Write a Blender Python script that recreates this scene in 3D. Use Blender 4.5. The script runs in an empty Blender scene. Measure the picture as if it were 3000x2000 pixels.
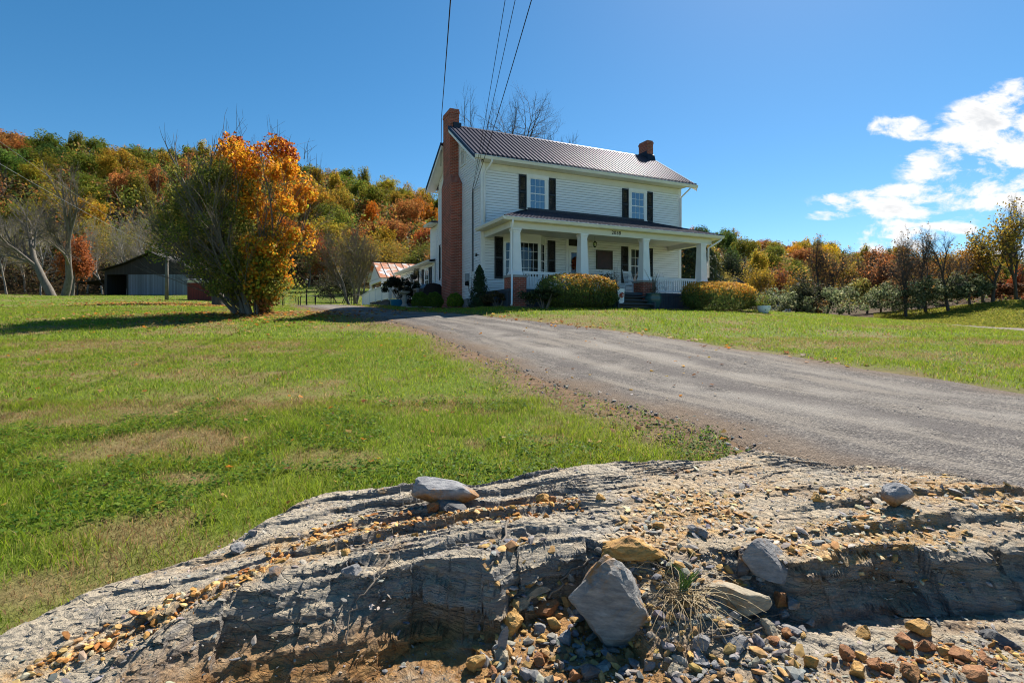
import bpy, math, random
import numpy as np
from mathutils import Vector, Matrix

RNG = np.random.default_rng(20)
random.seed(7)
S = bpy.context.scene
COL = S.collection
PI = math.pi
# picture calibration: 3000 x 2000 photograph, focal length in those pixels, horizon row
F, CX, HY = 1570.0, 1500.0, 950.0

# ------------------------------------------------------------------ objects
def tag(o, label=None, cat=None, group=None, kind=None):
    if label: o['label'] = label
    if cat: o['category'] = cat
    if group: o['group'] = group
    if kind: o['kind'] = kind
    return o

def empty(name, loc, rz=0.0, label=None, cat=None, group=None):
    o = bpy.data.objects.new(name, None)
    o.empty_display_size = 0.2
    COL.objects.link(o)
    o.location = loc
    o.rotation_euler = (0, 0, rz)
    return tag(o, label, cat, group)

def link(name, me, parent=None):
    o = bpy.data.objects.new(name, me)
    COL.objects.link(o)
    if parent is not None: o.parent = parent
    return o

def dup(root, loc, rz=0.0, scale=None, label=None, group=None):
    r = root.copy(); COL.objects.link(r)
    r.location = loc; r.rotation_euler = (0, 0, rz)
    if scale is not None: r.scale = scale
    if label: r['label'] = label
    if group: r['group'] = group
    for ch in root.children:
        c = ch.copy(); COL.objects.link(c); c.parent = r
        for g in ch.children:
            d = g.copy(); COL.objects.link(d); d.parent = c
    return r

def npmesh(name, V, faces, mats, midx=None, smooth=False, attrs=None, parent=None):
    """faces: list of (m,k) int arrays"""
    me = bpy.data.meshes.new(name)
    V = np.ascontiguousarray(V, dtype=np.float32)
    me.vertices.add(len(V)); me.vertices.foreach_set('co', V.ravel())
    if not isinstance(faces, (list, tuple)): faces = [faces]
    loops = np.concatenate([f.ravel() for f in faces]).astype(np.int32)
    tot = np.concatenate([np.full(len(f), f.shape[1]) for f in faces]).astype(np.int32)
    st = np.concatenate([[0], np.cumsum(tot)[:-1]]).astype(np.int32)
    me.loops.add(len(loops)); me.loops.foreach_set('vertex_index', loops)
    me.polygons.add(len(tot)); me.polygons.foreach_set('loop_start', st)
    if not isinstance(mats, (list, tuple)): mats = [mats]
    for m in mats: me.materials.append(m)
    if midx is not None: me.polygons.foreach_set('material_index', np.asarray(midx, dtype=np.int32))
    me.update(calc_edges=True)
    me.polygons.foreach_set('use_smooth', np.full(len(tot), bool(smooth)))
    for an, (typ, dom, arr) in (attrs or {}).items():
        a = me.attributes.new(an, typ, dom)
        arr = np.ascontiguousarray(arr, dtype=np.float32)
        a.data.foreach_set('color' if 'COLOR' in typ else 'value', arr.ravel())
    me.validate(clean_customdata=False)
    return link(name, me, parent)

class MB:
    """collects simple solids and links them as one mesh object"""
    def __init__(s, off=(0, 0, 0)):
        s.v = []; s.f = []; s.m = []; s.off = off; s.cm = 0
    def add(s, vs, fs):
        n = len(s.v); ox, oy, oz = s.off
        s.v += [(p[0]+ox, p[1]+oy, p[2]+oz) for p in vs]
        s.f += [tuple(i+n for i in f) for f in fs]
        s.m += [s.cm]*len(fs)
        return s
    def box(s, x0, x1, y0, y1, z0, z1):
        if x0 > x1: x0, x1 = x1, x0
        if y0 > y1: y0, y1 = y1, y0
        if z0 > z1: z0, z1 = z1, z0
        v = [(x, y, z) for z in (z0, z1) for x, y in ((x0, y0), (x1, y0), (x1, y1), (x0, y1))]
        return s.add(v, [(3, 2, 1, 0), (4, 5, 6, 7), (0, 1, 5, 4), (1, 2, 6, 5), (2, 3, 7, 6), (3, 0, 4, 7)])
    def hexa(s, b, t):
        return s.add(list(b)+list(t), [(3, 2, 1, 0), (4, 5, 6, 7), (0, 1, 5, 4), (1, 2, 6, 5), (2, 3, 7, 6), (3, 0, 4, 7)])
    def taper(s, x, y, z0, z1, w0, w1, d0=None, d1=None):
        d0 = w0 if d0 is None else d0; d1 = w1 if d1 is None else d1
        q = lambda w, d, z: [(x-w/2, y-d/2, z), (x+w/2, y-d/2, z), (x+w/2, y+d/2, z), (x-w/2, y+d/2, z)]
        return s.hexa(q(w0, d0, z0), q(w1, d1, z1))
    def quad(s, a, b, c, d): return s.add([a, b, c, d], [(0, 1, 2, 3)])
    def poly(s, pts): return s.add(pts, [tuple(range(len(pts)))])
    def slab(s, pts, t):
        """polygon thickened by vector t"""
        n = len(pts)
        v = list(pts)+[(p[0]+t[0], p[1]+t[1], p[2]+t[2]) for p in pts]
        f = [tuple(range(n))[::-1], tuple(range(n, 2*n))]
        f += [(i, (i+1) % n, n+(i+1) % n, n+i) for i in range(n)]
        return s.add(v, f)
    def bar(s, p, q, w, h=None, up=(0, 0, 1)):
        h = w if h is None else h
        p = Vector(p); q = Vector(q); d = (q-p).normalized()
        u = Vector(up)
        if abs(d.dot(u)) > .99: u = Vector((1, 0, 0))
        x = d.cross(u).normalized(); z = x.cross(d)
        c = lambda o: [tuple(o+x*sx*w/2+z*sz*h/2) for sx, sz in ((-1, -1), (1, -1), (1, 1), (-1, 1))]
        return s.hexa(c(p), c(q))
    def tube(s, pts, r, n=8, cap=True):
        pts = [Vector(p) for p in pts]
        rs = r if isinstance(r, (list, tuple)) else [r]*len(pts)
        base = []; prev = None
        for i, p in enumerate(pts):
            d = (pts[min(i+1, len(pts)-1)]-pts[max(i-1, 0)]).normalized()
            if prev is None:
                a = Vector((0, 0, 1)) if abs(d.z) < .9 else Vector((1, 0, 0))
                x = d.cross(a).normalized()
            else:
                x = (prev-d*prev.dot(d)).normalized()
            prev = x; y = d.cross(x)
            base.append([tuple(p+(x*math.cos(2*PI*k/n)+y*math.sin(2*PI*k/n))*rs[i]) for k in range(n)])
        v = [q for ring in base for q in ring]; f = []
        for i in range(len(pts)-1):
            for k in range(n):
                f.append((i*n+k, i*n+(k+1) % n, (i+1)*n+(k+1) % n, (i+1)*n+k))
        if cap:
            f.append(tuple(range(n))[::-1]); f.append(tuple((len(pts)-1)*n+k for k in range(n)))
        return s.add(v, f)
    def lathe(s, c, prof, n=24):
        v = []; f = []
        for r, z in prof:
            v += [(c[0]+r*math.cos(2*PI*k/n), c[1]+r*math.sin(2*PI*k/n), c[2]+z) for k in range(n)]
        for i in range(len(prof)-1):
            for k in range(n): f.append((i*n+k, i*n+(k+1) % n, (i+1)*n+(k+1) % n, (i+1)*n+k))
        f.append(tuple(range(n))[::-1]); f.append(tuple((len(prof)-1)*n+k for k in range(n)))
        return s.add(v, f)
    def build(s, name, mats, parent=None, smooth=False):
        me = bpy.data.meshes.new(name)
        me.from_pydata(s.v, [], s.f)
        for m in (mats if isinstance(mats, (list, tuple)) else [mats]): me.materials.append(m)
        me.polygons.foreach_set('material_index', s.m)
        if smooth: me.polygons.foreach_set('use_smooth', [True]*len(s.f))
        me.update()
        return link(name, me, parent)

# ------------------------------------------------------------------ numeric noise
def _hash(ix, iy, seed):
    h = (ix.astype(np.int64)*374761393+iy.astype(np.int64)*668265263+seed*1442695041) & 0xffffffff
    h = ((h ^ (h >> 13))*1274126177) & 0xffffffff
    return ((h ^ (h >> 16)) & 0xffffff)/float(0xffffff)
def vnoise(x, y, seed=0):
    x = np.asarray(x, float); y = np.asarray(y, float)
    ix = np.floor(x); iy = np.floor(y); fx = x-ix; fy = y-iy
    fx = fx*fx*(3-2*fx); fy = fy*fy*(3-2*fy)
    a = _hash(ix, iy, seed); b = _hash(ix+1, iy, seed); c = _hash(ix, iy+1, seed); d = _hash(ix+1, iy+1, seed)
    return (a*(1-fx)+b*fx)*(1-fy)+(c*(1-fx)+d*fx)*fy
def fbm(x, y, seed=0, o=4):
    t = 0; a = .5; n = 0
    for i in range(o):
        t = t+a*vnoise(x*2**i+17.3*i, y*2**i-9.1*i, seed+i); n += a; a *= .5
    return t/n
def sstep(a, b, x):
    t = np.clip((x-a)/(b-a), 0, 1); return t*t*(3-2*t)
def inpoly(x, y, poly):
    r = np.zeros(np.shape(x), bool); n = len(poly)
    for i in range(n):
        x0, y0 = poly[i]; x1, y1 = poly[(i+1) % n]
        if y0 == y1: continue
        c = ((y0 > y) != (y1 > y)) & (x < (x1-x0)*(y-y0)/(y1-y0)+x0)
        r ^= c
    return r
def segdist(x, y, pl, closed=False):
    best = np.full(np.shape(x), 1e9); n = len(pl)
    for i in range(n if closed else n-1):
        ax, ay = pl[i]; bx, by = pl[(i+1) % n]
        dx, dy = bx-ax, by-ay; L = dx*dx+dy*dy+1e-12
        t = np.clip(((x-ax)*dx+(y-ay)*dy)/L, 0, 1)
        best = np.minimum(best, np.hypot(x-ax-t*dx, y-ay-t*dy))
    return best
class RBF:
    def __init__(s, pts, c):
        P = np.array(pts, float); s.xy = P[:, :2]; s.c = c; n = len(P)
        r = np.sqrt(((s.xy[:, None]-s.xy[None])**2).sum(-1)+c*c)
        A = np.zeros((n+1, n+1)); A[:n, :n] = r; A[:n, n] = 1; A[n, :n] = 1
        s.w = np.linalg.solve(A+np.diag([1e-6]*n+[0]), np.append(P[:, 2], 0))
    def __call__(s, x, y):
        x = np.asarray(x, float); y = np.asarray(y, float)
        z = np.full(x.shape, s.w[-1])
        for (a, b), w in zip(s.xy, s.w[:-1]): z = z+w*np.sqrt((x-a)**2+(y-b)**2+s.c**2)
        return z
def at(px, py, d):
    """point of the place seen at photograph pixel (px, py) when it lies d metres ahead"""
    return ((px-CX)/F*d, d, (HY-py)/F*d)

# ------------------------------------------------------------------ materials
def newmat(name):
    m = bpy.data.materials.new(name); m.use_nodes = True
    nt = m.node_tree; nt.nodes.clear()
    out = nt.nodes.new('ShaderNodeOutputMaterial')
    return m, nt, out
class N:
    """tiny node helper"""
    def __init__(s, nt): s.nt = nt
    def __call__(s, typ, ins=None, **kw):
        n = s.nt.nodes.new('ShaderNode'+typ)
        for k, v in kw.items(): setattr(n, k, v)
        for k, v in (ins or {}).items():
            if isinstance(v, bpy.types.NodeSocket): s.nt.links.new(v, n.inputs[k])
            elif isinstance(v, bpy.types.Node): s.nt.links.new(v.outputs[0], n.inputs[k])
            else: n.inputs[k].default_value = v
        return n
    def ramp(s, fac, stops, interp='LINEAR'):
        n = s.nt.nodes.new('ShaderNodeValToRGB'); n.color_ramp.interpolation = interp
        e = n.color_ramp.elements
        while len(e) < len(stops): e.new(.5)
        for x, (p, c) in zip(e, stops):
            x.position = p; x.color = (*c, 1) if len(c) == 3 else c
        s.nt.links.new(fac if isinstance(fac, bpy.types.NodeSocket) else fac.outputs[0], n.inputs[0])
        return n
    def mix(s, fac, a, b, blend='MIX'):
        n = s.nt.nodes.new('ShaderNodeMix'); n.data_type = 'RGBA'; n.blend_type = blend
        for i, v in ((0, fac), (6, a), (7, b)):
            if isinstance(v, bpy.types.NodeSocket): s.nt.links.new(v, n.inputs[i])
            elif isinstance(v, bpy.types.Node): s.nt.links.new(v.outputs[0], n.inputs[i])
            else: n.inputs[i].default_value = v if not (isinstance(v, tuple) and len(v) == 3) else (*v, 1)
        return n.outputs[2]
    def math(s, op, a, b=0.0, c=0.0):
        n = s.nt.nodes.new('ShaderNodeMath'); n.operation = op
        for i, v in enumerate((a, b, c)):
            if isinstance(v, bpy.types.NodeSocket): s.nt.links.new(v, n.inputs[i])
            elif isinstance(v, bpy.types.Node): s.nt.links.new(v.outputs[0], n.inputs[i])
            else: n.inputs[i].default_value = v
        return n.outputs[0]
    def noise(s, co, scale, detail=4, rough=.55, dist=0):
        return s('TexNoise', {'Vector': co, 'Scale': scale, 'Detail': detail, 'Roughness': rough, 'Distortion': dist}).outputs[0]
    def stretch(s, co, sc):
        return s('Mapping', {'Vector': co, 'Scale': sc}).outputs[0]

def plain(name, c, c2=None, scale=6, rough=.6, bump=0, bscale=30, metal=0, spec=.5, stretch=None, world=False):
    m, nt, out = newmat(name); n = N(nt)
    co = n('NewGeometry').outputs['Position'] if world else n('TexCoord').outputs['Object']
    if stretch: co = n.stretch(co, stretch)
    c2 = c2 or tuple(x*.75 for x in c)
    col = n.ramp(n.noise(co, scale, 5), [(.3, c2), (.7, c)])
    b = n('BsdfPrincipled', {'Base Color': col, 'Roughness': rough, 'Metallic': metal, 'Specular IOR Level': spec})
    if bump:
        bp = n('Bump', {'Height': n.noise(co, bscale, 4), 'Strength': bump, 'Distance': .02})
        nt.links.new(bp.outputs[0], b.inputs['Normal'])
    nt.links.new(b.outputs[0], out.inputs[0])
    return m

def leafmat(name, tint=None, trans=.4, objcol=False, rough=.5, spec=.25):
    """leaf: colour attribute per leaf, times object colour when asked, part of the light passes through"""
    m, nt, out = newmat(name); n = N(nt)
    if objcol:
        a = n('Attribute', attribute_name='v').outputs['Color']
        col = n.mix(1.0, n('ObjectInfo').outputs['Color'], a, 'MULTIPLY')
    else:
        col = n('Attribute', attribute_name='Col').outputs['Color']
    d = n('BsdfPrincipled', {'Base Color': col, 'Roughness': rough, 'Specular IOR Level': spec})
    t = n('BsdfTranslucent', {'Color': col})
    x = n('MixShader', {0: trans, 1: d, 2: t})
    nt.links.new(x.outputs[0], out.inputs[0])
    return m

M = {}
M['white'] = plain('white_paint', (.86, .86, .85), (.77, .78, .78), 3, .45, .05, 60)
M['siding'] = plain('white_siding', (.86, .87, .88), (.77, .78, .79), 1.2, .5, .06, 25, stretch=(.6, .6, 6))
M['cream'] = plain('cream_trim', (.76, .75, .68), (.68, .67, .60), 2, .5)
M['shutter'] = plain('black_shutter', (.012, .013, .016), (.008, .008, .01), 8, .45)
M['blackmetal'] = plain('black_metal', (.015, .015, .016), (.01, .01, .01), 8, .65, spec=.15)
M['deckgrey'] = plain('blue_grey_boards', (.045, .062, .085), (.03, .043, .06), 5, .6, stretch=(1, 1, 12))
M['conc'] = plain('concrete', (.36, .34, .31), (.27, .25, .23), 7, .85, .3, 50)
M['curtain'] = plain('curtain', (.34, .36, .37), (.22, .24, .26), 5, .9, stretch=(12, 12, 1))
M['grey'] = plain('grey_metal', (.32, .34, .36), (.24, .26, .28), 4, .5)
M['bark'] = plain('bark', (.19, .165, .135), (.09, .075, .06), 9, .9, .6, 30, stretch=(1, 1, .25))
M['palebark'] = plain('pale_grey_bark', (.36, .32, .26), (.20, .175, .14), 9, .9, .6, 30, stretch=(1, 1, .25))
M['barkdark'] = plain('dark_bark', (.10, .085, .07), (.05, .042, .035), 9, .9, .6, 30, stretch=(1, 1, .25))
M['twig'] = plain('twig', (.17, .14, .11), (.10, .08, .06), 5, .85)

def mk_brick():
    m, nt, out = newmat('red_brick'); n = N(nt)
    co = n('TexCoord').outputs['Object']; s = n('SeparateXYZ', {0: co})
    xy = n.math('ADD', s.outputs[0], s.outputs[1])
    v = n('CombineXYZ', {0: xy, 1: s.outputs[2]})
    big = n.noise(co, 2.2, 3)
    br = n('TexBrick', {'Vector': v, 'Color1': (.46, .075, .035, 1), 'Color2': (.20, .036, .022, 1), 'Mortar': (.46, .30, .23, 1),
                        'Scale': 1, 'Mortar Size': .009, 'Mortar Smooth': .2, 'Bias': 0, 'Brick Width': .21, 'Row Height': .075})
    c = n.mix(n.ramp(big, [(.42, (0, 0, 0)), (.75, (.6, .6, .6))]).outputs[0], br.outputs[0], (.07, .045, .035))
    c = n.mix(n.math('MULTIPLY', n.noise(co, 40, 2), .35), c, (.33, .12, .07))
    b = n('BsdfPrincipled', {'Base Color': c, 'Roughness': .85})
    bp = n('Bump', {'Height': br.outputs[1], 'Strength': .6, 'Distance': -.01})
    nt.links.new(bp.outputs[0], b.inputs['Normal']); nt.links.new(b.outputs[0], out.inputs[0])
    return m
M['brick'] = mk_brick()

def mk_roof(name, c, rough):
    m, nt, out = newmat(name); n = N(nt)
    co = n('TexCoord').outputs['Object']
    col = n.ramp(n.noise(co, 1.3, 5), [(.3, tuple(x*.8 for x in c)), (.7, c)])
    st = n.noise(n.stretch(co, (3, .35, .35)), 3, 5)
    col = n.mix(n.math('MULTIPLY', st, .5), col, tuple(x*.6 for x in c))
    d = n('BsdfDiffuse', {'Color': col}); g = n('BsdfGlossy', {'Color': (.9, .9, 1, 1), 'Roughness': rough})
    b = n('MixShader', {0: .045, 1: d, 2: g})
    nt.links.new(b.outputs[0], out.inputs[0]); return m
M['roof'] = mk_roof('dark_metal_roof', (.072, .067, .088), .42)
M['rooftrim'] = mk_roof('blue_black_trim', (.02, .05, .10), .4)
M['roofedge'] = mk_roof('near_black_trim', (.012, .013, .02), .4)

def mk_glass(name, tint, tr):   # tr: extra mirror share
    m, nt, out = newmat(name); n = N(nt)
    fr = n('Fresnel', {'IOR': 1.5})
    f = n.math('ADD', n.math('MULTIPLY', fr.outputs[0], 1.0), tr-.08)
    g = n('BsdfGlossy', {'Color': (.9, .95, 1, 1), 'Roughness': .03})
    t = n('BsdfTransparent', {'Color': (*tint, 1)})
    x = n('MixShader', {0: f, 1: t, 2: g})
    nt.links.new(x.outputs[0], out.inputs[0]); return m
M['glass'] = mk_glass('window_glass', (.55, .60, .64), .3)
M['glassdark'] = mk_glass('porch_glass', (.5, .55, .55), .1)
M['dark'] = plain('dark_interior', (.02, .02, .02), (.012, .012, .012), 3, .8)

def mk_rust():
    m, nt, out = newmat('rusty_tin_roof'); n = N(nt)
    co = n('TexCoord').outputs['Object']
    s = n('SeparateXYZ', {0: co})
    cell = n('TexVoronoi', {'Vector': n.stretch(co, (1.4, .9, .9)), 'Scale': 1.1}, distance='CHEBYCHEV')
    f = n.math('ADD', n.math('MULTIPLY', n.noise(co, 1.6, 5), .7), n.math('MULTIPLY', cell.outputs['Color'], .35))
    col = n.ramp(f, [(.40, (.52, .54, .58)), (.50, (.40, .33, .28)), (.56, (.42, .13, .03)), (.72, (.28, .08, .02))])
    b = n('BsdfPrincipled', {'Base Color': col, 'Roughness': .55, 'Metallic': .1})
    nt.links.new(b.outputs[0], out.inputs[0]); return m
M['rust'] = mk_rust()

def mk_planks(name, c, c2, w=.2, axis=0):
    m, nt, out = newmat(name); n = N(nt)
    co = n('TexCoord').outputs['Object']; s = n('SeparateXYZ', {0: co})
    h = n.math('ADD', s.outputs[0], s.outputs[1])
    k = n.math('FLOOR', n.math('DIVIDE', h, w))
    rnd = n('TexWhiteNoise', {'W': k}, noise_dimensions='1D').outputs[0]
    fr = n.math('FRACT', n.math('DIVIDE', h, w))
    gap = n.math('GREATER_THAN', n.math('ABSOLUTE', n.math('SUBTRACT', fr, .5)), .46)
    g = n.noise(n.stretch(co, (6, 6, .5)), 4, 5)
    col = n.mix(n.math('ADD', n.math('MULTIPLY', rnd, .6), n.math('MULTIPLY', g, .5)), c2, c)
    col = n.mix(gap, col, (.01, .01, .01))
    b = n('BsdfPrincipled', {'Base Color': col, 'Roughness': .85})
    nt.links.new(b.outputs[0], out.inputs[0]); return m
M['barnwood'] = mk_planks('weathered_grey_planks', (.25, .285, .34), (.11, .125, .15), .22)
M['barndark'] = mk_planks('dark_old_planks', (.05, .045, .042), (.025, .022, .02), .22)
M['redwood'] = mk_planks('red_painted_planks', (.24, .035, .02), (.12, .022, .015), .25)
M['leaf'] = leafmat('leaves', trans=.5, rough=.6, spec=.12)
M['crown'] = leafmat('forest_leaves', trans=.48, objcol=True, rough=.7, spec=.06)
M['needle'] = leafmat('evergreen_leaves', trans=.2, rough=.6, spec=.15)
# ------------------------------------------------------------------ camera, sky, sun
cam = bpy.data.cameras.new('camera'); camo = bpy.data.objects.new('camera', cam); COL.objects.link(camo)
camo.location = (0, 0, 0); camo.rotation_euler = (PI/2, 0, 0)
cam.sensor_width = 36; cam.lens = 36*F/3000; cam.shift_y = -50/3000*1.0
cam.clip_start = .05; cam.clip_end = 3000
cam.dof.use_dof = True; cam.dof.focus_distance = 9; cam.dof.aperture_fstop = 9
S.camera = camo
SUN_AZ, SUN_EL = math.radians(30), math.radians(47)     # right of straight ahead, above the horizon
sl = bpy.data.lights.new('sun', 'SUN'); sl.energy = 5.0; sl.angle = math.radians(.5); sl.color = (1, .93, .82)
so = bpy.data.objects.new('sun', sl); COL.objects.link(so)
sd_ = Vector((math.sin(SUN_AZ)*math.cos(SUN_EL), math.cos(SUN_AZ)*math.cos(SUN_EL), math.sin(SUN_EL)))
so.rotation_euler = sd_.to_track_quat('Z', 'Y').to_euler(); so.location = (20, 40, 40)

def mk_world():
    w = bpy.data.worlds.new('World'); S.world = w; w.use_nodes = True
    nt = w.node_tree; nt.nodes.clear(); n = N(nt)
    out = nt.nodes.new('ShaderNodeOutputWorld')
    sky = n('TexSky', sky_type='NISHITA'); sky.sun_disc = False
    sky.sun_elevation = SUN_EL; sky.sun_rotation = SUN_AZ
    sky.altitude = 600; sky.air_density = .85; sky.dust_density = .26; sky.ozone_density = 3.0
    hs = n('HueSaturation', {'Hue': .490, 'Saturation': 1.27, 'Value': 1.0, 'Color': sky})
    d = n('TexCoord').outputs['Generated']
    s = n('SeparateXYZ', {0: d})
    yy = n.math('MAXIMUM', s.outputs[1], .05)
    X = n.math('DIVIDE', s.outputs[0], yy); Z = n.math('DIVIDE', s.outputs[2], yy)
    P = n('CombineXYZ', {0: X, 1: Z})
    ell = [(2950, 350, 190, 75, -.35), (2790, 440, 130, 70, -.5), (2960, 445, 190, 50, -.35), (2640, 380, 95, 34, .2),
           (2660, 590, 215, 40, -.06), (2900, 560, 220, 48, -.2), (2500, 578, 80, 20, -.1), (2615, 675, 100, 26, 0), (2785, 668, 95, 30, -.3),
           (2425, 633, 62, 14, 0), (2585, 738, 80, 34, .4), (2960, 800, 260, 60, 0), (2660, 720, 60, 22, 0), (2995, 455, 60, 50, 0), (3180, 500, 260, 110, -.2)]
    acc = None
    for px, py, rx, ry, t in ell:
        dx = n.math('SUBTRACT', X, (px-CX)/F); dz = n.math('SUBTRACT', Z, (HY-py)/F)
        c, si = math.cos(t), math.sin(t)   # tilt: picture y points down
        u = n.math('DIVIDE', n.math('SUBTRACT', n.math('MULTIPLY', dx, c), n.math('MULTIPLY', dz, si)), 1.15*rx/F)
        v = n.math('DIVIDE', n.math('ADD', n.math('MULTIPLY', dx, si), n.math('MULTIPLY', dz, c)), 1.2*ry/F)
        e = n.math('SUBTRACT', 1.0, n.math('ADD', n.math('MULTIPLY', u, u), n.math('MULTIPLY', v, v)))
        acc = e if acc is None else n.math('MAXIMUM', acc, e)
    acc = n.math('MINIMUM', n.math('MAXIMUM', acc, -1.5), .55)
    st = n.stretch(P.outputs[0], (1, 2.1, 1))
    n1 = n.math('ADD', n.math('MULTIPLY', n.noise(st, 6.5, 9, .6, .5), .72), n.math('MULTIPLY', n.noise(st, 21, 8, .65, .3), .28))
    n2 = n.noise(st, 4.0, 4, .5)
    dens = n.math('ADD', n.math('MULTIPLY', acc, .66), n.math('MULTIPLY', n.math('SUBTRACT', n1, .475), 5.6))
    f = n('MapRange', {'Value': dens, 'From Min': -.06, 'From Max': .62}, interpolation_type='SMOOTHSTEP').outputs[0]
    f = n.math('MULTIPLY', f, n.math('GREATER_THAN', s.outputs[1], .06))
    f = n.math('MULTIPLY', f, n('MapRange', {'Value': acc, 'From Min': -.9, 'From Max': -.1}, interpolation_type='SMOOTHSTEP').outputs[0])
    thick = n('MapRange', {'Value': n.math('ADD', dens, n.math('MULTIPLY', n2, .8)), 'From Min': 1.0, 'From Max': 2.0}, interpolation_type='SMOOTHSTEP').outputs[0]
    cc = n.mix(n.math('MULTIPLY', thick, .8), (1.0, 1.0, 1.0), (.66, .69, .73))
    b1 = n('Background', {'Color': hs, 'Strength': .070})
    b2 = n('Background', {'Color': cc, 'Strength': .52})
    mx = n('MixShader', {0: f, 1: b1, 2: b2})
    nt.links.new(mx.outputs[0], out.inputs[0])
mk_world()
S.view_settings.view_transform = 'Standard'; S.view_settings.look = 'None'
S.view_settings.exposure = 1.03; S.view_settings.gamma = 1.0
S.cycles.pixel_filter_type = 'BLACKMAN_HARRIS'; S.cycles.filter_width = 1.05
S.cycles.max_bounces = 6; S.cycles.transparent_max_bounces = 12; S.cycles.diffuse_bounces = 3

# ------------------------------------------------------------------ the lie of the land
HA = math.atan2(.419, .908)
HC = Vector((at(1411, 950, 23.5)[0], 23.5, 0))
HU = Vector((math.cos(HA), math.sin(HA), 0)); HV = Vector((-math.sin(HA), math.cos(HA), 0))
def hw(a, b, z=0):
    p = HC+HU*a+HV*b; return (p.x, p.y, z)

ctl = [(-3, 2, -1.335), (-6, 0, -1.5), (-1.2, 3.5, -1.2), (0, 4, -1.15), (1.5, 4.2, -1.14), (3.5, 3.7, -1.18), (-6, 5, -1.06), (0, 8, -.78), (-8, 10, -.62), (4, 10, -.60),
       (6.5, 6.8, -.89), (9, 5, -1.0), (14, 3, -1.25), (-12, 14.5, -.25), (-22, 14, -.25), (-25, 25, .7), (0, 15, -.13), (7, 16, -.06), (13, 13, -.35),
       (0, -8, -1.7), (-20, -8, -1.7), (20, -8, -1.7), (-60, -40, -2), (60, -40, -2), (0, -200, -3), (-300, -150, 0), (300, -150, 0), (0, 500, 30), (-500, 400, 40), (500, 400, 30), (-400, 100, 45), (400, 100, 10), (0, 300, 40)]
for a, b, z in ((0, -3.4, .66), (5.5, -3.4, .68), (11.2, -3.4, .70), (0, 3, .68), (0, 8, .85), (11.2, 7, .8), (4, 20, 1.6)):
    ctl.append(hw(a, b, z))
for p in [(740, 920, 21.5), (1000, 915.5, 22), (1200, 913, 21.5), (1085, 897, 36), (905, 911, 41), (800, 908, 41), (892, 842, 86), (1000, 850, 86), (700, 845, 85),
          (0, 862, 55), (170, 868, 60), (300, 866, 66), (540, 864, 72), (486, 879, 50), (620, 881, 52), (640, 897, 40), (1185, 900, 27), (1240, 903, 24.5), (1150, 897, 31), (0, 905, 32), (300, 895, 34),
          (2640, 941, 24), (3000, 980, 19), (2238, 917, 24), (2400, 923, 25), (2820, 960, 22), (3000, 974, 27), (3000, 964, 31), (2700, 946, 32), (2700, 941, 36),
          (3000, 880, 48), (2860, 925, 42), (2750, 938, 40), (2600, 946, 46), (2400, 950, 50), (2200, 944, 50), (3300, 900, 50),
          (-200, 850, 85), (100, 845, 88), (400, 843, 92), (1200, 860, 90), (1500, 860, 105), (1800, 885, 115), (2100, 905, 120), (2400, 893, 130), (2700, 905, 125), (3000, 915, 125)]:
    ctl.append(at(*p))
for px, py, d in [(-500, 300, 165), (-200, 320, 172), (0, 360, 175), (120, 378, 185), (200, 418, 190), (300, 458, 200), (450, 445, 205), (600, 435, 205), (800, 452, 205),
                  (950, 478, 205), (1100, 508, 200), (1280, 552, 195), (1500, 600, 205), (1750, 640, 220), (2080, 652, 235), (2300, 708, 240), (2450, 728, 250),
                  (2600, 750, 260), (2720, 798, 270), (2850, 850, 280), (3100, 885, 290)]:
    x, y, z = at(px, py, d)
    ctl.append((x, y, z-13.5)); ctl.append((x*1.35, y*1.35, z-24))
TER = RBF(ctl, 2.5)
# crest of the rock bank: the ground drops away on the near side of it
CREST = [(-14, -4), (-8, -1), (-4, 1.2), (-2.5, 1.9), (-2.02, 2.11), (-1.86, 2.44), (-1.55, 2.70), (-1.43, 3.03), (-1.22, 3.48), (-.65, 3.62), (-.23, 3.6), (.12, 3.75), (.76, 3.99),
         (1.52, 3.98), (1.87, 4.08), (2.25, 3.93), (2.7, 3.86), (3.08, 3.72), (3.4, 3.45), (3.9, 2.9), (4.6, 1.8), (5.5, -1), (7, -4)]
def crest_sd(x, y):
    d = segdist(x, y, CREST)
    return np.where(inpoly(x, y, CREST), -d, d)       # negative on the camera's side
def ground(x, y):
    x = np.asarray(x, float); y = np.asarray(y, float)
    z = TER(x, y)
    near = (np.abs(x) < 15) & (y < 6) & (y > -5)
    if near.any():
        xs, ys = x[near], y[near]; s = crest_sd(xs, ys)
        z = z.copy(); z[near] -= .75*sstep(-.02, .7, -s)
    return z+.02*(fbm(x*.9, y*.9, 5, 3)-.5)*np.minimum(1, 6/np.maximum(1, np.hypot(x, y)))

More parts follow.
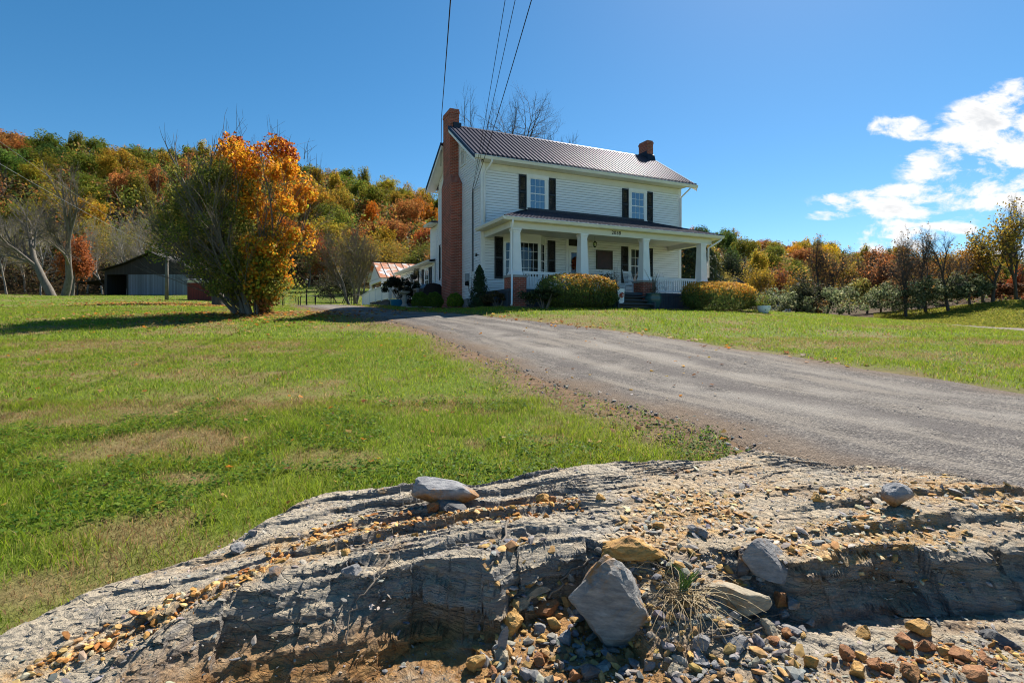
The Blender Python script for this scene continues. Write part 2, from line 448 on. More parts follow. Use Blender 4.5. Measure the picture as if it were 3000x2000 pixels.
# rock bank ------------------------------------------------------------------
def P3(px, py, z):
    d = z/((HY-py)/F); return ((px-CX)/F*d, d)
CLIFF = [P3(250, 2080, -1.28), P3(330, 2000, -1.26), P3(430, 1880, -1.2), P3(560, 1770, -1.15), P3(800, 1730, -1.13), P3(1000, 1690, -1.10), P3(1250, 1660, -1.08), P3(1440, 1640, -1.05),
         P3(1490, 1618, -1.055), P3(1580, 1590, -1.06), P3(1700, 1572, -1.065), P3(1765, 1590, -1.075), P3(1830, 1622, -1.10), P3(1960, 1640, -1.12), P3(2060, 1600, -1.09), P3(2170, 1610, -1.08), P3(2340, 1655, -1.08), P3(2560, 1610, -1.08), P3(2750, 1600, -1.07),
         P3(3000, 1590, -1.07), (3.6, 2.8)]
PLAT = CLIFF+[(4.2, 5), (-4, 5), (-4, 1.1), (-1.7, 1.2)]
zu_pts = [(*P3(px, py, z), z) for px, py, z in [(330, 2000, -1.26), (560, 1770, -1.15), (1000, 1690, -1.10), (1440, 1640, -1.05), (1500, 1525, -1.05), (1700, 1502, -1.05),
          (2000, 1620, -1.10), (2340, 1640, -1.08), (2750, 1590, -1.06), (3000, 1580, -1.06), (2700, 1500, -.985), (3000, 1445, -.955), (2400, 1540, -1.04), (2100, 1500, -1.06)]]
zu_pts += [(x, y, -1.522+.093*y+h) for (x, y), h in zip(CREST[4:19], [.1, .1, .1, .1, .1, .1, .1, .12, .13, .15, .19, .15, .14, .12, .1])]
zu_pts += [(-2.5, 1.5, -1.34), (3.9, 3, -1.1), (-3, 1.2, -1.4)]
ZU = RBF(zu_pts, .25)
ZL = RBF([(-1.5, 1.6, -1.55), (-.8, 1.5, -1.62), (-.2, 2.0, -1.37), (-.5, 1.9, -1.44), (-.35, 2.2, -1.36), (.1, 2.6, -1.27), (.25, 2.75, -1.24), (.45, 2.4, -1.36), (.9, 2.3, -1.27), (1.2, 2.3, -1.30), (1.7, 2.45, -1.33), (2.5, 2.5, -1.33), (3.5, 2.6, -1.33),
          (.9, 1.95, -1.31), (1.6, 1.95, -1.26), (2.2, 2.0, -1.25), (.5, 1.5, -1.42), (1.5, 1.4, -1.32), (2.5, 1.3, -1.3), (-.5, 1.0, -1.6)], .15)
def saw(q, w=.12):
    fr = q-np.floor(q)
    return np.where(fr < w, sstep(0, w, fr)-fr, 1-fr)-.5
def rock(x, y):
    x = np.asarray(x, float); y = np.asarray(y, float)
    d = segdist(x, y, CLIFF); sd = np.where(inpoly(x, y, PLAT), d, -d)
    sd = sd+.06*(fbm(x*3.2, y*3.2, 31, 4)-.5)+.008*(fbm(x*19, y*19, 37, 3)-.5)
    blk = fbm(np.floor(x*3.2+.6*y)*.77, np.floor(y*1.1)*.5, 91, 1)
    sk0 = x+.25*y+.05*(fbm(x*6, y*6, 93, 2)-.5)
    sd = sd+.07*(blk-.5)+.06*(_hash(np.floor(sk0*3.1), 0*x, 95)-.5)
    zu = ZU(x, y); zl = ZL(x, y)
    left = sstep(1.0, -.1, x)
    # bedded layers stepping towards the camera, broken into blocks along the strike
    sk = .954*x+.30*y+.08*fbm(x*3, y*3, 44, 2)
    blkp = .055*(_hash(np.floor(sk*3.6), np.floor(y*1.3), 45)-.5)+.03*(_hash(np.floor(sk*9+.5), np.floor(y*3), 46)-.5)
    p = -.30*x+.954*y+.26*(fbm(x*1.3, y*1.3, 41, 3)-.5)+.05*(fbm(x*6, y*6, 47, 3)-.5)+blkp
    big = sstep(.38, .62, vnoise(x*1.1+3, y*1.6, 51))
    zu = zu+(.010+.036*big)*saw(p/.24+.8*vnoise(p*2, 0*p, 3), .08)*(.3+.7*left)*(.45+.55*sstep(-1.25, -.7, x))
    mid = np.maximum(sstep(-1.1, -.6, x)*sstep(.75, .35, x), sstep(3.2, 3.45, y))
    zu = zu+.018*saw(p/.066+x*.5, .18)*sstep(.30, .52, vnoise(x*1.9+9, y*2.6, 53))*(.15+.85*mid)
    zu = zu+.05*(fbm(x*2.1+5, y*2.1, 57, 4)-.5)
    # right hand bands above the ledge
    pr = y-.10*x+.05*(fbm(x*3, y*3, 61, 3)-.5)
    zu = zu+.040*saw(pr/.26+.3)*sstep(1.2, 1.9, x)*sstep(3.35, 3.1, y)
    # face: gentle in the rubble chute, sheer elsewhere, with benches
    chute = sstep(.42, .55, x)*sstep(1.02, .92, x)
    w = .13+.33*chute+.27*sstep(-.35, -.75, x)
    t = np.clip((sd+w)/w, 0, 1)
    tb = t+.06*(fbm(x*14, y*14, 71, 3)-.5)*(t > 0)*(t < 1)
    nb = 5.0+3*sstep(-.35, -.75, x)
    q = tb*nb+1.2*(vnoise(x*1.3, y*.6, 73)); fr = q-np.floor(q)
    tb2 = tb+(sstep(.1, .9, fr)-fr)/nb*.9*(1-chute)
    t = np.clip(np.where((t > 0) & (t < 1), tb2, t), 0, 1)
    zs = ZU(x, y); z = zl+(zs-zl)*t+(zu-zs)*np.where(sd > 0, sstep(-.01, .10, sd), 0)
    # broken floor slab, lower right
    low = 1-t
    z = z+low*(.03*(fbm(x*3.1, y*4.2, 81, 4)-.5)+.02*saw((y+.35*x+.1*fbm(x*2, y*2, 83))/.19, .2)*sstep(.9, 1.3, x))
    z = z+.014*(fbm(x*8, y*8, 11, 4)-.5)+.007*(fbm(x*40, y*34, 13, 3)-.5)
    # fractured chips
    cx_ = np.floor(x*26+2*fbm(x*5, y*5, 15)); cy_ = np.floor(y*36+3*fbm(x*4, y*4, 16))
    z = z+.007*(_hash(cx_, cy_, 17)-.5)*sstep(.25, .6, fbm(x*3+4, y*3, 18, 2)+.15)
    s = crest_sd(x, y)
    z = z-.55*np.maximum(0, s+.05*(fbm(x*7, y*7, 21, 3)-.5))
    # a step of the near lip so the crest is a broken edge
    return z
def H(x, y):
    x = np.asarray(x, float); y = np.asarray(y, float)
    g = ground(x, y)
    m = (x > -3) & (x < 3.9) & (y > .8) & (y < 4.9)
    if m.any():
        g = g.copy(); g[m] = np.maximum(g[m], rock(x[m], y[m]))
    return g
def hit(px, py, dmin=1.2, dmax=120, fn=None):
    t = np.geomspace(dmin, dmax, 2600)
    x = (px-CX)/F*t; zz = (HY-py)/F*t
    k = np.nonzero(zz <= (fn or H)(x, t))[0]
    i = k[0] if len(k) else len(t)-1
    return (float(x[i]), float(t[i]), float(zz[i]))

# ------------------------------------------------------------------ driveway outline (in the place)
dl = [(2240, 1322), (2100, 1274), (1993, 1238), (1865, 1200), (1738, 1161), (1610, 1121), (1508, 1079), (1420, 1043), (1338, 1006), (1270, 978), (1200, 956), (1130, 940), (1060, 927), (985, 918)]
dr = [(3000, 1157), (2860, 1130), (2723, 1108), (2553, 1085), (2361, 1050), (2170, 1025), (2000, 996), (1850, 975), (1700, 957), (1600, 946), (1506, 936), (1430, 928), (1357, 921), (1280, 917)]
gf = lambda x, y: TER(x, y)
DL = [(9, -1.5), (6.5, .8), (4.9, 2.3), (3.6, 3.45), (2.7, 3.8)]+[hit(*p, fn=gf)[:2] for p in dl]
DR = [(17, -1), (12, 3), (9, 5.2)]+[hit(*p, fn=gf)[:2] for p in dr]
DL += [(-9.5, 25), (-14.5, 34), (-17.5, 42), (-19, 50)]
DR += [(-6.5, 24.8), (-9.3, 29), (-12.2, 35), (-14.2, 42), (-15.5, 50)]
DRIVE = DL+DR[::-1]
def resample(pl, n):
    P = np.array(pl, float); s = np.r_[0, np.cumsum(np.hypot(*np.diff(P, axis=0).T))]; s /= s[-1]
    t = np.linspace(0, 1, n); q = np.c_[np.interp(t, s, P[:, 0]), np.interp(t, s, P[:, 1])]
    for _ in range(6): q[1:-1] = .25*q[:-2]+.5*q[1:-1]+.25*q[2:]
    return q
DLs, DRs = resample(DL, 300), resample(DR, 300)
DRIVE_S = [tuple(p) for p in DLs]+[tuple(p) for p in DRs[::-1]]
def drive_sd(x, y):
    d = segdist(x, y, DRIVE_S[::4], True)
    return np.where(inpoly(x, y, DRIVE_S[::4]), -d, d)
HOUSE_FOOT = [hw(-.3, 16)[:2], hw(-.3, -.2)[:2], hw(.2, -4.2)[:2], hw(11.6, -4.2)[:2], hw(11.3, 16)[:2]]

def straw(x, y):
    """0 lush .. 1 dead straw patches in the lawn"""
    a = fbm(x*.55+3, y*.75+1, 101, 4); b = fbm(x*2.3, y*3.1, 103, 3)
    v = .85*sstep(.55, .72, a*.72+b*.36)
    for px, py, rx, ry, k in STRAW:
        v = np.maximum(v, k*sstep(1.25, .4, np.hypot((x-px)/rx, (y-py)/ry)+.9*(b-.5)))
    return v*(.5+.5*sstep(.36, .58, fbm(x*4.3, y*5.1, 107, 3)))
STRAW = []
for px, py, rx, ry, k in [(500, 1300, .9, .5, 1), (760, 1180, 1.0, .7, .8), (900, 1150, .7, .5, .9), (520, 1400, .35, .16, 1), (350, 1560, .35, .25, .8), (60, 1730, .3, .2, .9), (300, 1220, .9, .6, .8),
                          (1250, 1180, .8, .5, .7), (1620, 1290, .25, .15, 1), (950, 1350, .5, .3, .7), (250, 1330, .5, .25, .8), (500, 1180, 1.1, .8, .7), (1050, 960, 1.5, 1.2, .8), (2450, 1010, 1.4, .8, .8), (2700, 1040, 1.2, .7, .7)]:
    h = hit(px, py, fn=gf); STRAW.append((h[0], h[1], rx, ry, k))

def build_ground():
    a = np.radians(np.r_[np.linspace(-180, -54, 64)[:-1], np.linspace(-54, 54, 460)[:-1], np.linspace(54, 180, 64)[:-1]])
    r = np.geomspace(.25, 900, 360)
    R, A = np.meshgrid(r, a, indexing='ij')
    x = R*np.sin(A); y = R*np.cos(A); z = ground(x.ravel(), y.ravel())
    n, k = R.shape
    i = np.arange(n-1)[:, None]*k; j = np.arange(k)[None]; j2 = (j+1) % k
    f = np.stack([i+j, i+k+j, i+k+j2, i+j2], -1).reshape(-1, 4)[:, ::-1]
    X, Y = x.ravel(), y.ravel()
    dry = straw(X, Y)
    nr = Y < 60
    dirt = np.zeros_like(X)
    dd = drive_sd(X[nr], Y[nr])
    sh = sstep(1.05, .1, dd+1.1*(fbm(X[nr]*1.3, Y[nr]*1.3, 111, 3)-.5))*np.where(DLside(X[nr], Y[nr]), 1, .5)
    bed = sstep(.5, 0, np.where(inpoly(X[nr], Y[nr], HOUSE_FOOT), -1., segdist(X[nr], Y[nr], HOUSE_FOOT, True)))
    dirt[nr] = np.maximum(sh, bed)
    forest = sstep(92, 100, np.hypot(X, Y)+6*(fbm(X*.1, Y*.1, 7, 2)-.5))*np.where(Y > 0, 1, 0)
    forest = np.maximum(forest, sstep(44, 49, Y)*sstep(10, 14, X)*(1-sstep(0, 1, (Y < 52)*(X > 40))))
    o = npmesh('ground', np.c_[X, Y, z], f, M['ground'], smooth=True,
               attrs={'dry': ('FLOAT', 'POINT', dry), 'dirt': ('FLOAT', 'POINT', dirt), 'forest': ('FLOAT', 'POINT', forest)})
    tag(o, 'green mown lawn with straw coloured patches rising to the farmhouse', 'lawn', kind='structure')
def DLside(x, y):
    return segdist(x, y, DL) < segdist(x, y, DR)

def mk_ground():
    m, nt, out = newmat('lawn_soil'); n = N(nt)
    co = n('NewGeometry').outputs['Position']
    at_ = lambda k: n('Attribute', attribute_name=k).outputs['Fac']
    fine = n.noise(co, 22, 6, .7); mid = n.noise(co, 2.2, 5)
    g = n.ramp(fine, [(.25, (.035, .055, .008)), (.5, (.095, .15, .016)), (.75, (.18, .24, .03))])
    g2 = n.mix(n.math('MULTIPLY', mid, .7), g.outputs[0], (.13, .155, .022))
    st = n.ramp(fine, [(.25, (.10, .075, .03)), (.7, (.27, .21, .095))])
    c = n.mix(at_('dry'), g2, st.outputs[0])
    di = n.ramp(n.noise(co, 9, 6, .7), [(.3, (.085, .052, .03)), (.7, (.24, .16, .10))])
    c = n.mix(at_('dirt'), c, di.outputs[0])
    fo = n.ramp(n.noise(co, 1.2, 6, .7), [(.35, (.028, .022, .012)), (.7, (.10, .055, .022))])
    c = n.mix(at_('forest'), c, fo.outputs[0])
    b = n('BsdfPrincipled', {'Base Color': c, 'Roughness': .95, 'Specular IOR Level': .1})
    bp = n('Bump', {'Height': n.noise(co, 30, 6, .7), 'Strength': .9, 'Distance': .03})
    nt.links.new(bp.outputs[0], b.inputs['Normal']); nt.links.new(b.outputs[0], out.inputs[0])
    return m
M['ground'] = mk_ground()
build_ground()

def mk_gravel():
    m, nt, out = newmat('grey_gravel'); n = N(nt)
    co = n('NewGeometry').outputs['Position']
    vo = n('TexVoronoi', {'Vector': co, 'Scale': 62})
    vo2 = n('TexVoronoi', {'Vector': co, 'Scale': 24})
    w = n('SeparateColor', {0: vo.outputs['Color']}).outputs[0]
    stone = n.ramp(w, [(0, (.055, .05, .048)), (.35, (.105, .095, .09)), (.7, (.165, .148, .135)), (1, (.29, .26, .225))])
    uv = n('CombineXYZ', {0: n('Attribute', attribute_name='du').outputs['Fac'], 1: n('Attribute', attribute_name='dv').outputs['Fac']})
    stk = n.noise(uv, 1.0, 6, .65, .3)
    big = n.ramp(n.noise(co, 3.5, 6, .75), [(.3, (.55, .53, .53)), (.52, (1, 1, 1)), (.72, (1.25, 1.2, 1.1))])
    c = n.mix(1.0, stone.outputs[0], big.outputs[0], 'MULTIPLY')
    c = n.mix(n.math('MULTIPLY', n('MapRange', {'Value': stk, 'From Min': .50, 'From Max': .60}).outputs[0], .9), c, n.mix(n.noise(co, 55, 5, .8), (.33, .29, .24), (.115, .10, .09)))
    c = n.mix(n('MapRange', {'Value': stk, 'From Min': .47, 'From Max': .38}).outputs[0], c, n.mix(n.noise(co, 60, 5, .8), (.17, .15, .14), (.045, .04, .04)))
    tr = n('Attribute', attribute_name='track').outputs['Fac']
    c = n.mix(n.math('MULTIPLY', tr, .8), c, n.mix(n.noise(co, 30, 4), (.38, .345, .30), (.17, .155, .14)))
    ed = n('Attribute', attribute_name='edge').outputs['Fac']
    c = n.mix(ed, c, n.mix(n.noise(co, 14, 5), (.09, .058, .036), (.23, .165, .11)))
    b = n('BsdfPrincipled', {'Base Color': c, 'Roughness': .9, 'Specular IOR Level': .2})
    h = n.math('ADD', n.math('MULTIPLY', vo.outputs['Distance'], -1.0), n.math('MULTIPLY', n.noise(co, 7, 6, .7), 1.2))
    bp = n('Bump', {'Height': h, 'Strength': .9, 'Distance': .02})
    nt.links.new(bp.outputs[0], b.inputs['Normal']); nt.links.new(b.outputs[0], out.inputs[0])
    return m
M['gravel'] = mk_gravel()
def build_drive():
    nw = 70; ns = 900
    l, r = resample(DL, ns), resample(DR, ns)
    w = np.linspace(-.04, 1.04, nw)
    X = l[:, None, 0]*(1-w)+r[:, None, 0]*w; Y = l[:, None, 1]*(1-w)+r[:, None, 1]*w
    x, y = X.ravel(), Y.ravel(); W = np.broadcast_to(w, X.shape).ravel()
    wid = np.hypot(*(l-r).T)[:, None].repeat(nw, 1).ravel()
    e = np.minimum(W+.04, 1.04-W)*wid                     # metres from the rim
    prof = sstep(0, .42, e)
    z = TER(x, y)-.03+.055*prof+.03*(fbm(x*2.6, y*2.6, 121, 4)-.5)*sstep(.9, .1, e)+.014*(fbm(x*1.1, y*1.1, 123, 3)-.5)
    far = sstep(12, 22, y); z = z+far*.012
    tw = lambda c, s: np.exp(-((W-c)/s)**2)
    wob = .05*(fbm(x*.35, y*.35, 125, 2)-.5)
    track = np.clip((np.exp(-((W+wob-.30)/.07)**2)+np.exp(-((W+wob-.55)/.06)**2)*.9+np.exp(-((W+wob-.78)/.05)**2)*.6), 0, 1)*sstep(.3, .62, fbm(x*1.4, y*1.4, 127, 4))
    edge = sstep(1.1, .05, e+1.0*(fbm(x*1.5, y*1.5, 129, 3)-.5))
    i = np.arange(ns-1)[:, None]*nw; j = np.arange(nw-1)[None]
    f = np.stack([i+j, i+j+1, i+nw+j+1, i+nw+j], -1).reshape(-1, 4)
    o = npmesh('driveway', np.c_[x, y, z], f, M['gravel'], smooth=True, attrs={'track': ('FLOAT', 'POINT', track), 'edge': ('FLOAT', 'POINT', edge*.9), 'du': ('FLOAT', 'POINT', np.linspace(0, 22, ns)[:, None].repeat(nw, 1).ravel()*.55), 'dv': ('FLOAT', 'POINT', W*wid*1.5)})
    tag(o, 'grey gravel driveway curving up to the house', 'driveway', kind='structure')
build_drive()

# the small lane beyond the lawn's crest on the right
def build_lane():
    ctr = np.array([(60, 22), (40, 27), (31, 28.4), (27.5, 29.8), (25.2, 32.5), (24.6, 36), (23.5, 41), (21, 46)], float)
    c = resample(ctr, 200); t = np.gradient(c, axis=0); t /= np.hypot(*t.T)[:, None]; nn = np.c_[-t[:, 1], t[:, 0]]
    w = np.linspace(-2.2, 2.2, 9)
    X = c[:, None, 0]+nn[:, None, 0]*w; Y = c[:, None, 1]+nn[:, None, 1]*w
    x, y = X.ravel(), Y.ravel(); z = TER(x, y)+.05
    i = np.arange(199)[:, None]*9; j = np.arange(8)[None]
    f = np.stack([i+j, i+j+1, i+9+j+1, i+9+j], -1).reshape(-1, 4)
    o = npmesh('lane', np.c_[x, y, z], f, M['lane'], smooth=True)
    tag(o, 'narrow pale lane beyond the crest of the lawn', 'lane', kind='structure')
M['lane'] = plain('pale_lane', (.24, .20, .17), (.18, .155, .13), 3, .95, .3, 40, spec=.05, world=True)
build_lane()

def mk_rock():
    m, nt, out = newmat('layered_shale'); n = N(nt)
    geo = n('NewGeometry'); co = geo.outputs['Position']
    nz = n('SeparateXYZ', {0: geo.outputs['Normal']}).outputs[2]
    pz = n('SeparateXYZ', {0: co}).outputs[2]
    tl = n('Mapping', {'Vector': co, 'Rotation': (0, -.16, 0)}).outputs[0]
    st = n.stretch(tl, (1.6, 1.6, 17))
    base = n.ramp(n.noise(st, 2.2, 7, .65, .4), [(.30, (.12, .12, .125)), (.42, (.265, .26, .25)), (.54, (.34, .33, .31)), (.70, (.48, .455, .41))])
    up = n('MapRange', {'Value': nz, 'From Min': .45, 'From Max': .92}, interpolation_type='SMOOTHSTEP').outputs[0]
    dn = n.noise(co, 7, 7, .7)
    dust = n.ramp(dn, [(.3, (.25, .22, .18)), (.50, (.45, .385, .29)), (.72, (.60, .50, .355))])
    c = n.mix(n.math('MULTIPLY', up, n('MapRange', {'Value': n.noise(co, 4.5, 6, .7), 'From Min': .25, 'From Max': .50}).outputs[0]), base.outputs[0], dust.outputs[0])
    ora = n.ramp(n.noise(co, 26, 5, .7), [(.3, (.30, .14, .035)), (.5, (.50, .29, .10)), (.7, (.56, .42, .22))])
    rub = n('Attribute', attribute_name='rubble').outputs['Fac']
    c = n.mix(n.math('MULTIPLY', rub, n('MapRange', {'Value': n.noise(co, 11, 6, .75), 'From Min': .36, 'From Max': .56}).outputs[0]), c, ora.outputs[0])
    stn = n('MapRange', {'Value': n.noise(co, 3.3, 6, .65), 'From Min': .56, 'From Max': .68}).outputs[0]
    c = n.mix(n.math('MULTIPLY', stn, .55), c, (.30, .165, .06))
    soil = n('Attribute', attribute_name='soil').outputs['Fac']
    c = n.mix(n.math('MULTIPLY', soil, n('MapRange', {'Value': n.noise(co, 6, 6, .7), 'From Min': .25, 'From Max': .5}).outputs[0]), c,
              n.ramp(n.noise(co, 17, 6, .75), [(.3, (.19, .085, .028)), (.5, (.36, .19, .065)), (.7, (.46, .28, .11))]).outputs[0])
    cr = n('TexVoronoi', {'Vector': n.stretch(co, (1, 1.2, 3.2)), 'Scale': 9.0, 'Randomness': 1}, feature='DISTANCE_TO_EDGE').outputs[0]
    crk = n('MapRange', {'Value': cr, 'From Min': 0, 'From Max': .035}).outputs[0]
    gate = n('MapRange', {'Value': n.noise(co, 3.0, 3), 'From Min': .48, 'From Max': .56}).outputs[0]
    crk = n.math('MAXIMUM', crk, n.math('SUBTRACT', 1.0, gate))
    b = n('BsdfPrincipled', {'Base Color': c, 'Roughness': .82, 'Specular IOR Level': .3})
    hgt = n.math('ADD', n.math('ADD', n.math('MULTIPLY', n('TexVoronoi', {'Vector': n.stretch(tl, (1, 1, 4)), 'Scale': 26.0}).outputs['Distance'], .45), n.math('MULTIPLY', n.noise(st, 7, 8, .7), 1.1)), n.math('ADD', n.math('MULTIPLY', n.noise(co, 45, 6, .75), .35), n.math('MULTIPLY', crk, .5)))
    bp = n('Bump', {'Height': hgt, 'Strength': 1.0, 'Distance': .042})
    nt.links.new(bp.outputs[0], b.inputs['Normal']); nt.links.new(b.outputs[0], out.inputs[0])
    return m
M['rock'] = mk_rock()
def build_rock():
    hs = .0068
    xs = np.arange(-2.75, 3.75, hs); ys = np.arange(.95, 4.75, hs)
    X, Y = np.meshgrid(xs, ys); x, y = X.ravel(), Y.ravel()
    z = rock(x, y); g = ground(x, y)
    rub = sstep(.35, .8, x-.25*(y-2.6))*sstep(2.25, 2.6, y)*(.2+.8*sstep(.36, .62, fbm(x*2, y*2, 141, 3)))*(1-.6*sstep(3.2, 3.5, y))
    rub = np.maximum(rub, .9*np.exp(-((y-(3.05+.28*x))/.10)**2)*sstep(.2, -.3, x)*sstep(-1.9, -1.2, x))
    rub = np.maximum(rub, .8*np.exp(-((y-(2.35+.75*(x+1.2)))/.09)**2)*sstep(-.6, -1.0, x))
    d = segdist(x, y, CLIFF); ins = inpoly(x, y, PLAT)
    rub = rub*np.where(ins, 1, np.maximum(.12, sstep(1.1, .9, x)))
    soil = np.where(ins, 0, 1)*sstep(-1.22, -1.34, z)*sstep(1.05, .6, x)
    soil = np.maximum(soil, .35*sstep(1.0, 1.4, x)*np.where(ins, 0, 1)*sstep(.55, .68, fbm(x*3, y*3, 145, 3)))
    soil = np.maximum(soil, sstep(-1.16, -1.34, z)*np.where(ins, 0, 1)*sstep(.2, -.2, x)*.9)
    keep = (z > g-.08).reshape(X.shape)
    # sideways raggedness so the faces are not straight drapes
    face = sstep(.02, -.05, segdist(x, y, CLIFF)-.16)*sstep(-1.06, -1.12, z)
    sx = x+.03*fbm(x*7, z*9, 155, 2); zb = z+.12*x+.03*(fbm(x*4, z*9, 156, 2)-.5)
    dx = .016*(fbm(x*7+z*30, y*7+z*21, 151, 3)-.5)
    dy = .03*(fbm(x*9+5, z*38+y*3, 153, 4)-.5)+face*(.070*(_hash(np.floor(sx*2.6+.5*np.floor(zb*11)), np.floor(zb*11), 157)-.5)+.030*(_hash(np.floor(sx*6+.4*np.floor(zb*27)), np.floor(zb*27), 158)-.5)+.06*(fbm(sx*3, zb*9, 159, 5)-.5))
    k = X.shape[1]
    f4 = keep[:-1, :-1] | keep[1:, :-1] | keep[:-1, 1:] | keep[1:, 1:]
    i, j = np.nonzero(f4); q = i*k+j
    f = np.stack([q, q+1, q+k+1, q+k], -1)
    used = np.zeros(len(x), bool); used[f.ravel()] = True
    mp = np.cumsum(used)-1
    V = np.c_[x+dx, y+dy, z][used]
    o = npmesh('rock_outcrop', V, mp[f], M['rock'], smooth=False,
               attrs={'rubble': ('FLOAT', 'POINT', rub[used]), 'soil': ('FLOAT', 'POINT', soil[used])})
    tag(o, 'layered grey and tan shale outcrop across the foreground', 'rock outcrop')
build_rock()
M['joint'] = plain('board_joint_shade', (.22, .23, .25), (.15, .16, .17), 4, .9)  # dark grey painted on the groove backs as shade between the boards
# ------------------------------------------------------------------ the farmhouse (a along the front, b to the back, z above eye level)
HZ = .65
house = empty('farmhouse', (HC.x, HC.y, HZ), HA, 'two storey white clapboard farmhouse with dark metal roof and full front porch', 'house')
def HM(): return MB((0, 0, -HZ))
def hb(mb, name, mat, parent=None, smooth=False): return mb.build(name, mat, parent or house, smooth)
W_, D_, EZ = 11.22, 6.35, 7.12
RID_B, RID_Z, EAVE_Z, EAVE_B, REAR_B, REAR_Z = 3.2, 9.76, 7.27, -.5, 6.95, 7.47
def roof_z(b):
    if b <= RID_B: return EAVE_Z+(RID_Z-EAVE_Z)*(b-EAVE_B)/(RID_B-EAVE_B)
    return RID_Z+(REAR_Z-RID_Z)*(b-RID_B)/(REAR_B-RID_B)

def clap(mb, p0, p1, z0, z1, nrm, e=.118, clip=None):
    """lapped boards from p0 to p1 (plan points) between two heights"""
    k = int(math.ceil((z1-z0)/e)); nx, ny = nrm
    for i in range(k):
        a = z0+i*e; b = min(z1, a+e)
        q0, q1 = p0, p1
        if clip:
            r = clip(.5*(a+b))
            if r is None: continue
            q0, q1 = r
        g = .011; o0, o1 = .028, .012
        A = (q0[0]+nx*o0, q0[1]+ny*o0, a+g); B = (q1[0]+nx*o0, q1[1]+ny*o0, a+g)
        Cc = (q1[0]+nx*o1, q1[1]+ny*o1, b); Dd = (q0[0]+nx*o1, q0[1]+ny*o1, b)
        r0 = (q0[0]-nx*.012, q0[1]-ny*.012); r1 = (q1[0]-nx*.012, q1[1]-ny*.012)
        mb.quad(A, B, Cc, Dd); mb.quad((*r0, a+g), (*r1, a+g), B, A)
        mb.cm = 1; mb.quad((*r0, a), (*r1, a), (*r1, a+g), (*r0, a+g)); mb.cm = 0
        mb.quad((q0[0]+nx*o1, q0[1]+ny*o1, a), (q1[0]+nx*o1, q1[1]+ny*o1, a), (*r1, a), (*r0, a))

# walls
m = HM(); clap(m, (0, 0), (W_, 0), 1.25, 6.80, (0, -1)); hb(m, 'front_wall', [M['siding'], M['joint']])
def gclip(z):
    b0, b1 = 0, D_
    if z > EZ:
        b0 = max(0, EAVE_B+(z+.10-EAVE_Z)/(RID_Z-EAVE_Z)*(RID_B-EAVE_B)); b1 = min(D_, RID_B+(z+.1-RID_Z)/(REAR_Z-RID_Z)*(REAR_B-RID_B))
        if b1-b0 < .1: return None
    return (0, b1), (0, b0)
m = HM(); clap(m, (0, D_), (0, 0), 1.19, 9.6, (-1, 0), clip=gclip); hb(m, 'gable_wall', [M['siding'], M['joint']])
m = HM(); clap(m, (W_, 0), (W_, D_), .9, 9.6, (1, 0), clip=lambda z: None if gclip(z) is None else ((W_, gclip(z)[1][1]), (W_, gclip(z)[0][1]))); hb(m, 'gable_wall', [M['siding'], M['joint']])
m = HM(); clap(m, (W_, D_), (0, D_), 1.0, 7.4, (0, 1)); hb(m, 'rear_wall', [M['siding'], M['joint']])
m = HM(); m.box(.02, W_-.02, .02, D_-.02, .2, 1.24); hb(m, 'foundation', M['conc'])
m = HM(); m.box(.03, W_-.03, .03, D_-.03, 1.24, 7.15)
m.slab([(.03, .03, 7.15), (.03, D_-.03, 7.15), (.03, RID_B, 9.55)], (W_-.06, 0, 0)); hb(m, 'wall_core', M['dark'])
for bx_ in ([(-.034, .15, -.036, -.002, 1.2, 7.10), (-.036, -.034, -.036, .14, 1.2, 7.10)], [(W_-.15, W_+.034, -.036, -.002, 1.2, 7.10), (W_+.034, W_+.036, -.036, .14, 1.2, 7)], [(-.036, -.002, D_-.14, D_+.036, 1.2, 7.3)]):
    m = HM()
    for q in bx_: m.box(*q)
    hb(m, 'corner_board', M['white'])
m = HM(); m.box(.15, W_-.15, -.040, -.002, 6.80, 7.10); hb(m, 'frieze_board', M['cream'])

# roof: two slopes with standing ribs
m = HM(); A0, A1 = -.55, 11.86; T = .05
AN, C0, C1 = -.02, 2.97, 4.17     # the eaves stop either side of the tall chimney
m.slab([(AN, EAVE_B-.05, roof_z(EAVE_B)-.03), (A1, EAVE_B-.05, roof_z(EAVE_B)-.03), (A1, RID_B, RID_Z), (AN, RID_B, RID_Z)], (0, 0, -T))
m.slab([(AN, RID_B, RID_Z), (A1, RID_B, RID_Z), (A1, REAR_B, REAR_Z), (AN, REAR_B, REAR_Z)], (0, 0, -T))
m.slab([(A0, EAVE_B-.05, roof_z(EAVE_B)-.03), (AN, EAVE_B-.05, roof_z(EAVE_B)-.03), (AN, C0, roof_z(C0)), (A0, C0, roof_z(C0))], (0, 0, -T))
m.slab([(A0, C1, roof_z(C1)), (AN, C1, roof_z(C1)), (AN, REAR_B, REAR_Z), (A0, REAR_B, REAR_Z)], (0, 0, -T))
a = A0+.12
while a < A1:
    for b0, b1 in ((EAVE_B-.06, RID_B-.02 if a > .05 else C0), (RID_B+.02 if a > .05 else C1, REAR_B)):
        z0, z1 = roof_z(max(b0, EAVE_B))-(.03 if b0 < EAVE_B else 0), roof_z(b1)
        m.hexa([(a-.02, b0, z0-.004), (a+.02, b0, z0-.004), (a+.02, b1, z1-.004), (a-.02, b1, z1-.004)],
               [(a-.013, b0, z0+.042), (a+.013, b0, z0+.042), (a+.013, b1, z1+.042), (a-.013, b1, z1+.042)])
    a += .2286
roof = hb(m, 'roof', M['roof'])
m = HM(); A0r = .06
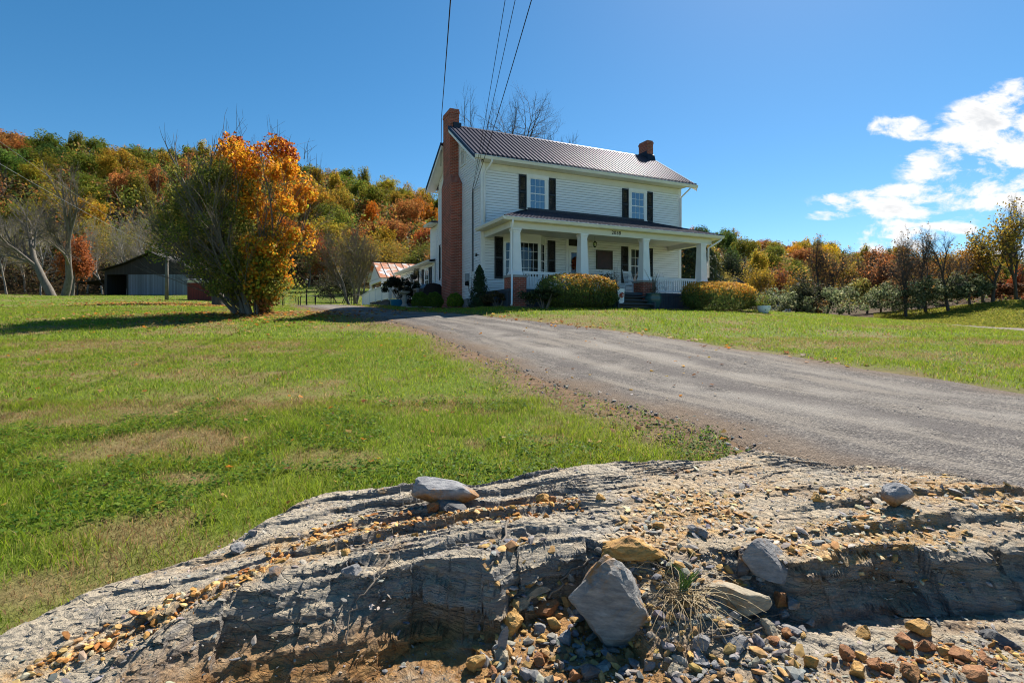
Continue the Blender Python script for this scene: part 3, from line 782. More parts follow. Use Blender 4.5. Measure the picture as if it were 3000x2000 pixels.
m.hexa([(A0r, RID_B-.13, RID_Z-.07), (A1+.01, RID_B-.13, RID_Z-.07), (A1+.01, RID_B+.13, RID_Z-.065), (A0r, RID_B+.13, RID_Z-.065)],
                 [(A0r, RID_B-.02, RID_Z+.035), (A1+.01, RID_B-.02, RID_Z+.035), (A1+.01, RID_B+.02, RID_Z+.035), (A0r, RID_B+.02, RID_Z+.035)]); hb(m, 'ridge_cap', M['roof'], roof)
m = HM(); m.box(A0+.4, A1-.05, EAVE_B+.05, EAVE_B+.07, roof_z(EAVE_B+.06)+.0, roof_z(EAVE_B+.06)+.07)
a = A0+.4
while a < A1-.05: m.box(a, a+.1, EAVE_B-.03, EAVE_B+.06, roof_z(EAVE_B)+.0, roof_z(EAVE_B)+.075); a += .2286
hb(m, 'snow_guard', M['roofedge'], roof)
# rake trim and soffits
for aa, sg, nm in ((A0, -1, 'rake_trim'), (A1, 1, 'rake_trim')):
    m = HM(); x0, x1 = aa-.012*sg*-1-.02, aa+.02
    for (b0, z0), (b1, z1) in (((EAVE_B-.06, roof_z(EAVE_B)-.03), (RID_B, RID_Z) if sg > 0 else (C0, roof_z(C0))), ((RID_B, RID_Z) if sg > 0 else (C1, roof_z(C1)), (REAR_B+.02, REAR_Z))):
        m.hexa([(x0, b0, z0-.15), (x1, b0, z0-.15), (x1, b1, z1-.15), (x0, b1, z1-.15)], [(x0, b0, z0+.02), (x1, b0, z0+.02), (x1, b1, z1+.02), (x0, b1, z1+.02)])
    hb(m, nm, M['rooftrim'])
    m = HM(); x0, x1 = (aa-.004, aa+.03) if sg < 0 else (aa-.03, aa+.004)
    for (b0, z0), (b1, z1) in (((EAVE_B-.04, roof_z(EAVE_B)-.03), (RID_B, RID_Z) if sg > 0 else (C0, roof_z(C0))), ((RID_B, RID_Z) if sg > 0 else (C1, roof_z(C1)), (REAR_B, REAR_Z))):
        m.hexa([(x0, b0, z0-.30), (x1, b0, z0-.30), (x1, b1, z1-.30), (x0, b1, z1-.30)], [(x0, b0, z0-.152), (x1, b0, z0-.152), (x1, b1, z1-.152), (x0, b1, z1-.152)])
    xa, xb = (A0+.03, -.03) if sg < 0 else (W_+.03, A1-.03)
    for (b0, z0), (b1, z1) in (((EAVE_B, roof_z(EAVE_B)), (RID_B, RID_Z) if sg > 0 else (C0, roof_z(C0))), ((RID_B, RID_Z) if sg > 0 else (C1, roof_z(C1)), (REAR_B, REAR_Z))):
        m.hexa([(xa, b0, z0-.19), (xb, b0, z0-.19), (xb, b1, z1-.19), (xa, b1, z1-.19)], [(xa, b0, z0-.16), (xb, b0, z0-.16), (xb, b1, z1-.16), (xa, b1, z1-.16)])
    hb(m, 'rake_soffit', M['white'])
m = HM(); m.box(-.03, W_+.03, EAVE_B+.02, -.045, 7.105, 7.135); m.box(A0+.03, A1-.03, EAVE_B-.02, EAVE_B+.018, 7.10, 7.235)
m.box(-.03, W_+.03, D_+.03, REAR_B, 7.28, 7.31); hb(m, 'eave_soffit', M['cream'])
def gutter(mb, a0, a1, b, z, h=.13, w=.12):
    mb.slab([(a0, b, z), (a0, b-w, z), (a0, b-w-.012, z-.03), (a0, b-w+.01, z-.07), (a0, b-w*.75, z-h), (a0, b, z-h)], (a1-a0, 0, 0))
m = HM(); gutter(m, A0+.02, A1-.02, EAVE_B-.022, 7.235, .14, .12); hb(m, 'gutter', M['cream'])
def spout(pts, r=.042):
    m = HM(); m.tube(pts, r, 8); hb(m, 'downspout', M['white'], smooth=True)
spout([(.25, EAVE_B-.08, 7.10), (.25, EAVE_B-.08, 7.02), (.16, -.18, 6.72), (.12, -.09, 6.62), (.115, -.09, 5.6), (.115, -.09, 4.50)])
spout([(11.35, EAVE_B-.08, 7.10), (11.35, EAVE_B-.08, 7.02), (11.22, -.18, 6.72), (11.18, -.09, 6.62), (11.18, -.09, 4.6)])

# windows
def window(name, a0, a1, z0, z1, cas=.10, cols=3, rows=2, double=True, b=0, parent=None, curtain=True, xf=None, glass='glass'):
    """casing with glass, muntins and a curtain; built on the front plane, moved by xf when it faces elsewhere"""
    xf = xf or (lambda p: p)
    def mk(mb): mb.v = [xf(v) for v in mb.v]; return mb
    m = HM(); y0, y1 = b-.065, b-.027
    m.box(a0, a0+cas, y0, y1, z0+.04, z1-cas); m.box(a1-cas, a1, y0, y1, z0+.04, z1-cas); m.box(a0-.01, a1+.01, y0-.012, y1, z1-cas, z1); m.box(a0-.03, a1+.03, y0-.04, y1, z0-.02, z0+.04)
    w = hb(mk(m), name, M['white'], parent)
    g0, g1, h0, h1 = a0+cas, a1-cas, z0+.04, z1-cas
    m = HM(); f = .035
    m.box(g0, g0+f, b-.055, b-.03, h0, h1); m.box(g1-f, g1, b-.055, b-.03, h0, h1); m.box(g0+f, g1-f, b-.055, b-.03, h1-f, h1); m.box(g0+f, g1-f, b-.055, b-.03, h0, h0+f)
    mid = (h0+h1)/2
    if double: m.box(g0+f, g1-f, b-.058, b-.03, mid-.022, mid+.022)
    hb(mk(m), 'sash', M['white'], w)
    m = HM()
    for i in range(1, cols):
        x = g0+f+(g1-g0-2*f)*i/cols; m.box(x-.008, x+.008, b-.050, b-.040, h0+f, h1-f)
    spans = [(h0+f, mid-.022), (mid+.022, h1-f)] if double else [(h0+f, h1-f)]
    for s0, s1 in spans:
        for i in range(1, rows):
            z = s0+(s1-s0)*i/rows; m.box(g0+f, g1-f, b-.0485, b-.0415, z-.008, z+.008)
    hb(mk(m), 'muntins', M['white'], w)
    m = HM(); m.quad((g0+f, b-.045, h0+f), (g1-f, b-.045, h0+f), (g1-f, b-.045, h1-f), (g0+f, b-.045, h1-f)); hb(mk(m), 'pane', M[glass], w)
    if curtain:
        m = HM(); k = 26; L = (g1-g0-2*f)
        pr = [(g0+f+L*i/k, b-.031-.003*math.sin(i*2.1)-.002*math.sin(i*5)) for i in range(k+1)]
        gap = (.40, .60) if curtain == 'open' else (2, 2)
        for i in range(k):
            if gap[0] < (i+.5)/k < gap[1]: continue
            m.quad((*pr[i], h0+f), (*pr[i+1], h0+f), (*pr[i+1], h1-f), (*pr[i], h1-f))
        hb(mk(m), 'curtain', M['curtain'], w)
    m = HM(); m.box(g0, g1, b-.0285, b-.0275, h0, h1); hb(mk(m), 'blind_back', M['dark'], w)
    return w
def shutter(a0, a1, z0, z1, b=0, xf=None, parent=None):
    xf = xf or (lambda p: p)
    m = HM(); y1, y0 = b-.028, b-.062; s = .05
    m.box(a0, a0+s, y0, y1, z0, z1); m.box(a1-s, a1, y0, y1, z0, z1)
    mid = (z0+z1)/2
    for z in (z0, mid-.04, z1-.08): m.box(a0+s, a1-s, y0+.002, y1, z, z+.08)
    for s0, s1 in ((z0+.08, mid-.04), (mid+.04, z1-.08)):
        k = int((s1-s0)/.045)
        for i in range(k):
            z = s0+(s1-s0)*i/k
            m.hexa([(a0+s, y0+.008, z), (a1-s, y0+.008, z), (a1-s, y0+.013, z), (a0+s, y0+.013, z)], [(a0+s, y1-.004, z+.045), (a1-s, y1-.004, z+.045), (a1-s, y1, z+.045), (a0+s, y1, z+.045)])
    m.v = [xf(v) for v in m.v]; hb(m, 'shutter', M['shutter'], parent)
window('window', 2.18, 3.30, 5.24, 6.84, .16, curtain=True)
shutter(1.79, 2.165, 5.22, 6.79); shutter(3.315, 3.69, 5.22, 6.79)
window('window', 7.86, 8.98, 5.20, 6.80, .16, curtain=True)
shutter(7.47, 7.845, 5.19, 6.75); shutter(8.995, 9.37, 5.19, 6.75)
window('window', 7.84, 8.98, 2.02, 3.92, .14, curtain='open', glass='glassdark')
shutter(7.42, 7.825, 2.05, 3.87); shutter(8.995, 9.37, 2.05, 3.87)
# bay window under the porch
m = HM(); BA, BB, BC, BD, BO = 1.02, 1.46, 2.66, 3.16, -.50
zt, zb = 4.12, 1.42
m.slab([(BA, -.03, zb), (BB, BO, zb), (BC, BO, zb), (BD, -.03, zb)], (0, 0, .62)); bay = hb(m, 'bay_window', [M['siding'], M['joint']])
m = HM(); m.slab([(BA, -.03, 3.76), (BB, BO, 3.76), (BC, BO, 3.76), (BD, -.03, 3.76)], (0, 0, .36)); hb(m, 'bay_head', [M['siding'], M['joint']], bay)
def facet(p, q):
    L = math.hypot(q[0]-p[0], q[1]-p[1]); c, s = (q[0]-p[0])/L, (q[1]-p[1])/L
    return lambda v: (p[0]+c*v[0]-s*v[1], p[1]+s*v[0]+c*v[1], v[2]), L
for (p, q, cols, rows, dbl) in (((BB, BO), (BC, BO), 4, 4, False), ((BC, BO), (BD, -.03), 2, 2, True), ((BA, -.03), (BB, BO), 2, 2, True)):
    xf, L = facet(p, q)
    window('bay_sash', .0, L, 2.06, 3.76, .10, cols, rows, dbl, b=.065, parent=bay, curtain=False, xf=xf, glass='glassdark')
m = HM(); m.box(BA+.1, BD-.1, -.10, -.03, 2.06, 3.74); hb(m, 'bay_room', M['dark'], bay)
shutter(.60, 1.0, 2.03, 3.89); shutter(3.27, 3.67, 2.05, 3.89)
# front door with transom
m = HM(); m.box(4.25, 4.38, -.06, -.027, 1.42, 4.20); m.box(5.36, 5.49, -.06, -.027, 1.42, 4.20); m.box(4.38, 5.36, -.06, -.027, 4.08, 4.20); m.box(4.38, 5.36, -.06, -.027, 3.58, 3.71)
door = hb(m, 'front_door', M['white'])
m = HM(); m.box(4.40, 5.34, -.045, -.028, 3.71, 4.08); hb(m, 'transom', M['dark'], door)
m = HM(); x0, x1 = 4.40, 5.34
m.box(x0, x0+.13, -.055, -.028, 1.45, 3.56); m.box(x1-.13, x1, -.055, -.028, 1.45, 3.56); m.box(x0+.13, x1-.13, -.055, -.028, 3.40, 3.56); m.box(x0+.13, x1-.13, -.055, -.028, 1.45, 2.30)
m.box(4.855, 4.885, -.052, -.03, 2.30, 3.40); m.box(x0+.13, x1-.13, -.0515, -.0305, 2.83, 2.86); hb(m, 'door_leaf', M['white'], door)
m = HM(); m.quad((x0+.13, -.04, 2.3), (x1-.13, -.04, 2.3), (x1-.13, -.04, 3.4), (x0+.13, -.04, 3.4)); hb(m, 'door_glass', M['glassdark'], door)
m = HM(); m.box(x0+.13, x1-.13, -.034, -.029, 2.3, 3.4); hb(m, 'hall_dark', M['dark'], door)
m = HM(); m.lathe((x0+.06, -.075, 2.42), [(.001, -.03), (.028, -.015), (.028, .015), (.001, .03)], 10); hb(m, 'door_handle', M['blackmetal'], door, True)
# louvred vent in the gable
gx = lambda v: (v[1], v[0], v[2])   # front-plane coords (along b) -> left gable
m = HM()
for q in ((1.98, 2.06, 7.56, 8.44), (2.64, 2.72, 7.56, 8.44), (2.06, 2.64, 7.56, 7.63), (2.06, 2.64, 8.37, 8.44)): m.box(q[0], q[1], -.06, -.028, q[2], q[3])
for i in range(13):
    z = 7.64+i*.056; m.hexa([(2.06, -.055, z), (2.64, -.055, z), (2.64, -.05, z), (2.06, -.05, z)], [(2.06, -.03, z+.05), (2.64, -.03, z+.05), (2.64, -.028, z+.05), (2.06, -.028, z+.05)])
m.v = [gx(v) for v in m.v]; hb(m, 'gable_vent', M['white'])
shutter(5.84, 6.17, 2.38, 4.28, xf=gx)
window('window', 4.75, 5.80, 2.4, 4.25, .12, xf=gx)

# chimneys
def chimney(prof):
    m = HM()
    for (a0, a1, b0, b1, z0), (c0, c1, d0, d1, z1) in zip(prof[:-1], prof[1:]):
        m.hexa([(a0, b0, z0), (a1, b0, z0), (a1, b1, z0), (a0, b1, z0)], [(c0, d0, z1), (c1, d0, z1), (c1, d1, z1), (c0, d1, z1)])
    return m
m = chimney([(-.56, -.03, 2.48, 4.06, .3), (-.56, -.03, 2.48, 4.06, 6.78)])
m.cm = 0
for p in ([(-.56, -.03, 2.48, 4.06, 6.78), (-.45, -.03, 2.98, 4.10, 7.28)], [(-.45, -.03, 3.0, 4.12, 7.28), (-.45, .02, 3.04, 4.14, 10.30)],
          [(-.47, .04, 3.02, 4.16, 10.30), (-.47, .04, 3.02, 4.16, 10.42)], [(-.455, .025, 3.035, 4.145, 10.42), (-.455, .025, 3.035, 4.145, 10.52)]):
    c = chimney(p); n0 = len(m.v); m.v += c.v; m.f += [tuple(i+n0 for i in f) for f in c.f]; m.m += [0]*len(c.f)
ch = hb(m, 'chimney', M['brick'])
m = HM(); m.box(-.30, .10, 2.94, 3.035, 9.50, 9.84); m.box(.022, .10, 3.036, 4.1, 9.2, 9.86); hb(m, 'flashing', M['roofedge'], ch)
m = chimney([(11.30, 11.72, 2.78, 3.55, 9.2), (11.30, 11.72, 2.78, 3.55, 10.38)])
for p in ([(11.28, 11.74, 2.76, 3.57, 10.38), (11.28, 11.74, 2.76, 3.57, 10.50)], [(11.31, 11.71, 2.79, 3.54, 10.50), (11.31, 11.71, 2.79, 3.54, 10.58)]):
    c = chimney(p); n0 = len(m.v); m.v += c.v; m.f += [tuple(i+n0 for i in f) for f in c.f]; m.m += [0]*len(c.f)
ch2 = hb(m, 'chimney', M['brick'])
m = HM(); m.hexa([(11.22, 2.62, 9.36), (11.79, 2.62, 9.36), (11.79, 2.785, 9.42), (11.22, 2.785, 9.42)], [(11.26, 2.70, 9.72), (11.76, 2.70, 9.72), (11.76, 2.782, 9.80), (11.26, 2.782, 9.80)])
m.box(11.245, 11.298, 2.79, 3.6, 9.35, 9.95); hb(m, 'flashing', M['roofedge'], ch2)

# ---- porch
PE0, PE1, PB, PZ, PW = -.22, 11.12, -2.98, 4.20, 5.20
hl, hr = 2.2, 8.75
m = HM()
pts = {'fl': (PE0, PB, PZ), 'fr': (PE1, PB, PZ), 'wl': (PE0, -.03, PZ), 'wr': (PE1, -.03, PZ), 'hl': (hl, -.03, PW), 'hr': (hr, -.03, PW)}
m.slab([pts['fl'], pts['fr'], pts['hr'], pts['hl']], (0, 0, -.04)); m.slab([pts['wl'], pts['fl'], pts['hl']], (0, 0, -.04)); m.slab([pts['fr'], pts['wr'], pts['hr']], (0, 0, -.04))
a = PE0+.1
while a < PE1:
    bt = PB+(3-.05)*min(1, (a-PE0)/(hl-PE0), (PE1-a)/(PE1-hr)); zt_ = PZ+(PW-PZ)*(bt-PB)/(-.03-PB)
    if bt > PB+.1:
        m.hexa([(a-.02, PB-.01, PZ-.003), (a+.02, PB-.01, PZ-.003), (a+.02, bt, zt_-.003), (a-.02, bt, zt_-.003)], [(a-.011, PB-.01, PZ+.028), (a+.011, PB-.01, PZ+.028), (a+.011, bt, zt_+.028), (a-.011, bt, zt_+.028)])
    a += .2286
proof = hb(m, 'porch_roof', M['roof'])
m = HM(); m.tube([pts['fl'], pts['hl']], .05, 6); m.tube([pts['fr'], pts['hr']], .05, 6); m.box(hl, hr, -.12, -.045, PW-.05, PW+.10); hb(m, 'hip_cap', M['roofedge'], proof)
m = HM(); gutter(m, PE0, PE1, PB-.002, PZ-.015, .13, .11)
m.slab([(PE0, -.06, PZ-.015), (PE0-.11, -.06, PZ-.015), (PE0-.12, -.06, PZ-.05), (PE0-.08, -.06, PZ-.145), (PE0, -.06, PZ-.145)], (0, PB-.05, 0)); hb(m, 'porch_gutter', M['cream'])
BB0 = -2.62  # column line
m = HM(); m.box(.10, 10.62, BB0-.14, BB0+.14, 3.80, 4.06); m.box(.10, .38, BB0+.14, -.04, 3.80, 4.06); m.box(10.34, 10.62, BB0+.14, -.04, 3.80, 4.06); m.box(.08, 10.64, BB0-.155, BB0-.142, 3.79, 3.84)
hb(m, 'porch_beam', M['cream'])
m = HM(); m.box(PE0+.01, PE1-.01, PB+.01, -.045, 4.065, 4.10); m.box(.38, 10.34, BB0+.145, -.05, 4.02, 4.06); hb(m, 'porch_ceiling', M['cream'])
m = HM(); m.box(PE0+.005, PE1-.005, PB+.002, PB+.025, 4.04, 4.15); m.box(PE0+.002, PE0+.025, PB+.03, -.06, 4.04, 4.15); m.box(PE1-.025, PE1-.002, PB+.03, -.06, 4.04, 4.15); hb(m, 'porch_fascia', M['cream'])
m = HM(); m.box(0, 10.75, -2.93, -.04, 1.28, 1.40); hb(m, 'porch_floor', M['deckgrey'])
for a0, a1 in ((.0, 4.55), (6.9, 10.75)):
    k = int((a1-a0)/.14); m = HM(); m.box(a0+.01, a1-.01, -2.868, -2.86, .42, 1.27)
    for i in range(k): m.box(a0+(a1-a0)*i/k+.006, a0+(a1-a0)*(i+1)/k-.006, -2.90, -2.867, .4, 1.28)
    if a0 == 0:
        for i in range(20): m.box(.02, .05, -2.8+i*.14, -2.8+i*.14+.128, .5, 1.28)
        m.box(.045, .055, -2.865, -.06, .5, 1.27)
    hb(m, 'porch_skirt', M['deckgrey'])
m = HM()
for i, (z, b) in enumerate(((1.21, -3.20), (1.04, -3.48), (.87, -3.76))):
    m.box(4.58, 6.38, b-.02, b+.30, z-.04, z); m.box(4.60, 6.36, b+.25, b+.28, z-.165, z-.042)
m.box(4.52, 4.575, -3.78, -2.94, .4, .95); m.box(6.385, 6.44, -3.78, -2.94, .4, .95)
hb(m, 'porch_steps', M['deckgrey'])
for i, ac in enumerate((.40, 3.52, 6.76, 10.12)):
    m = HM(); m.taper(ac, BB0, 2.02, 3.72, .40, .29); m.box(ac-.235, ac+.235, BB0-.235, BB0+.235, 1.94, 2.02); m.taper(ac, BB0, 2.02, 2.10, .45, .405); m.box(ac-.19, ac+.19, BB0-.19, BB0+.19, 3.72, 3.80)
    m.box(ac-.165, ac+.165, BB0-.165, BB0+.165, 3.64, 3.715)
    c = hb(m, 'porch_column', M['white'])
    m = HM(); m.box(ac-.33, ac+.33, BB0-.33, BB0+.33, .3, 1.84); p = hb(m, 'brick_pier', M['brick'])
    m = HM(); m.box(ac-.37, ac+.37, BB0-.37, BB0+.37, 1.84, 1.935); hb(m, 'pier_cap', M['conc'], p)
def rail(a0, a1):
    m = HM(); m.box(a0, a1, BB0-.045, BB0+.045, 2.08, 2.13); m.box(a0, a1, BB0-.03, BB0+.03, 2.02, 2.078); m.box(a0, a1, BB0-.03, BB0+.03, 1.47, 1.53)
    k = int((a1-a0)/.125)
    for i in range(k):
        x = a0+(a1-a0)*(i+.5)/k; m.box(x-.02, x+.02, BB0-.02, BB0+.02, 1.53, 2.02)
    hb(m, 'porch_railing', M['white'])
rail(.735, 3.185); rail(7.095, 9.785)
spout([(.10, PB-.06, 4.06), (.10, PB-.06, 3.98), (.11, BB0-.30, 3.72), (.12, BB0-.24, 3.62), (.12, BB0-.24, 2.2), (.06, BB0-.42, 1.98), (.06, BB0-.42, .82), (.0, BB0-.50, .74)])
spout([(10.95, PB-.06, 4.06), (10.95, PB-.06, 3.98), (10.44, BB0-.30, 3.66), (10.38, BB0-.2, 3.60), (10.38, BB0-.2, 2.2)])
# house number (text made into a mesh)
def text_mesh(body, size):
    cu = bpy.data.curves.new('text', 'FONT'); cu.body = body; cu.size = size; cu.extrude = .006; cu.align_x = 'CENTER'; cu.space_character = 1.12
    o = bpy.data.objects.new('text', cu); COL.objects.link(o)
    dg = bpy.context.evaluated_depsgraph_get(); me = bpy.data.meshes.new_from_object(o.evaluated_get(dg))
    bpy.data.objects.remove(o); return me
me = text_mesh('2038', .22); me.transform(Matrix.Translation((5.15, BB0-.150, 3.875-HZ)) @ Matrix.Rotation(PI/2, 4, 'X'))
me.materials.clear(); me.materials.append(M['blackmetal']); link('house_number', me, house)

# rear ell behind the gable and the one storey wing
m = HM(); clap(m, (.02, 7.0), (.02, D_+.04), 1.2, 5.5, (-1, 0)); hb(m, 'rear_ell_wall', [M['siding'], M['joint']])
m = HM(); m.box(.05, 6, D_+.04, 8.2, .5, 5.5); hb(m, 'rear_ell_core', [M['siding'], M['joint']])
m = HM(); m.box(-.35, 6.2, D_+.08, 8.3, 5.58, 5.66); hb(m, 'rear_ell_roof', M['roof'])
m = HM(); m.slab([(-.36, D_+.2, 5.58), (-.47, D_+.2, 5.58), (-.48, D_+.2, 5.54), (-.45, D_+.2, 5.46), (-.36, D_+.2, 5.46)], (0, 1.2, 0)); m.box(-.36, .0, D_+.2, D_+1.4, 5.50, 5.575); hb(m, 'rear_ell_gutter', M['cream'])
WZ = 3.55
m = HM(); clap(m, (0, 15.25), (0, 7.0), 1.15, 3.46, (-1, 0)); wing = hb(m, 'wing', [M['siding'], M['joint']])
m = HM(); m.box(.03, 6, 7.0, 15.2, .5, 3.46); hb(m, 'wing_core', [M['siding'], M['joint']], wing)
m = HM(); m.slab([(-.35, 7.0, WZ+.05), (-.35, 15.6, WZ+.05), (4.0, 15.6, 4.25), (4.0, 7.0, 4.25)], (0, 0, -.05)); hb(m, 'wing_roof', M['roof'], wing)
m = HM(); m.slab([(-.352, 7.0, WZ+.02), (-.46, 7.0, WZ+.02), (-.47, 7.0, WZ-.02), (-.43, 7.0, WZ-.07), (-.352, 7.0, WZ-.07)], (0, 8.6, 0)); m.box(-.35, -.03, 7.0, 15.6, WZ-.10, WZ-.06); hb(m, 'wing_gutter', M['cream'], wing)
m = HM(); m.box(-.04, -.028, 15.1, 15.27, 1.15, 3.44); m.box(-.04, -.028, 7.0, 7.12, 1.15, 3.44); m.box(-.042, -.028, 7.12, 15.1, 3.28, 3.45); hb(m, 'wing_trim', M['cream'], wing)
m = HM(); m.tube([(-.42, 15.5, WZ-.1), (-.42, 15.5, WZ-.25), (-.12, 15.36, WZ-.55), (-.10, 15.34, 1.3)], .045, 8); hb(m, 'wing_downspout', M['white'], wing, True)
window('wing_window', 12.42, 14.30, 1.95, 3.22, .10, 4, 2, True, xf=gx, parent=house)
shutter(14.34, 14.78, 1.95, 3.2, xf=gx); shutter(11.92, 12.38, 1.95, 3.2, xf=gx)
window('wing_window', 8.20, 9.10, 1.95, 3.28, .10, 2, 2, True, xf=gx, parent=house)
shutter(9.16, 9.70, 1.9, 3.28, xf=gx); shutter(7.62, 8.14, 1.9, 3.28, xf=gx)
m = HM()
for q in ((10.42, 10.52, 1.40, 3.42), (11.48, 11.58, 1.40, 3.42)): m.box(-.07, -.028, q[0], q[1], q[2], q[3])
m.box(-.07, -.028, 10.52, 11.48, 3.34, 3.42); m.box(-.06, -.03, 10.52, 11.48, 1.40, 1.6); wd = hb(m, 'wing_door', M['shutter'])
m = HM(); m.quad((-.055, 10.52, 1.6), (-.055, 11.48, 1.6), (-.055, 11.48, 3.34), (-.055, 10.52, 3.34)); hb(m, 'wing_door_glass', M['glass'], wd)
m = HM(); m.box(-.04, -.03, 10.52, 11.48, 1.6, 3.34); hb(m, 'wing_door_dark', M['dark'], wd)
# meter, service cables on the gable wall
m = HM(); m.box(-.16, -.03, 1.48, 1.72, 2.02, 2.36); eb = hb(m, 'meter_box', M['grey'])
m = HM(); m.lathe((-.10, 1.60, 1.80), [(.07, 0), (.10, .02), (.10, .16), (.07, .2)], 14); hb(m, 'meter_dial', M['blackmetal'], eb, True)
m = HM(); m.box(-.06, -.03, 1.15, 1.30, 2.15, 2.45); m.box(-.055, -.03, .85, 1.05, 2.2, 2.4); hb(m, 'cable_box', M['white'], eb)
m = HM()
m.tube([(-.05, .97, 6.08), (-.045, 1.04, 5.9), (-.045, 1.05, 2.36)], .018, 6); m.tube([(-.05, .92, 6.06), (-.05, .90, 5.8), (-.045, .90, 2.30), (-.05, 1.1, 2.2)], .011, 5)
m.tube([(-.05, 1.55, 1.80), (-.07, 1.4, 1.5), (-.06, 1.25, 1.45), (-.05, 1.20, 1.2), (-.05, 1.18, .9)], .01, 5); m.tube([(-.05, 1.2, 2.15), (-.06, 1.05, 1.6), (-.05, 1.2, 1.4)], .009, 5)
m.tube([(-.08, .80, 6.1), (-.03, .98, 6.12)], .02, 5); hb(m, 'service_cable', M['blackmetal'])
m = HM(); m.tube([(-.03, .25, 3.06), (-.16, .25, 3.08)], .014, 6); m.taper(-.17, .22, 3.0, 3.12, .07, .05); hb(m, 'outdoor_tap', M['blackmetal'])
# ------------------------------------------------------------------ foliage builders
def quads_from(P, Nn, size, aspect=1.0, roll=None, fold=0.0):
    """one diamond / quad per point P, facing Nn"""
    n = len(P)
    Nn = Nn/np.maximum(1e-6, np.linalg.norm(Nn, axis=1))[:, None]
    a = np.where(np.abs(Nn[:, 2:3]) < .9, np.array([[0, 0, 1.]]), np.array([[1., 0, 0]]))
    u = np.cross(Nn, a); u /= np.linalg.norm(u, axis=1)[:, None]; v = np.cross(Nn, u)
    r = RNG.uniform(0, 2*PI, n) if roll is None else roll
    c, s = np.cos(r)[:, None], np.sin(r)[:, None]
    U = (u*c+v*s)*np.asarray(size).reshape(-1, 1)*.5; Vv = (v*c-u*s)*np.asarray(size).reshape(-1, 1)*.5*aspect
    q = np.stack([P-U, P-Vv*.8+U*.1, P+U, P+Vv*.8+U*.1], 1)
    return q.reshape(-1, 3), np.arange(4*n).reshape(n, 4)
def maple_from(P, Nn, size):
    """lobed leaf as one seven-sided face"""
    n = len(P); Nn = Nn/np.maximum(1e-6, np.linalg.norm(Nn, axis=1))[:, None]
    a = np.where(np.abs(Nn[:, 2:3]) < .9, np.array([[0, 0, 1.]]), np.array([[1., 0, 0]]))
    u = np.cross(Nn, a); u /= np.linalg.norm(u, axis=1)[:, None]; v = np.cross(Nn, u)
    r = RNG.uniform(0, 2*PI, n); c, s = np.cos(r)[:, None], np.sin(r)[:, None]
    U = u*c+v*s; Vv = v*c-u*s
    pr = [(0, -.5), (.28, -.12), (.55, -.1), (.30, .18), (.28, .42), (0, .22), (0, .6), (-.0, .22), (-.28, .42), (-.30, .18), (-.55, -.1), (-.28, -.12)]
    pr = [(0, -.45), (.30, -.25), (.55, .0), (.27, .18), (0, .6), (-.27, .18), (-.55, .0), (-.30, -.25)]
    sz = np.asarray(size).reshape(-1, 1)
    q = np.stack([P+(U*x+Vv*y)*sz+Nn*sz*(.18*abs(x)) for x, y in pr], 1)
    k = len(pr); return q.reshape(-1, 3), np.arange(k*n).reshape(n, k)
def rdir(n):
    v = RNG.normal(size=(n, 3)); return v/np.linalg.norm(v, axis=1)[:, None]
def palette(n, cols, w=None, jit=.25, per=1):
    c = np.array(cols)[RNG.choice(len(cols), n, p=None if w is None else np.array(w)/sum(w))]
    c = c*(1+jit*RNG.uniform(-1, 1, (n, 1)))*(1+.08*RNG.uniform(-1, 1, (n, 3)))
    return np.clip(np.repeat(np.c_[c, np.ones(n)], per, 0), 0, 1)
def foliage(name, P, Nn, size, cols, mat, parent=None, shape='quad', aspect=.7):
    V, Fc = (quads_from(P, Nn, size, aspect) if shape == 'quad' else maple_from(P, Nn, size))
    k = Fc.shape[1]
    C = np.repeat(cols, k, 0)
    return npmesh(name, V, Fc, mat, attrs={'Col': ('FLOAT_COLOR', 'POINT', C)}, parent=parent)

def tubes(name, br, mat, sides=5, parent=None):
    V = []; Fc = []; n0 = 0
    for pts, rad in br:
        P = np.asarray(pts, float); R = np.asarray(rad, float); m = len(P)
        T = np.gradient(P, axis=0); T /= np.maximum(1e-9, np.linalg.norm(T, axis=1))[:, None]
        ref = np.array([0, 0, 1.]) if abs(T[0, 2]) < .8 else np.array([1., 0, 0])
        u = np.cross(T, ref); u /= np.maximum(1e-9, np.linalg.norm(u, axis=1))[:, None]; v = np.cross(T, u)
        s = sides if R[0] > .025 else 3
        an = np.arange(s)*2*PI/s
        ring = P[:, None]+R[:, None, None]*(u[:, None]*np.cos(an)[None, :, None]+v[:, None]*np.sin(an)[None, :, None])
        V.append(ring.reshape(-1, 3))
        i = np.arange(m-1)[:, None]*s; j = np.arange(s)[None]
        Fc.append((np.stack([i+j, i+(j+1) % s, i+s+(j+1) % s, i+s+j], -1)+n0).reshape(-1, 4)); n0 += m*s
    return npmesh(name, np.concatenate(V), np.concatenate(Fc), mat, smooth=True, parent=parent)

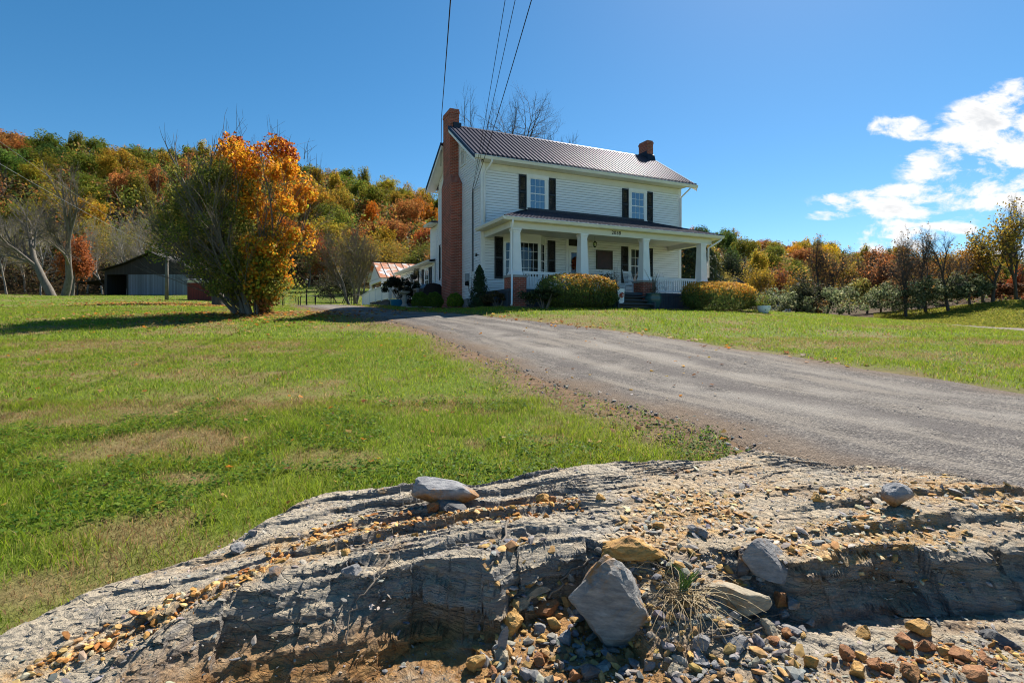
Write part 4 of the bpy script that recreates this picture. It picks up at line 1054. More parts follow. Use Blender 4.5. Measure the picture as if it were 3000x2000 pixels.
class Tree:
    def __init__(s, seed, up=.12, wander=.22, ratio=.62, kids=(3, 5), spread=(28, 58), maxlev=5, minlen=.25):
        s.r = random.Random(seed); s.br = []; s.tips = []; s.up = up; s.w = wander; s.ratio = ratio; s.kids = kids; s.spread = spread; s.maxlev = maxlev; s.minlen = minlen
    def grow(s, p, d, L, r, lev=0, bare=.35):
        n = max(3, int(5-lev*.5)); pts = [np.array(p, float)]; d = np.array(d, float); d /= np.linalg.norm(d); dirs = [d]
        for i in range(n):
            d = d+np.array([s.r.gauss(0, s.w), s.r.gauss(0, s.w), s.r.gauss(0, s.w*.7)+s.up])*.5
            d /= np.linalg.norm(d); pts.append(pts[-1]+d*L/n); dirs.append(d)
        end = r*(.55 if lev < s.maxlev else .25)
        s.br.append((pts, list(np.linspace(r, end, n+1))))
        if lev >= s.maxlev or L < s.minlen:
            s.tips += pts[1:]; return
        k = s.r.randint(*s.kids)
        for i in range(k):
            t = bare+(1-bare)*(i+s.r.random()*.8)/k; t = min(t, .99); j = int(t*n); q = pts[j]+(pts[j+1]-pts[j])*(t*n-j)
            s.child(q, dirs[j], L*s.ratio*s.r.uniform(.75, 1.15)*(1.15-.4*t), max(.004, r*(1-.5*t)*s.r.uniform(.45, .7)), lev+1)
        for i in range(2): s.child(pts[-1], dirs[-1], L*s.ratio*s.r.uniform(.8, 1.1), end*.85, lev+1, .6)
    def child(s, q, d, L, r, lev, k=1.0):
        ax = np.cross(d, [s.r.gauss(0, 1), s.r.gauss(0, 1), s.r.gauss(0, 1)]); ax /= max(1e-6, np.linalg.norm(ax))
        an = math.radians(s.r.uniform(*s.spread))*k
        e = d*math.cos(an)+ax*math.sin(an)
        s.grow(q, e, L, r, lev, .2)

def crown(seed, n, rx, rz, lobes=26, leaf=.5, zc=0.0, conic=0.0, hollow=.78):
    """leaf cards on a cluster of lobes: points, normals, brightness"""
    g = np.random.default_rng(seed)
    d = g.normal(size=(lobes, 3)); d /= np.linalg.norm(d, axis=1)[:, None]; d[:, 2] = np.where(d[:, 2] < -.45, -d[:, 2], d[:, 2])
    cen = d*g.uniform(.35, .95, (lobes, 1))*np.where(g.random((lobes, 1)) < .15, 1.15, 1)
    rad = g.uniform(.13, .38, lobes); br = g.uniform(.72, 1.22, lobes)
    k = g.integers(0, lobes, n); e = g.normal(size=(n, 3)); e /= np.linalg.norm(e, axis=1)[:, None]
    rr = rad[k]*g.uniform(hollow, 1.06, n)
    P = cen[k]+e*rr[:, None]
    if conic: P[:, :2] *= (1-conic*np.clip((P[:, 2]+1)/2, 0, 1))[:, None]
    Nn = e+.55*g.normal(size=(n, 3))
    P = P*np.array([rx, rx, rz])+np.array([0, 0, zc])
    val = br[k]*g.uniform(.6, 1.35, n)
    return P, Nn, val, g.uniform(.65, 1.3, n)*leaf

# ---- prototypes for the wooded hills: one mesh each (crown cards and trunk)
def forest_proto(seed, kind):
    if kind == 'broad': P, Nn, v, sz = crown(seed, 6400, 4.4, 4.7, 66, .36, 8.2)
    elif kind == 'tall': P, Nn, v, sz = crown(seed, 5600, 3.4, 6.0, 66, .34, 8.6, .25)
    elif kind == 'thin': P, Nn, v, sz = crown(seed, 1500, 3.7, 5.0, 50, .36, 8.2, .1, .2)
    else: P, Nn, v, sz = crown(seed, 3000, 2.9, 6.6, 30, .4, 7.2, .75)
    V, Fc = quads_from(P, Nn, sz, .8)
    t = Tree(seed, maxlev=2, kids=(3, 4), up=.2)
    t.grow((0, 0, -1.5), (0, 0, 1), 7.5, .20, 0, .5)
    tv, tf, mi = [], [], None
    n0 = len(V); vs = [V]; fs = [Fc]
    for pts, rad in t.br:
        Pp = np.asarray(pts); R = np.asarray(rad); m = len(Pp); an = np.arange(4)*PI/2
        ring = Pp[:, None]+R[:, None, None]*np.stack([np.cos(an), np.sin(an), 0*an], -1)[None]
        vs.append(ring.reshape(-1, 3)); i = np.arange(m-1)[:, None]*4; j = np.arange(4)[None]
        fs.append((np.stack([i+j, i+(j+1) % 4, i+4+(j+1) % 4, i+4+j], -1)+n0).reshape(-1, 4)); n0 += m*4
    Vv = np.concatenate(vs); Ff = np.concatenate(fs)
    mi = np.r_[np.zeros(len(Fc)), np.ones(len(Ff)-len(Fc))]
    g2 = np.random.default_rng(seed+7); hue = 1+.22*(fbm(P[:, 0]*.5+seed, P[:, 2]*.5+P[:, 1]*.3, seed, 2)-.5)[:, None]*np.array([[1.6, .2, -1]])+.12*g2.normal(size=(len(P), 3))
    vc = np.repeat(np.clip(np.c_[v[:, None]*hue, np.ones(len(P))], .2, 2), 4, 0); vv = np.r_[vc, np.ones((len(Vv)-len(V), 4))]
    o = npmesh('forest_tree', Vv, Ff, [M['crown'], M['bark']], mi, attrs={'v': ('FLOAT_COLOR', 'POINT', vv)})
    me = o.data; bpy.data.objects.remove(o); return me
PROTO = {'broad': [forest_proto(100+i, 'broad') for i in range(5)], 'tall': [forest_proto(200+i, 'tall') for i in range(4)],
         'thin': [forest_proto(300+i, 'thin') for i in range(3)], 'cone': [forest_proto(400+i, 'cone') for i in range(2)]}
FCOL = {'dark green': (.055, .100, .022), 'olive green': (.160, .170, .022), 'golden olive': (.32, .225, .026), 'rust brown': (.30, .105, .03), 'bright orange': (.52, .175, .018),
        'golden yellow': (.52, .32, .022), 'russet': (.36, .15, .045), 'mid green': (.100, .150, .026), 'straw coloured': (.27, .20, .075)}
ORD = ['first', 'second', 'third', 'fourth', 'fifth', 'sixth', 'seventh', 'eighth', 'ninth', 'tenth', 'eleventh', 'twelfth', 'thirteenth', 'fourteenth', 'fifteenth', 'sixteenth', 'seventeenth',
       'eighteenth', 'nineteenth', 'twentieth']
for _t, _n in (('twenty', 'thirtieth'), ('thirty', 'fortieth'), ('forty', 'fiftieth'), ('fifty', 'sixtieth')):
    ORD += [_t+'-'+k for k in ORD[:9]]+[_n]
def pix(x, y, z): return CX+F*x/y, HY-F*z/y
FOREST = []
def forest(hill, pxr, dr, step, weights, skip=None, hs=(.75, 1.25)):
    xs = np.arange(-150, 330, step); ds = np.arange(dr[0], dr[1], step)
    names = list(weights); w = np.array([weights[k] for k in names]); w = w/w.sum()
    for d in ds:
        for x in xs:
            xx = x+RNG.uniform(-.42, .42)*step; yy = d+RNG.uniform(-.42, .42)*step
            px = CX+F*xx/yy
            if not (pxr[0] < px < pxr[1]): continue
            z = float(TER(np.array([xx]), np.array([yy]))[0])
            if skip and skip(px, yy, z): continue
            u = .5*RNG.random()+.5*float(fbm(np.array([xx/24.]), np.array([yy/24.]), 301, 2)[0]*1.6-.3)
            c = names[min(len(names)-1, int(np.searchsorted(np.cumsum(w), np.clip(u, 0, .999))))]
            kind = RNG.choice(['broad', 'broad', 'tall', 'thin' if c in ('golden olive', 'straw coloured') else 'broad'])
            s = RNG.uniform(*hs)
            o = link('forest_tree', PROTO[kind][RNG.integers(len(PROTO[kind]))])
            o.location = (xx, yy, z-.5); o.rotation_euler = (0, 0, RNG.uniform(0, 6.28)); o.scale = (s*RNG.uniform(.9, 1.15), s*RNG.uniform(.9, 1.15), s)
            col = np.array(FCOL[c])*RNG.uniform(.9, 1.35)*(1+.1*RNG.uniform(-1, 1, 3)); o.color = (*col, 1)
            FOREST.append((hill, c, (d-dr[0])/(dr[1]-dr[0]), px, o))
LW = {'dark green': .13, 'mid green': .10, 'olive green': .18, 'golden olive': .22, 'russet': .14, 'bright orange': .13, 'rust brown': .10}
RW = {'mid green': .12, 'dark green': .10, 'olive green': .20, 'golden olive': .20, 'golden yellow': .09, 'russet': .12, 'bright orange': .08, 'rust brown': .09}
forest('left', (-50, 1312), (99, 214), 9.3, LW, hs=(.64, 1.04))
forest('right', (2015, 3040), (128, 285), 12.4, RW, hs=(.60, .96))
print('FOREST', len(FOREST))
def forest_labels():
    g = {}
    for hill, c, t, px, o in FOREST:
        band = 'foot' if t < .25 else 'lower slope' if t < .5 else 'upper slope' if t < .75 else 'crest'
        g.setdefault((hill, c, band), []).append((px, o))
    for (hill, c, band), L in g.items():
        L.sort(key=lambda q: q[0])
        for i, (px, o) in enumerate(L):
            wh = ORD[i]+' from the left' if len(L) > 1 else 'only one'
            tag(o, f'{c} tree on the {band} of the {hill} hill, {wh} there', 'tree', f'trees on the {hill} hill')
forest_labels()
# understorey filling the gaps of the woods: one mass nobody could count
def understorey(name, n, pxr, dr, hgt, cols, w, label, size, seed):
    g = np.random.default_rng(seed)
    d = np.sqrt(g.uniform(dr[0]**2, dr[1]**2, n)); px = g.uniform(*pxr, n); x = (px-CX)/F*d
    cl = fbm(x/5, d/5, seed, 3)
    z = TER(x, d)+g.uniform(-.2, 1, n)**1.0*hgt*(.4+1.2*cl)
    P = np.c_[x, d, z]
    foliage(name, P, rdir(n)+np.array([0, 0, .5]), g.uniform(.6, 1.3, n)*size*(d/150)**.5, palette(n, cols, w, .35), M['leaf'])
    tag(bpy.data.objects[name] if name in bpy.data.objects else None, label, 'undergrowth', kind='stuff')
understorey('hillside_understorey', 190000, (-1100, 1500), (98, 225), 8.0, [(.09, .13, .03), (.20, .18, .035), (.30, .13, .04), (.16, .12, .05), (.34, .21, .04), (.12, .15, .03)], None, 'low mixed autumn undergrowth between the trees of the left hill', .9, 61)
understorey('valley_understorey', 130000, (1500, 3900), (132, 300), 7, [(.10, .13, .03), (.26, .19, .04), (.28, .14, .05), (.18, .14, .06), (.36, .25, .05), (.16, .18, .04)], None, 'low mixed autumn undergrowth between the trees of the right hill', .9, 63)
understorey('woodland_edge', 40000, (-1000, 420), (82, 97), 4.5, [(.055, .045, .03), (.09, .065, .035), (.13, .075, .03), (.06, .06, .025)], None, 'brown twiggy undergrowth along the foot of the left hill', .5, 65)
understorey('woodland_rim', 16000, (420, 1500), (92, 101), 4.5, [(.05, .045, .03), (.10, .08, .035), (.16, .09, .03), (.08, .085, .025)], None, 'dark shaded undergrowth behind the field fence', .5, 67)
# hills far to either side, so the valley closes when one looks sideways
def gz(x, y): return float(ground(np.array([x]), np.array([y]))[0])

# ---- bare and sparse trees
def tree_thing(name, loc, label, cat, seed, H_, bark, leaf=None, ncol=None, nleaf=0, lsize=.2, stems=1, lean=0, sc=(1, 1), up=.12, trunk_r=None, jit=.25, base=0.0, maxlev=5, spread=(28, 58), group=None, lshape='quad', droop=.35):
    root = empty(name, loc, 0, label, cat, group)
    t = Tree(seed, up=up, maxlev=maxlev, spread=spread)
    L = H_*.42; r0 = trunk_r or H_*.022
    for i in range(stems):
        a = (i/stems)*2*PI+1.1 if stems > 1 else 0
        dx = math.cos(a)*.36*(stems > 1)+lean
        t.grow((.25*(stems > 1)*math.cos(a), .2*(stems > 1)*math.sin(a), -.3), (dx, math.sin(a)*.3*(stems > 1), 1), L, r0*(1 if stems == 1 else .8), 0, .45)
    allp = np.concatenate([np.array(p) for p, _ in t.br]); top = allp[:, 2].max(); k = H_/top
    wid = np.abs(allp[:, 0]).max(); kx = k*sc[0]
    br = [([np.array(q)*np.array([kx, kx, k]) for q in p], [x*k for x in r]) for p, r in t.br]
    lim = [b for b in br if b[1][0] > .028*H_/10]; tw = [b for b in br if b[1][0] <= .028*H_/10]
    tubes('trunk', lim, bark, 7, root)
    if tw: tubes('twigs', tw, M['barkdark'] if bark is M['barkdark'] else bark if bark is M['palebark'] else M['twig'], 3, root)
    if nleaf:
        tip = np.array(t.tips)*np.array([kx, kx, k]); tip = tip[tip[:, 2] > base*H_]
        P = tip[RNG.integers(0, len(tip), nleaf)]+RNG.normal(size=(nleaf, 3))*jit
        foliage('crown', P, rdir(nleaf), RNG.uniform(.7, 1.3, nleaf)*lsize, palette(nleaf, ncol), M['leaf'], root, lshape)
    return root
def hp(px, d): x = (px-CX)/F*d; return (x, d, gz(x, d))
# big forked tree by the barn
t2 = empty('forked_tree', hp(170, 60), 0, 'large leafless tree with two diverging pale trunks left of the barn', 'tree')
tr = Tree(11, up=.10, maxlev=5, spread=(22, 52), wander=.2, kids=(3, 4))
tr.grow((-.5, 0, -.3), (-.42, .05, 1), 5.6, .42, 0, .55); tr.grow((.6, 0, -.3), (.42, .0, 1), 5.8, .38, 0, .6)
pts = np.concatenate([np.array(p) for p, _ in tr.br]); k = 14.6/pts[:, 2].max()
brs = [([np.array(q)*k*np.array([1.0, .9, 1]) for q in p], [x*k for x in r]) for p, r in tr.br]
tubes('trunk', [b for b in brs if b[1][0] > .04], M['bark'], 9, t2); tubes('twigs', [b for b in brs if b[1][0] <= .04], M['twig'], 3, t2)
tip = np.array(tr.tips)*k; n = 900; foliage('crown', tip[RNG.integers(0, len(tip), n)]+RNG.normal(size=(n, 3))*.25, rdir(n), np.full(n, .16), palette(n, [(.25, .19, .05), (.18, .15, .04)]), M['leaf'], t2)
ORANGE = [(.42, .15, .05), (.36, .11, .03), (.30, .09, .03)]
GOLD = [(.40, .25, .03), (.32, .20, .03), (.22, .17, .03)]
OLIVE = [(.25, .23, .05), (.33, .27, .07), (.19, .19, .045)]
tree_thing('young_maple', hp(211, 66), 'small salmon orange tree behind the forked tree', 'tree', 21, 7.6, M['bark'], True, ORANGE, 5200, .26, sc=(.8, 1), jit=.4, base=.15, maxlev=4)
# bare woods edge on the left: thin grey trees
k = 0
for px, d, h, nl, cs in [(20, 78, 12, 500, OLIVE), (75, 84, 11, 900, OLIVE), (120, 80, 12.5, 0, None), (255, 84, 12, 900, GOLD), (300, 80, 12, 0, None), (335, 86, 11, 1100, OLIVE), (375, 80, 13, 200, OLIVE), (415, 84, 12, 700, OLIVE), (455, 80, 12, 0, None),
                         (500, 86, 11.5, 900, OLIVE), (545, 84, 12, 400, OLIVE), (600, 86, 12, 1200, OLIVE), (-25, 82, 12, 300, OLIVE), (45, 90, 12.5, 0, None), (98, 93, 11.5, 1300, OLIVE), (150, 92, 12.5, 300, OLIVE), (228, 92, 12, 0, None), (285, 94, 12.5, 1400, OLIVE), (355, 93, 12, 0, None), (395, 92, 12, 1300, OLIVE), (435, 94, 12.5, 0, None), (475, 92, 12, 1400, OLIVE)]:
    tree_thing('bare_tree' if nl < 450 else 'sparse_tree', hp(px, d), f'slender grey tree with {"no leaves" if nl == 0 else "a few olive leaves" if nl < 450 else "thin olive foliage" if cs is OLIVE else "thin gold foliage"} at the wood edge, {ORD[k]} of them', 'tree', 500+k, h, M['palebark'], nl > 0, cs, nl, .24, sc=(.8, 1), trunk_r=.14, jit=.35, maxlev=4, group='slender trees along the wood edge'); k += 1
# field edge trees between the maple and the wing
k = 0
for px, d, h, nl, cs, what in [(905, 80, 8.5, 800, OLIVE, 'dull olive'), (935, 82, 9.5, 2600, [(.40, .13, .03), (.30, .07, .03)], 'orange red'), (965, 84, 8.5, 2500, [(.36, .16, .04), (.30, .14, .04)], 'copper'), (1000, 80, 9.5, 2600, GOLD, 'pale gold'),
                               (1062, 74, 9.2, 3800, GOLD, 'broad gold'), (1095, 78, 8.6, 3400, [(.33, .19, .03), (.24, .16, .03)], 'old gold'), (1130, 82, 9.0, 3600, [(.36, .20, .03), (.30, .2, .04)], 'deep gold'), (1168, 80, 8.8, 3800, [(.22, .20, .03), (.3, .2, .03)], 'olive gold'),
                               (1205, 84, 9.2, 3800, [(.14, .17, .03), (.2, .18, .03)], 'yellow green'), (1250, 86, 8.8, 3400, [(.12, .13, .03), (.18, .14, .03)], 'olive'), (1285, 80, 8, 3000, [(.32, .15, .05), (.2, .13, .04)], 'tan orange')]:
    tree_thing('field_tree', hp(px, d+7), f'{what} tree with fine leaves at the back of the field beyond the fence', 'tree', 600+k, h, M['bark'], True, cs, nl, .27, sc=(1.0, 1), trunk_r=.12, jit=.5, base=.12, maxlev=4, group='trees at the back of the field'); k += 1
tree_thing('grey_tree', hp(1036, 52), 'large grey twiggy tree with sparse olive leaves beside the deck', 'tree', 641, 8.2, M['bark'], True, [(.12, .12, .035), (.20, .17, .05), (.08, .085, .03)], 2600, .15, stems=3, sc=(.95, 1), trunk_r=.2, jit=.25, up=.16, spread=(16, 40))
tree_thing('dark_shrub', hp(1000, 60), 'dark rounded evergreen shrub behind the chain link fence', 'shrub', 642, 3.2, M['barkdark'], True, [(.03, .035, .02), (.05, .05, .025)], 2500, .2, stems=3, sc=(1.3, 1), jit=.4, maxlev=3)
# leafless trees behind the house
tree_thing('bare_tree', hp(1512, 42), 'tall leafless tree rising behind the middle of the roof', 'tree', 701, 17.6, M['barkdark'], sc=(1.05, 1), trunk_r=.24, maxlev=5, up=.06, spread=(30, 66))
tree_thing('bare_tree', hp(1438, 44), 'leafless tree rising behind the roof beside the tall chimney', 'tree', 702, 17.2, M['barkdark'], sc=(.62, 1), trunk_r=.18, maxlev=5, lean=-.10, up=.08, spread=(30, 62))
tree_thing('bare_tree', hp(1650, 46), 'low leafless treetop just showing over the roof ridge', 'tree', 703, 17.2, M['barkdark'], sc=(.6, 1), trunk_r=.25, maxlev=5)
# evergreens right behind the porch
def cone_thing(name, loc, label, h, r, cols, n, size, mat='needle', cat='tree', pw=1.0, low=.0):
    root = empty(name, loc, 0, label, cat)
    z = RNG.random(n)**1.3; rr = r*(1-z)**pw*(.35+.65*np.sqrt(RNG.random(n)))*(1+.25*(vnoise(z*9, RNG.random(n)*3, 5)-.5)); a = RNG.uniform(0, 2*PI, n)
    rr *= 1+.22*np.sin(a*5+z*23)
    P = np.c_[rr*np.cos(a), rr*np.sin(a), low+z*(h-low)]
    foliage('crown', P, np.c_[np.cos(a), np.sin(a), 0*a+.5]+.5*rdir(n), RNG.uniform(.6, 1.4, n)*size, palette(n, cols, None, .35), M[mat], root, 'quad', .55)
    m = MB(); m.tube([(0, 0, -.2), (0, 0, h*.85)], [r*.09+.03, .02], 7); m.build('trunk', M['barkdark'], root)
    return root
DKG = [(.022, .034, .014), (.035, .048, .018), (.05, .06, .02)]
cone_thing('cedar_tree', hp(2032, 43), 'dark green cedar seen behind the right end of the porch', 6.3, 2.7, DKG, 9000, .28, pw=.55)
cone_thing('cedar_tree', hp(2078, 47), 'olive tinged cedar just right of the last porch column', 6.2, 2.0, [(.09, .09, .025), (.06, .07, .02), (.13, .11, .03)], 7000, .28, pw=.6)
def blob_thing(name, loc, label, rx, ry, rz, cols, n, size, zc=None, cat='shrub', group=None, stem=True, mat='leaf', rz_=0):
    root = empty(name, loc, rz_, label, cat, group)
    P, Nn, v, sz = crown(int(RNG.integers(1e6)), n, 1, 1, 22, size, 0, 0, .55)
    P = P*np.array([rx, ry, rz])+np.array([0, 0, rz if zc is None else zc]); P[:, 2] = np.abs(P[:, 2])
    c = palette(n, cols, None, .3); c[:, :3] *= np.clip(v, .6, 1.3)[:, None]
    foliage('foliage', P, Nn, sz, c, M[mat], root)
    if stem:
        m = MB()
        for i in range(5):
            a = i*1.26+.4; m.tube([(.06*math.cos(a), .06*math.sin(a), -.1), (.35*rx*math.cos(a), .35*ry*math.sin(a), rz*.7), (.55*rx*math.cos(a), .55*ry*math.sin(a), rz*1.25)], [.05*rx, .03*rx, .01], 5)
        m.build('stems', M['twig'], root)
    return root
k = 0
WILLOW = [(.22, .25, .12), (.15, .18, .08), (.29, .30, .17), (.11, .13, .055)]
BRN = [(.24, .15, .06), (.34, .17, .06), (.18, .15, .06)]
for px, d, w, h, cs, what in [(2215, 54, 2.4, 3.3, WILLOW, 'grey green'), (2290, 50, 2.6, 3.4, WILLOW, 'grey green'), (2330, 56, 2.0, 3.8, OLIVE, 'olive'), (2372, 52, 1.6, 3.2, BRN, 'brown leaved'), (2455, 49, 3.0, 4.0, WILLOW, 'grey green'), (2520, 53, 2.4, 3.9, OLIVE, 'olive'),
                              (2585, 49, 2.6, 3.6, WILLOW, 'grey green'), (2650, 52, 2.4, 4.0, BRN, 'brown leaved'), (2712, 48, 2.4, 3.7, WILLOW, 'grey green'), (2775, 48, 2.4, 3.6, WILLOW, 'grey green'), (2835, 48, 2.2, 3.2, [(.17, .19, .09), (.12, .14, .06)], 'grey green'), (2870, 51, 1.9, 3.2, WILLOW, 'grey green'),
                              (2930, 53, 2.2, 2.7, [(.13, .06, .035), (.19, .08, .04)], 'dull red'), (2985, 53, 2.4, 2.6, [(.17, .07, .035), (.11, .06, .03)], 'dull red'), (2160, 58, 2.6, 3.3, [(.09, .10, .04), (.13, .12, .04)], 'olive'), (2250, 62, 2.2, 3.2, DKG, 'dark'), (2410, 60, 2.4, 3.4, DKG, 'dark'), (2560, 58, 2.6, 3.6, DKG, 'dark'), (2690, 57, 2.6, 3.6, DKG, 'dark')]:
    blob_thing('thicket_shrub', hp(px, d), f'{what} thicket shrub beyond the lawn crest, {ORD[k]} of the row', w, w*.8, h*.5, cs, 2300, .22, h*.42, stem=False, group='thicket shrubs beyond the lawn'); k += 1
# leggy trees over the thicket
TB = M['barkdark']
for i, (name, px, d, h, nl, cs, ls, st, lab, scx, ln) in enumerate([
    ('sparse_tree', 2908, 50, 9.4, 2300, [(.34, .23, .04), (.42, .27, .04), (.2, .17, .035)], .26, 1, 'tall tree with ragged olive gold leaves on the grassy bank', .62, 0),
    ('bare_tree', 2978, 50, 10.2, 500, [(.2, .11, .03), (.12, .09, .03)], .22, 2, 'tall mostly bare tree at the right edge of the bank', .5, -.06),
    ('sparse_tree', 2882, 52, 7.6, 1500, [(.2, .15, .03), (.15, .12, .03)], .24, 1, 'lower olive tree close beside the tall tree on the bank', .6, -.1),
    ('sparse_tree', 2655, 49, 8.6, 520, [(.25, .13, .06), (.18, .12, .06)], .2, 2, 'dark tree with thin brown leaves above the thicket', .7, 0),
    ('sparse_tree', 2712, 50, 8.0, 380, [(.22, .15, .07), (.18, .14, .07)], .2, 1, 'leaning twiggy tree next to the dark brown leaved one', .8, .12),
    ('bare_tree', 2780, 48, 7.4, 0, None, .2, 1, 'bare crooked tree standing free against the sky', .8, 0),
    ('sparse_tree', 2842, 50, 5.6, 1500, [(.40, .20, .03), (.30, .15, .03)], .22, 1, 'small orange yellow tree at the left foot of the bank', .9, -.1),
    ('sparse_tree', 2415, 60, 9.6, 1500, [(.44, .2, .06), (.34, .2, .06), (.46, .28, .07)], .2, 3, 'many stemmed russet tree above the thicket nearest the grey roofs', .7, .05),
    ('sparse_tree', 2490, 66, 7.4, 3000, GOLD, .25, 1, 'clear yellow tree in the middle of the thicket', .9, 0),
    ('sparse_tree', 2580, 60, 8.0, 1100, [(.48, .2, .08), (.36, .18, .08)], .22, 2, 'rusty pink twiggy tree right of the clear yellow one', .7, 0),
    ('sparse_tree', 2615, 58, 6.8, 1400, [(.38, .14, .04), (.25, .1, .04)], .22, 1, 'low orange tree in front of the dark brown leaved tree', .8, 0),
    ('sparse_tree', 2690, 56, 6.4, 1700, [(.35, .17, .03), (.28, .12, .03)], .22, 1, 'amber tree low in the thicket behind the leaning twiggy one', .9, 0),
    ('sparse_tree', 2540, 62, 7.6, 500, [(.2, .12, .05)], .2, 1, 'grey nearly bare tree between the yellow and rusty pink ones', .7, 0),
    ('ivy_tree', 2352, 52, 4.8, 2600, [(.03, .035, .02), (.045, .05, .025)], .24, 2, 'dark ivy covered trunk leaning beside the grey roofs', .55, -.12),
    ('sparse_tree', 2230, 95, 9, 3200, [(.40, .25, .03), (.3, .22, .03)], .3, 1, 'bright yellow tree behind the grey roofed house', .8, 0),
    ('round_tree', 2140, 105, 12.5, 6000, [(.028, .042, .02), (.04, .055, .022)], .34, 1, 'large dark green round tree right of the porch', .95, 0),
    ('sparse_tree', 2330, 92, 8.4, 2600, [(.38, .2, .03), (.3, .2, .04)], .3, 1, 'golden tree above the garage roof', .9, 0),
    ('sparse_tree', 2290, 96, 9.4, 2400, [(.26, .09, .04), (.34, .13, .04)], .3, 1, 'russet tree between the yellow tree and the golden tree', .8, 0),
    ('sparse_tree', 2120, 66, 5.6, 2400, [(.26, .2, .05), (.2, .17, .04)], .24, 1, 'pale yellow green small tree beyond the second hedge', .9, 0)]):
    tree_thing(name, hp(px, d), lab, 'tree', 800+i, h, TB if d < 90 else M['bark'], nl > 0, cs, nl, ls, stems=st, lean=ln, sc=(scx, 1), trunk_r=h*.017, jit=.32 if nl < 2000 else .55, base=.2 if h > 7 else .1, maxlev=5 if h > 7 else 4, group=None)

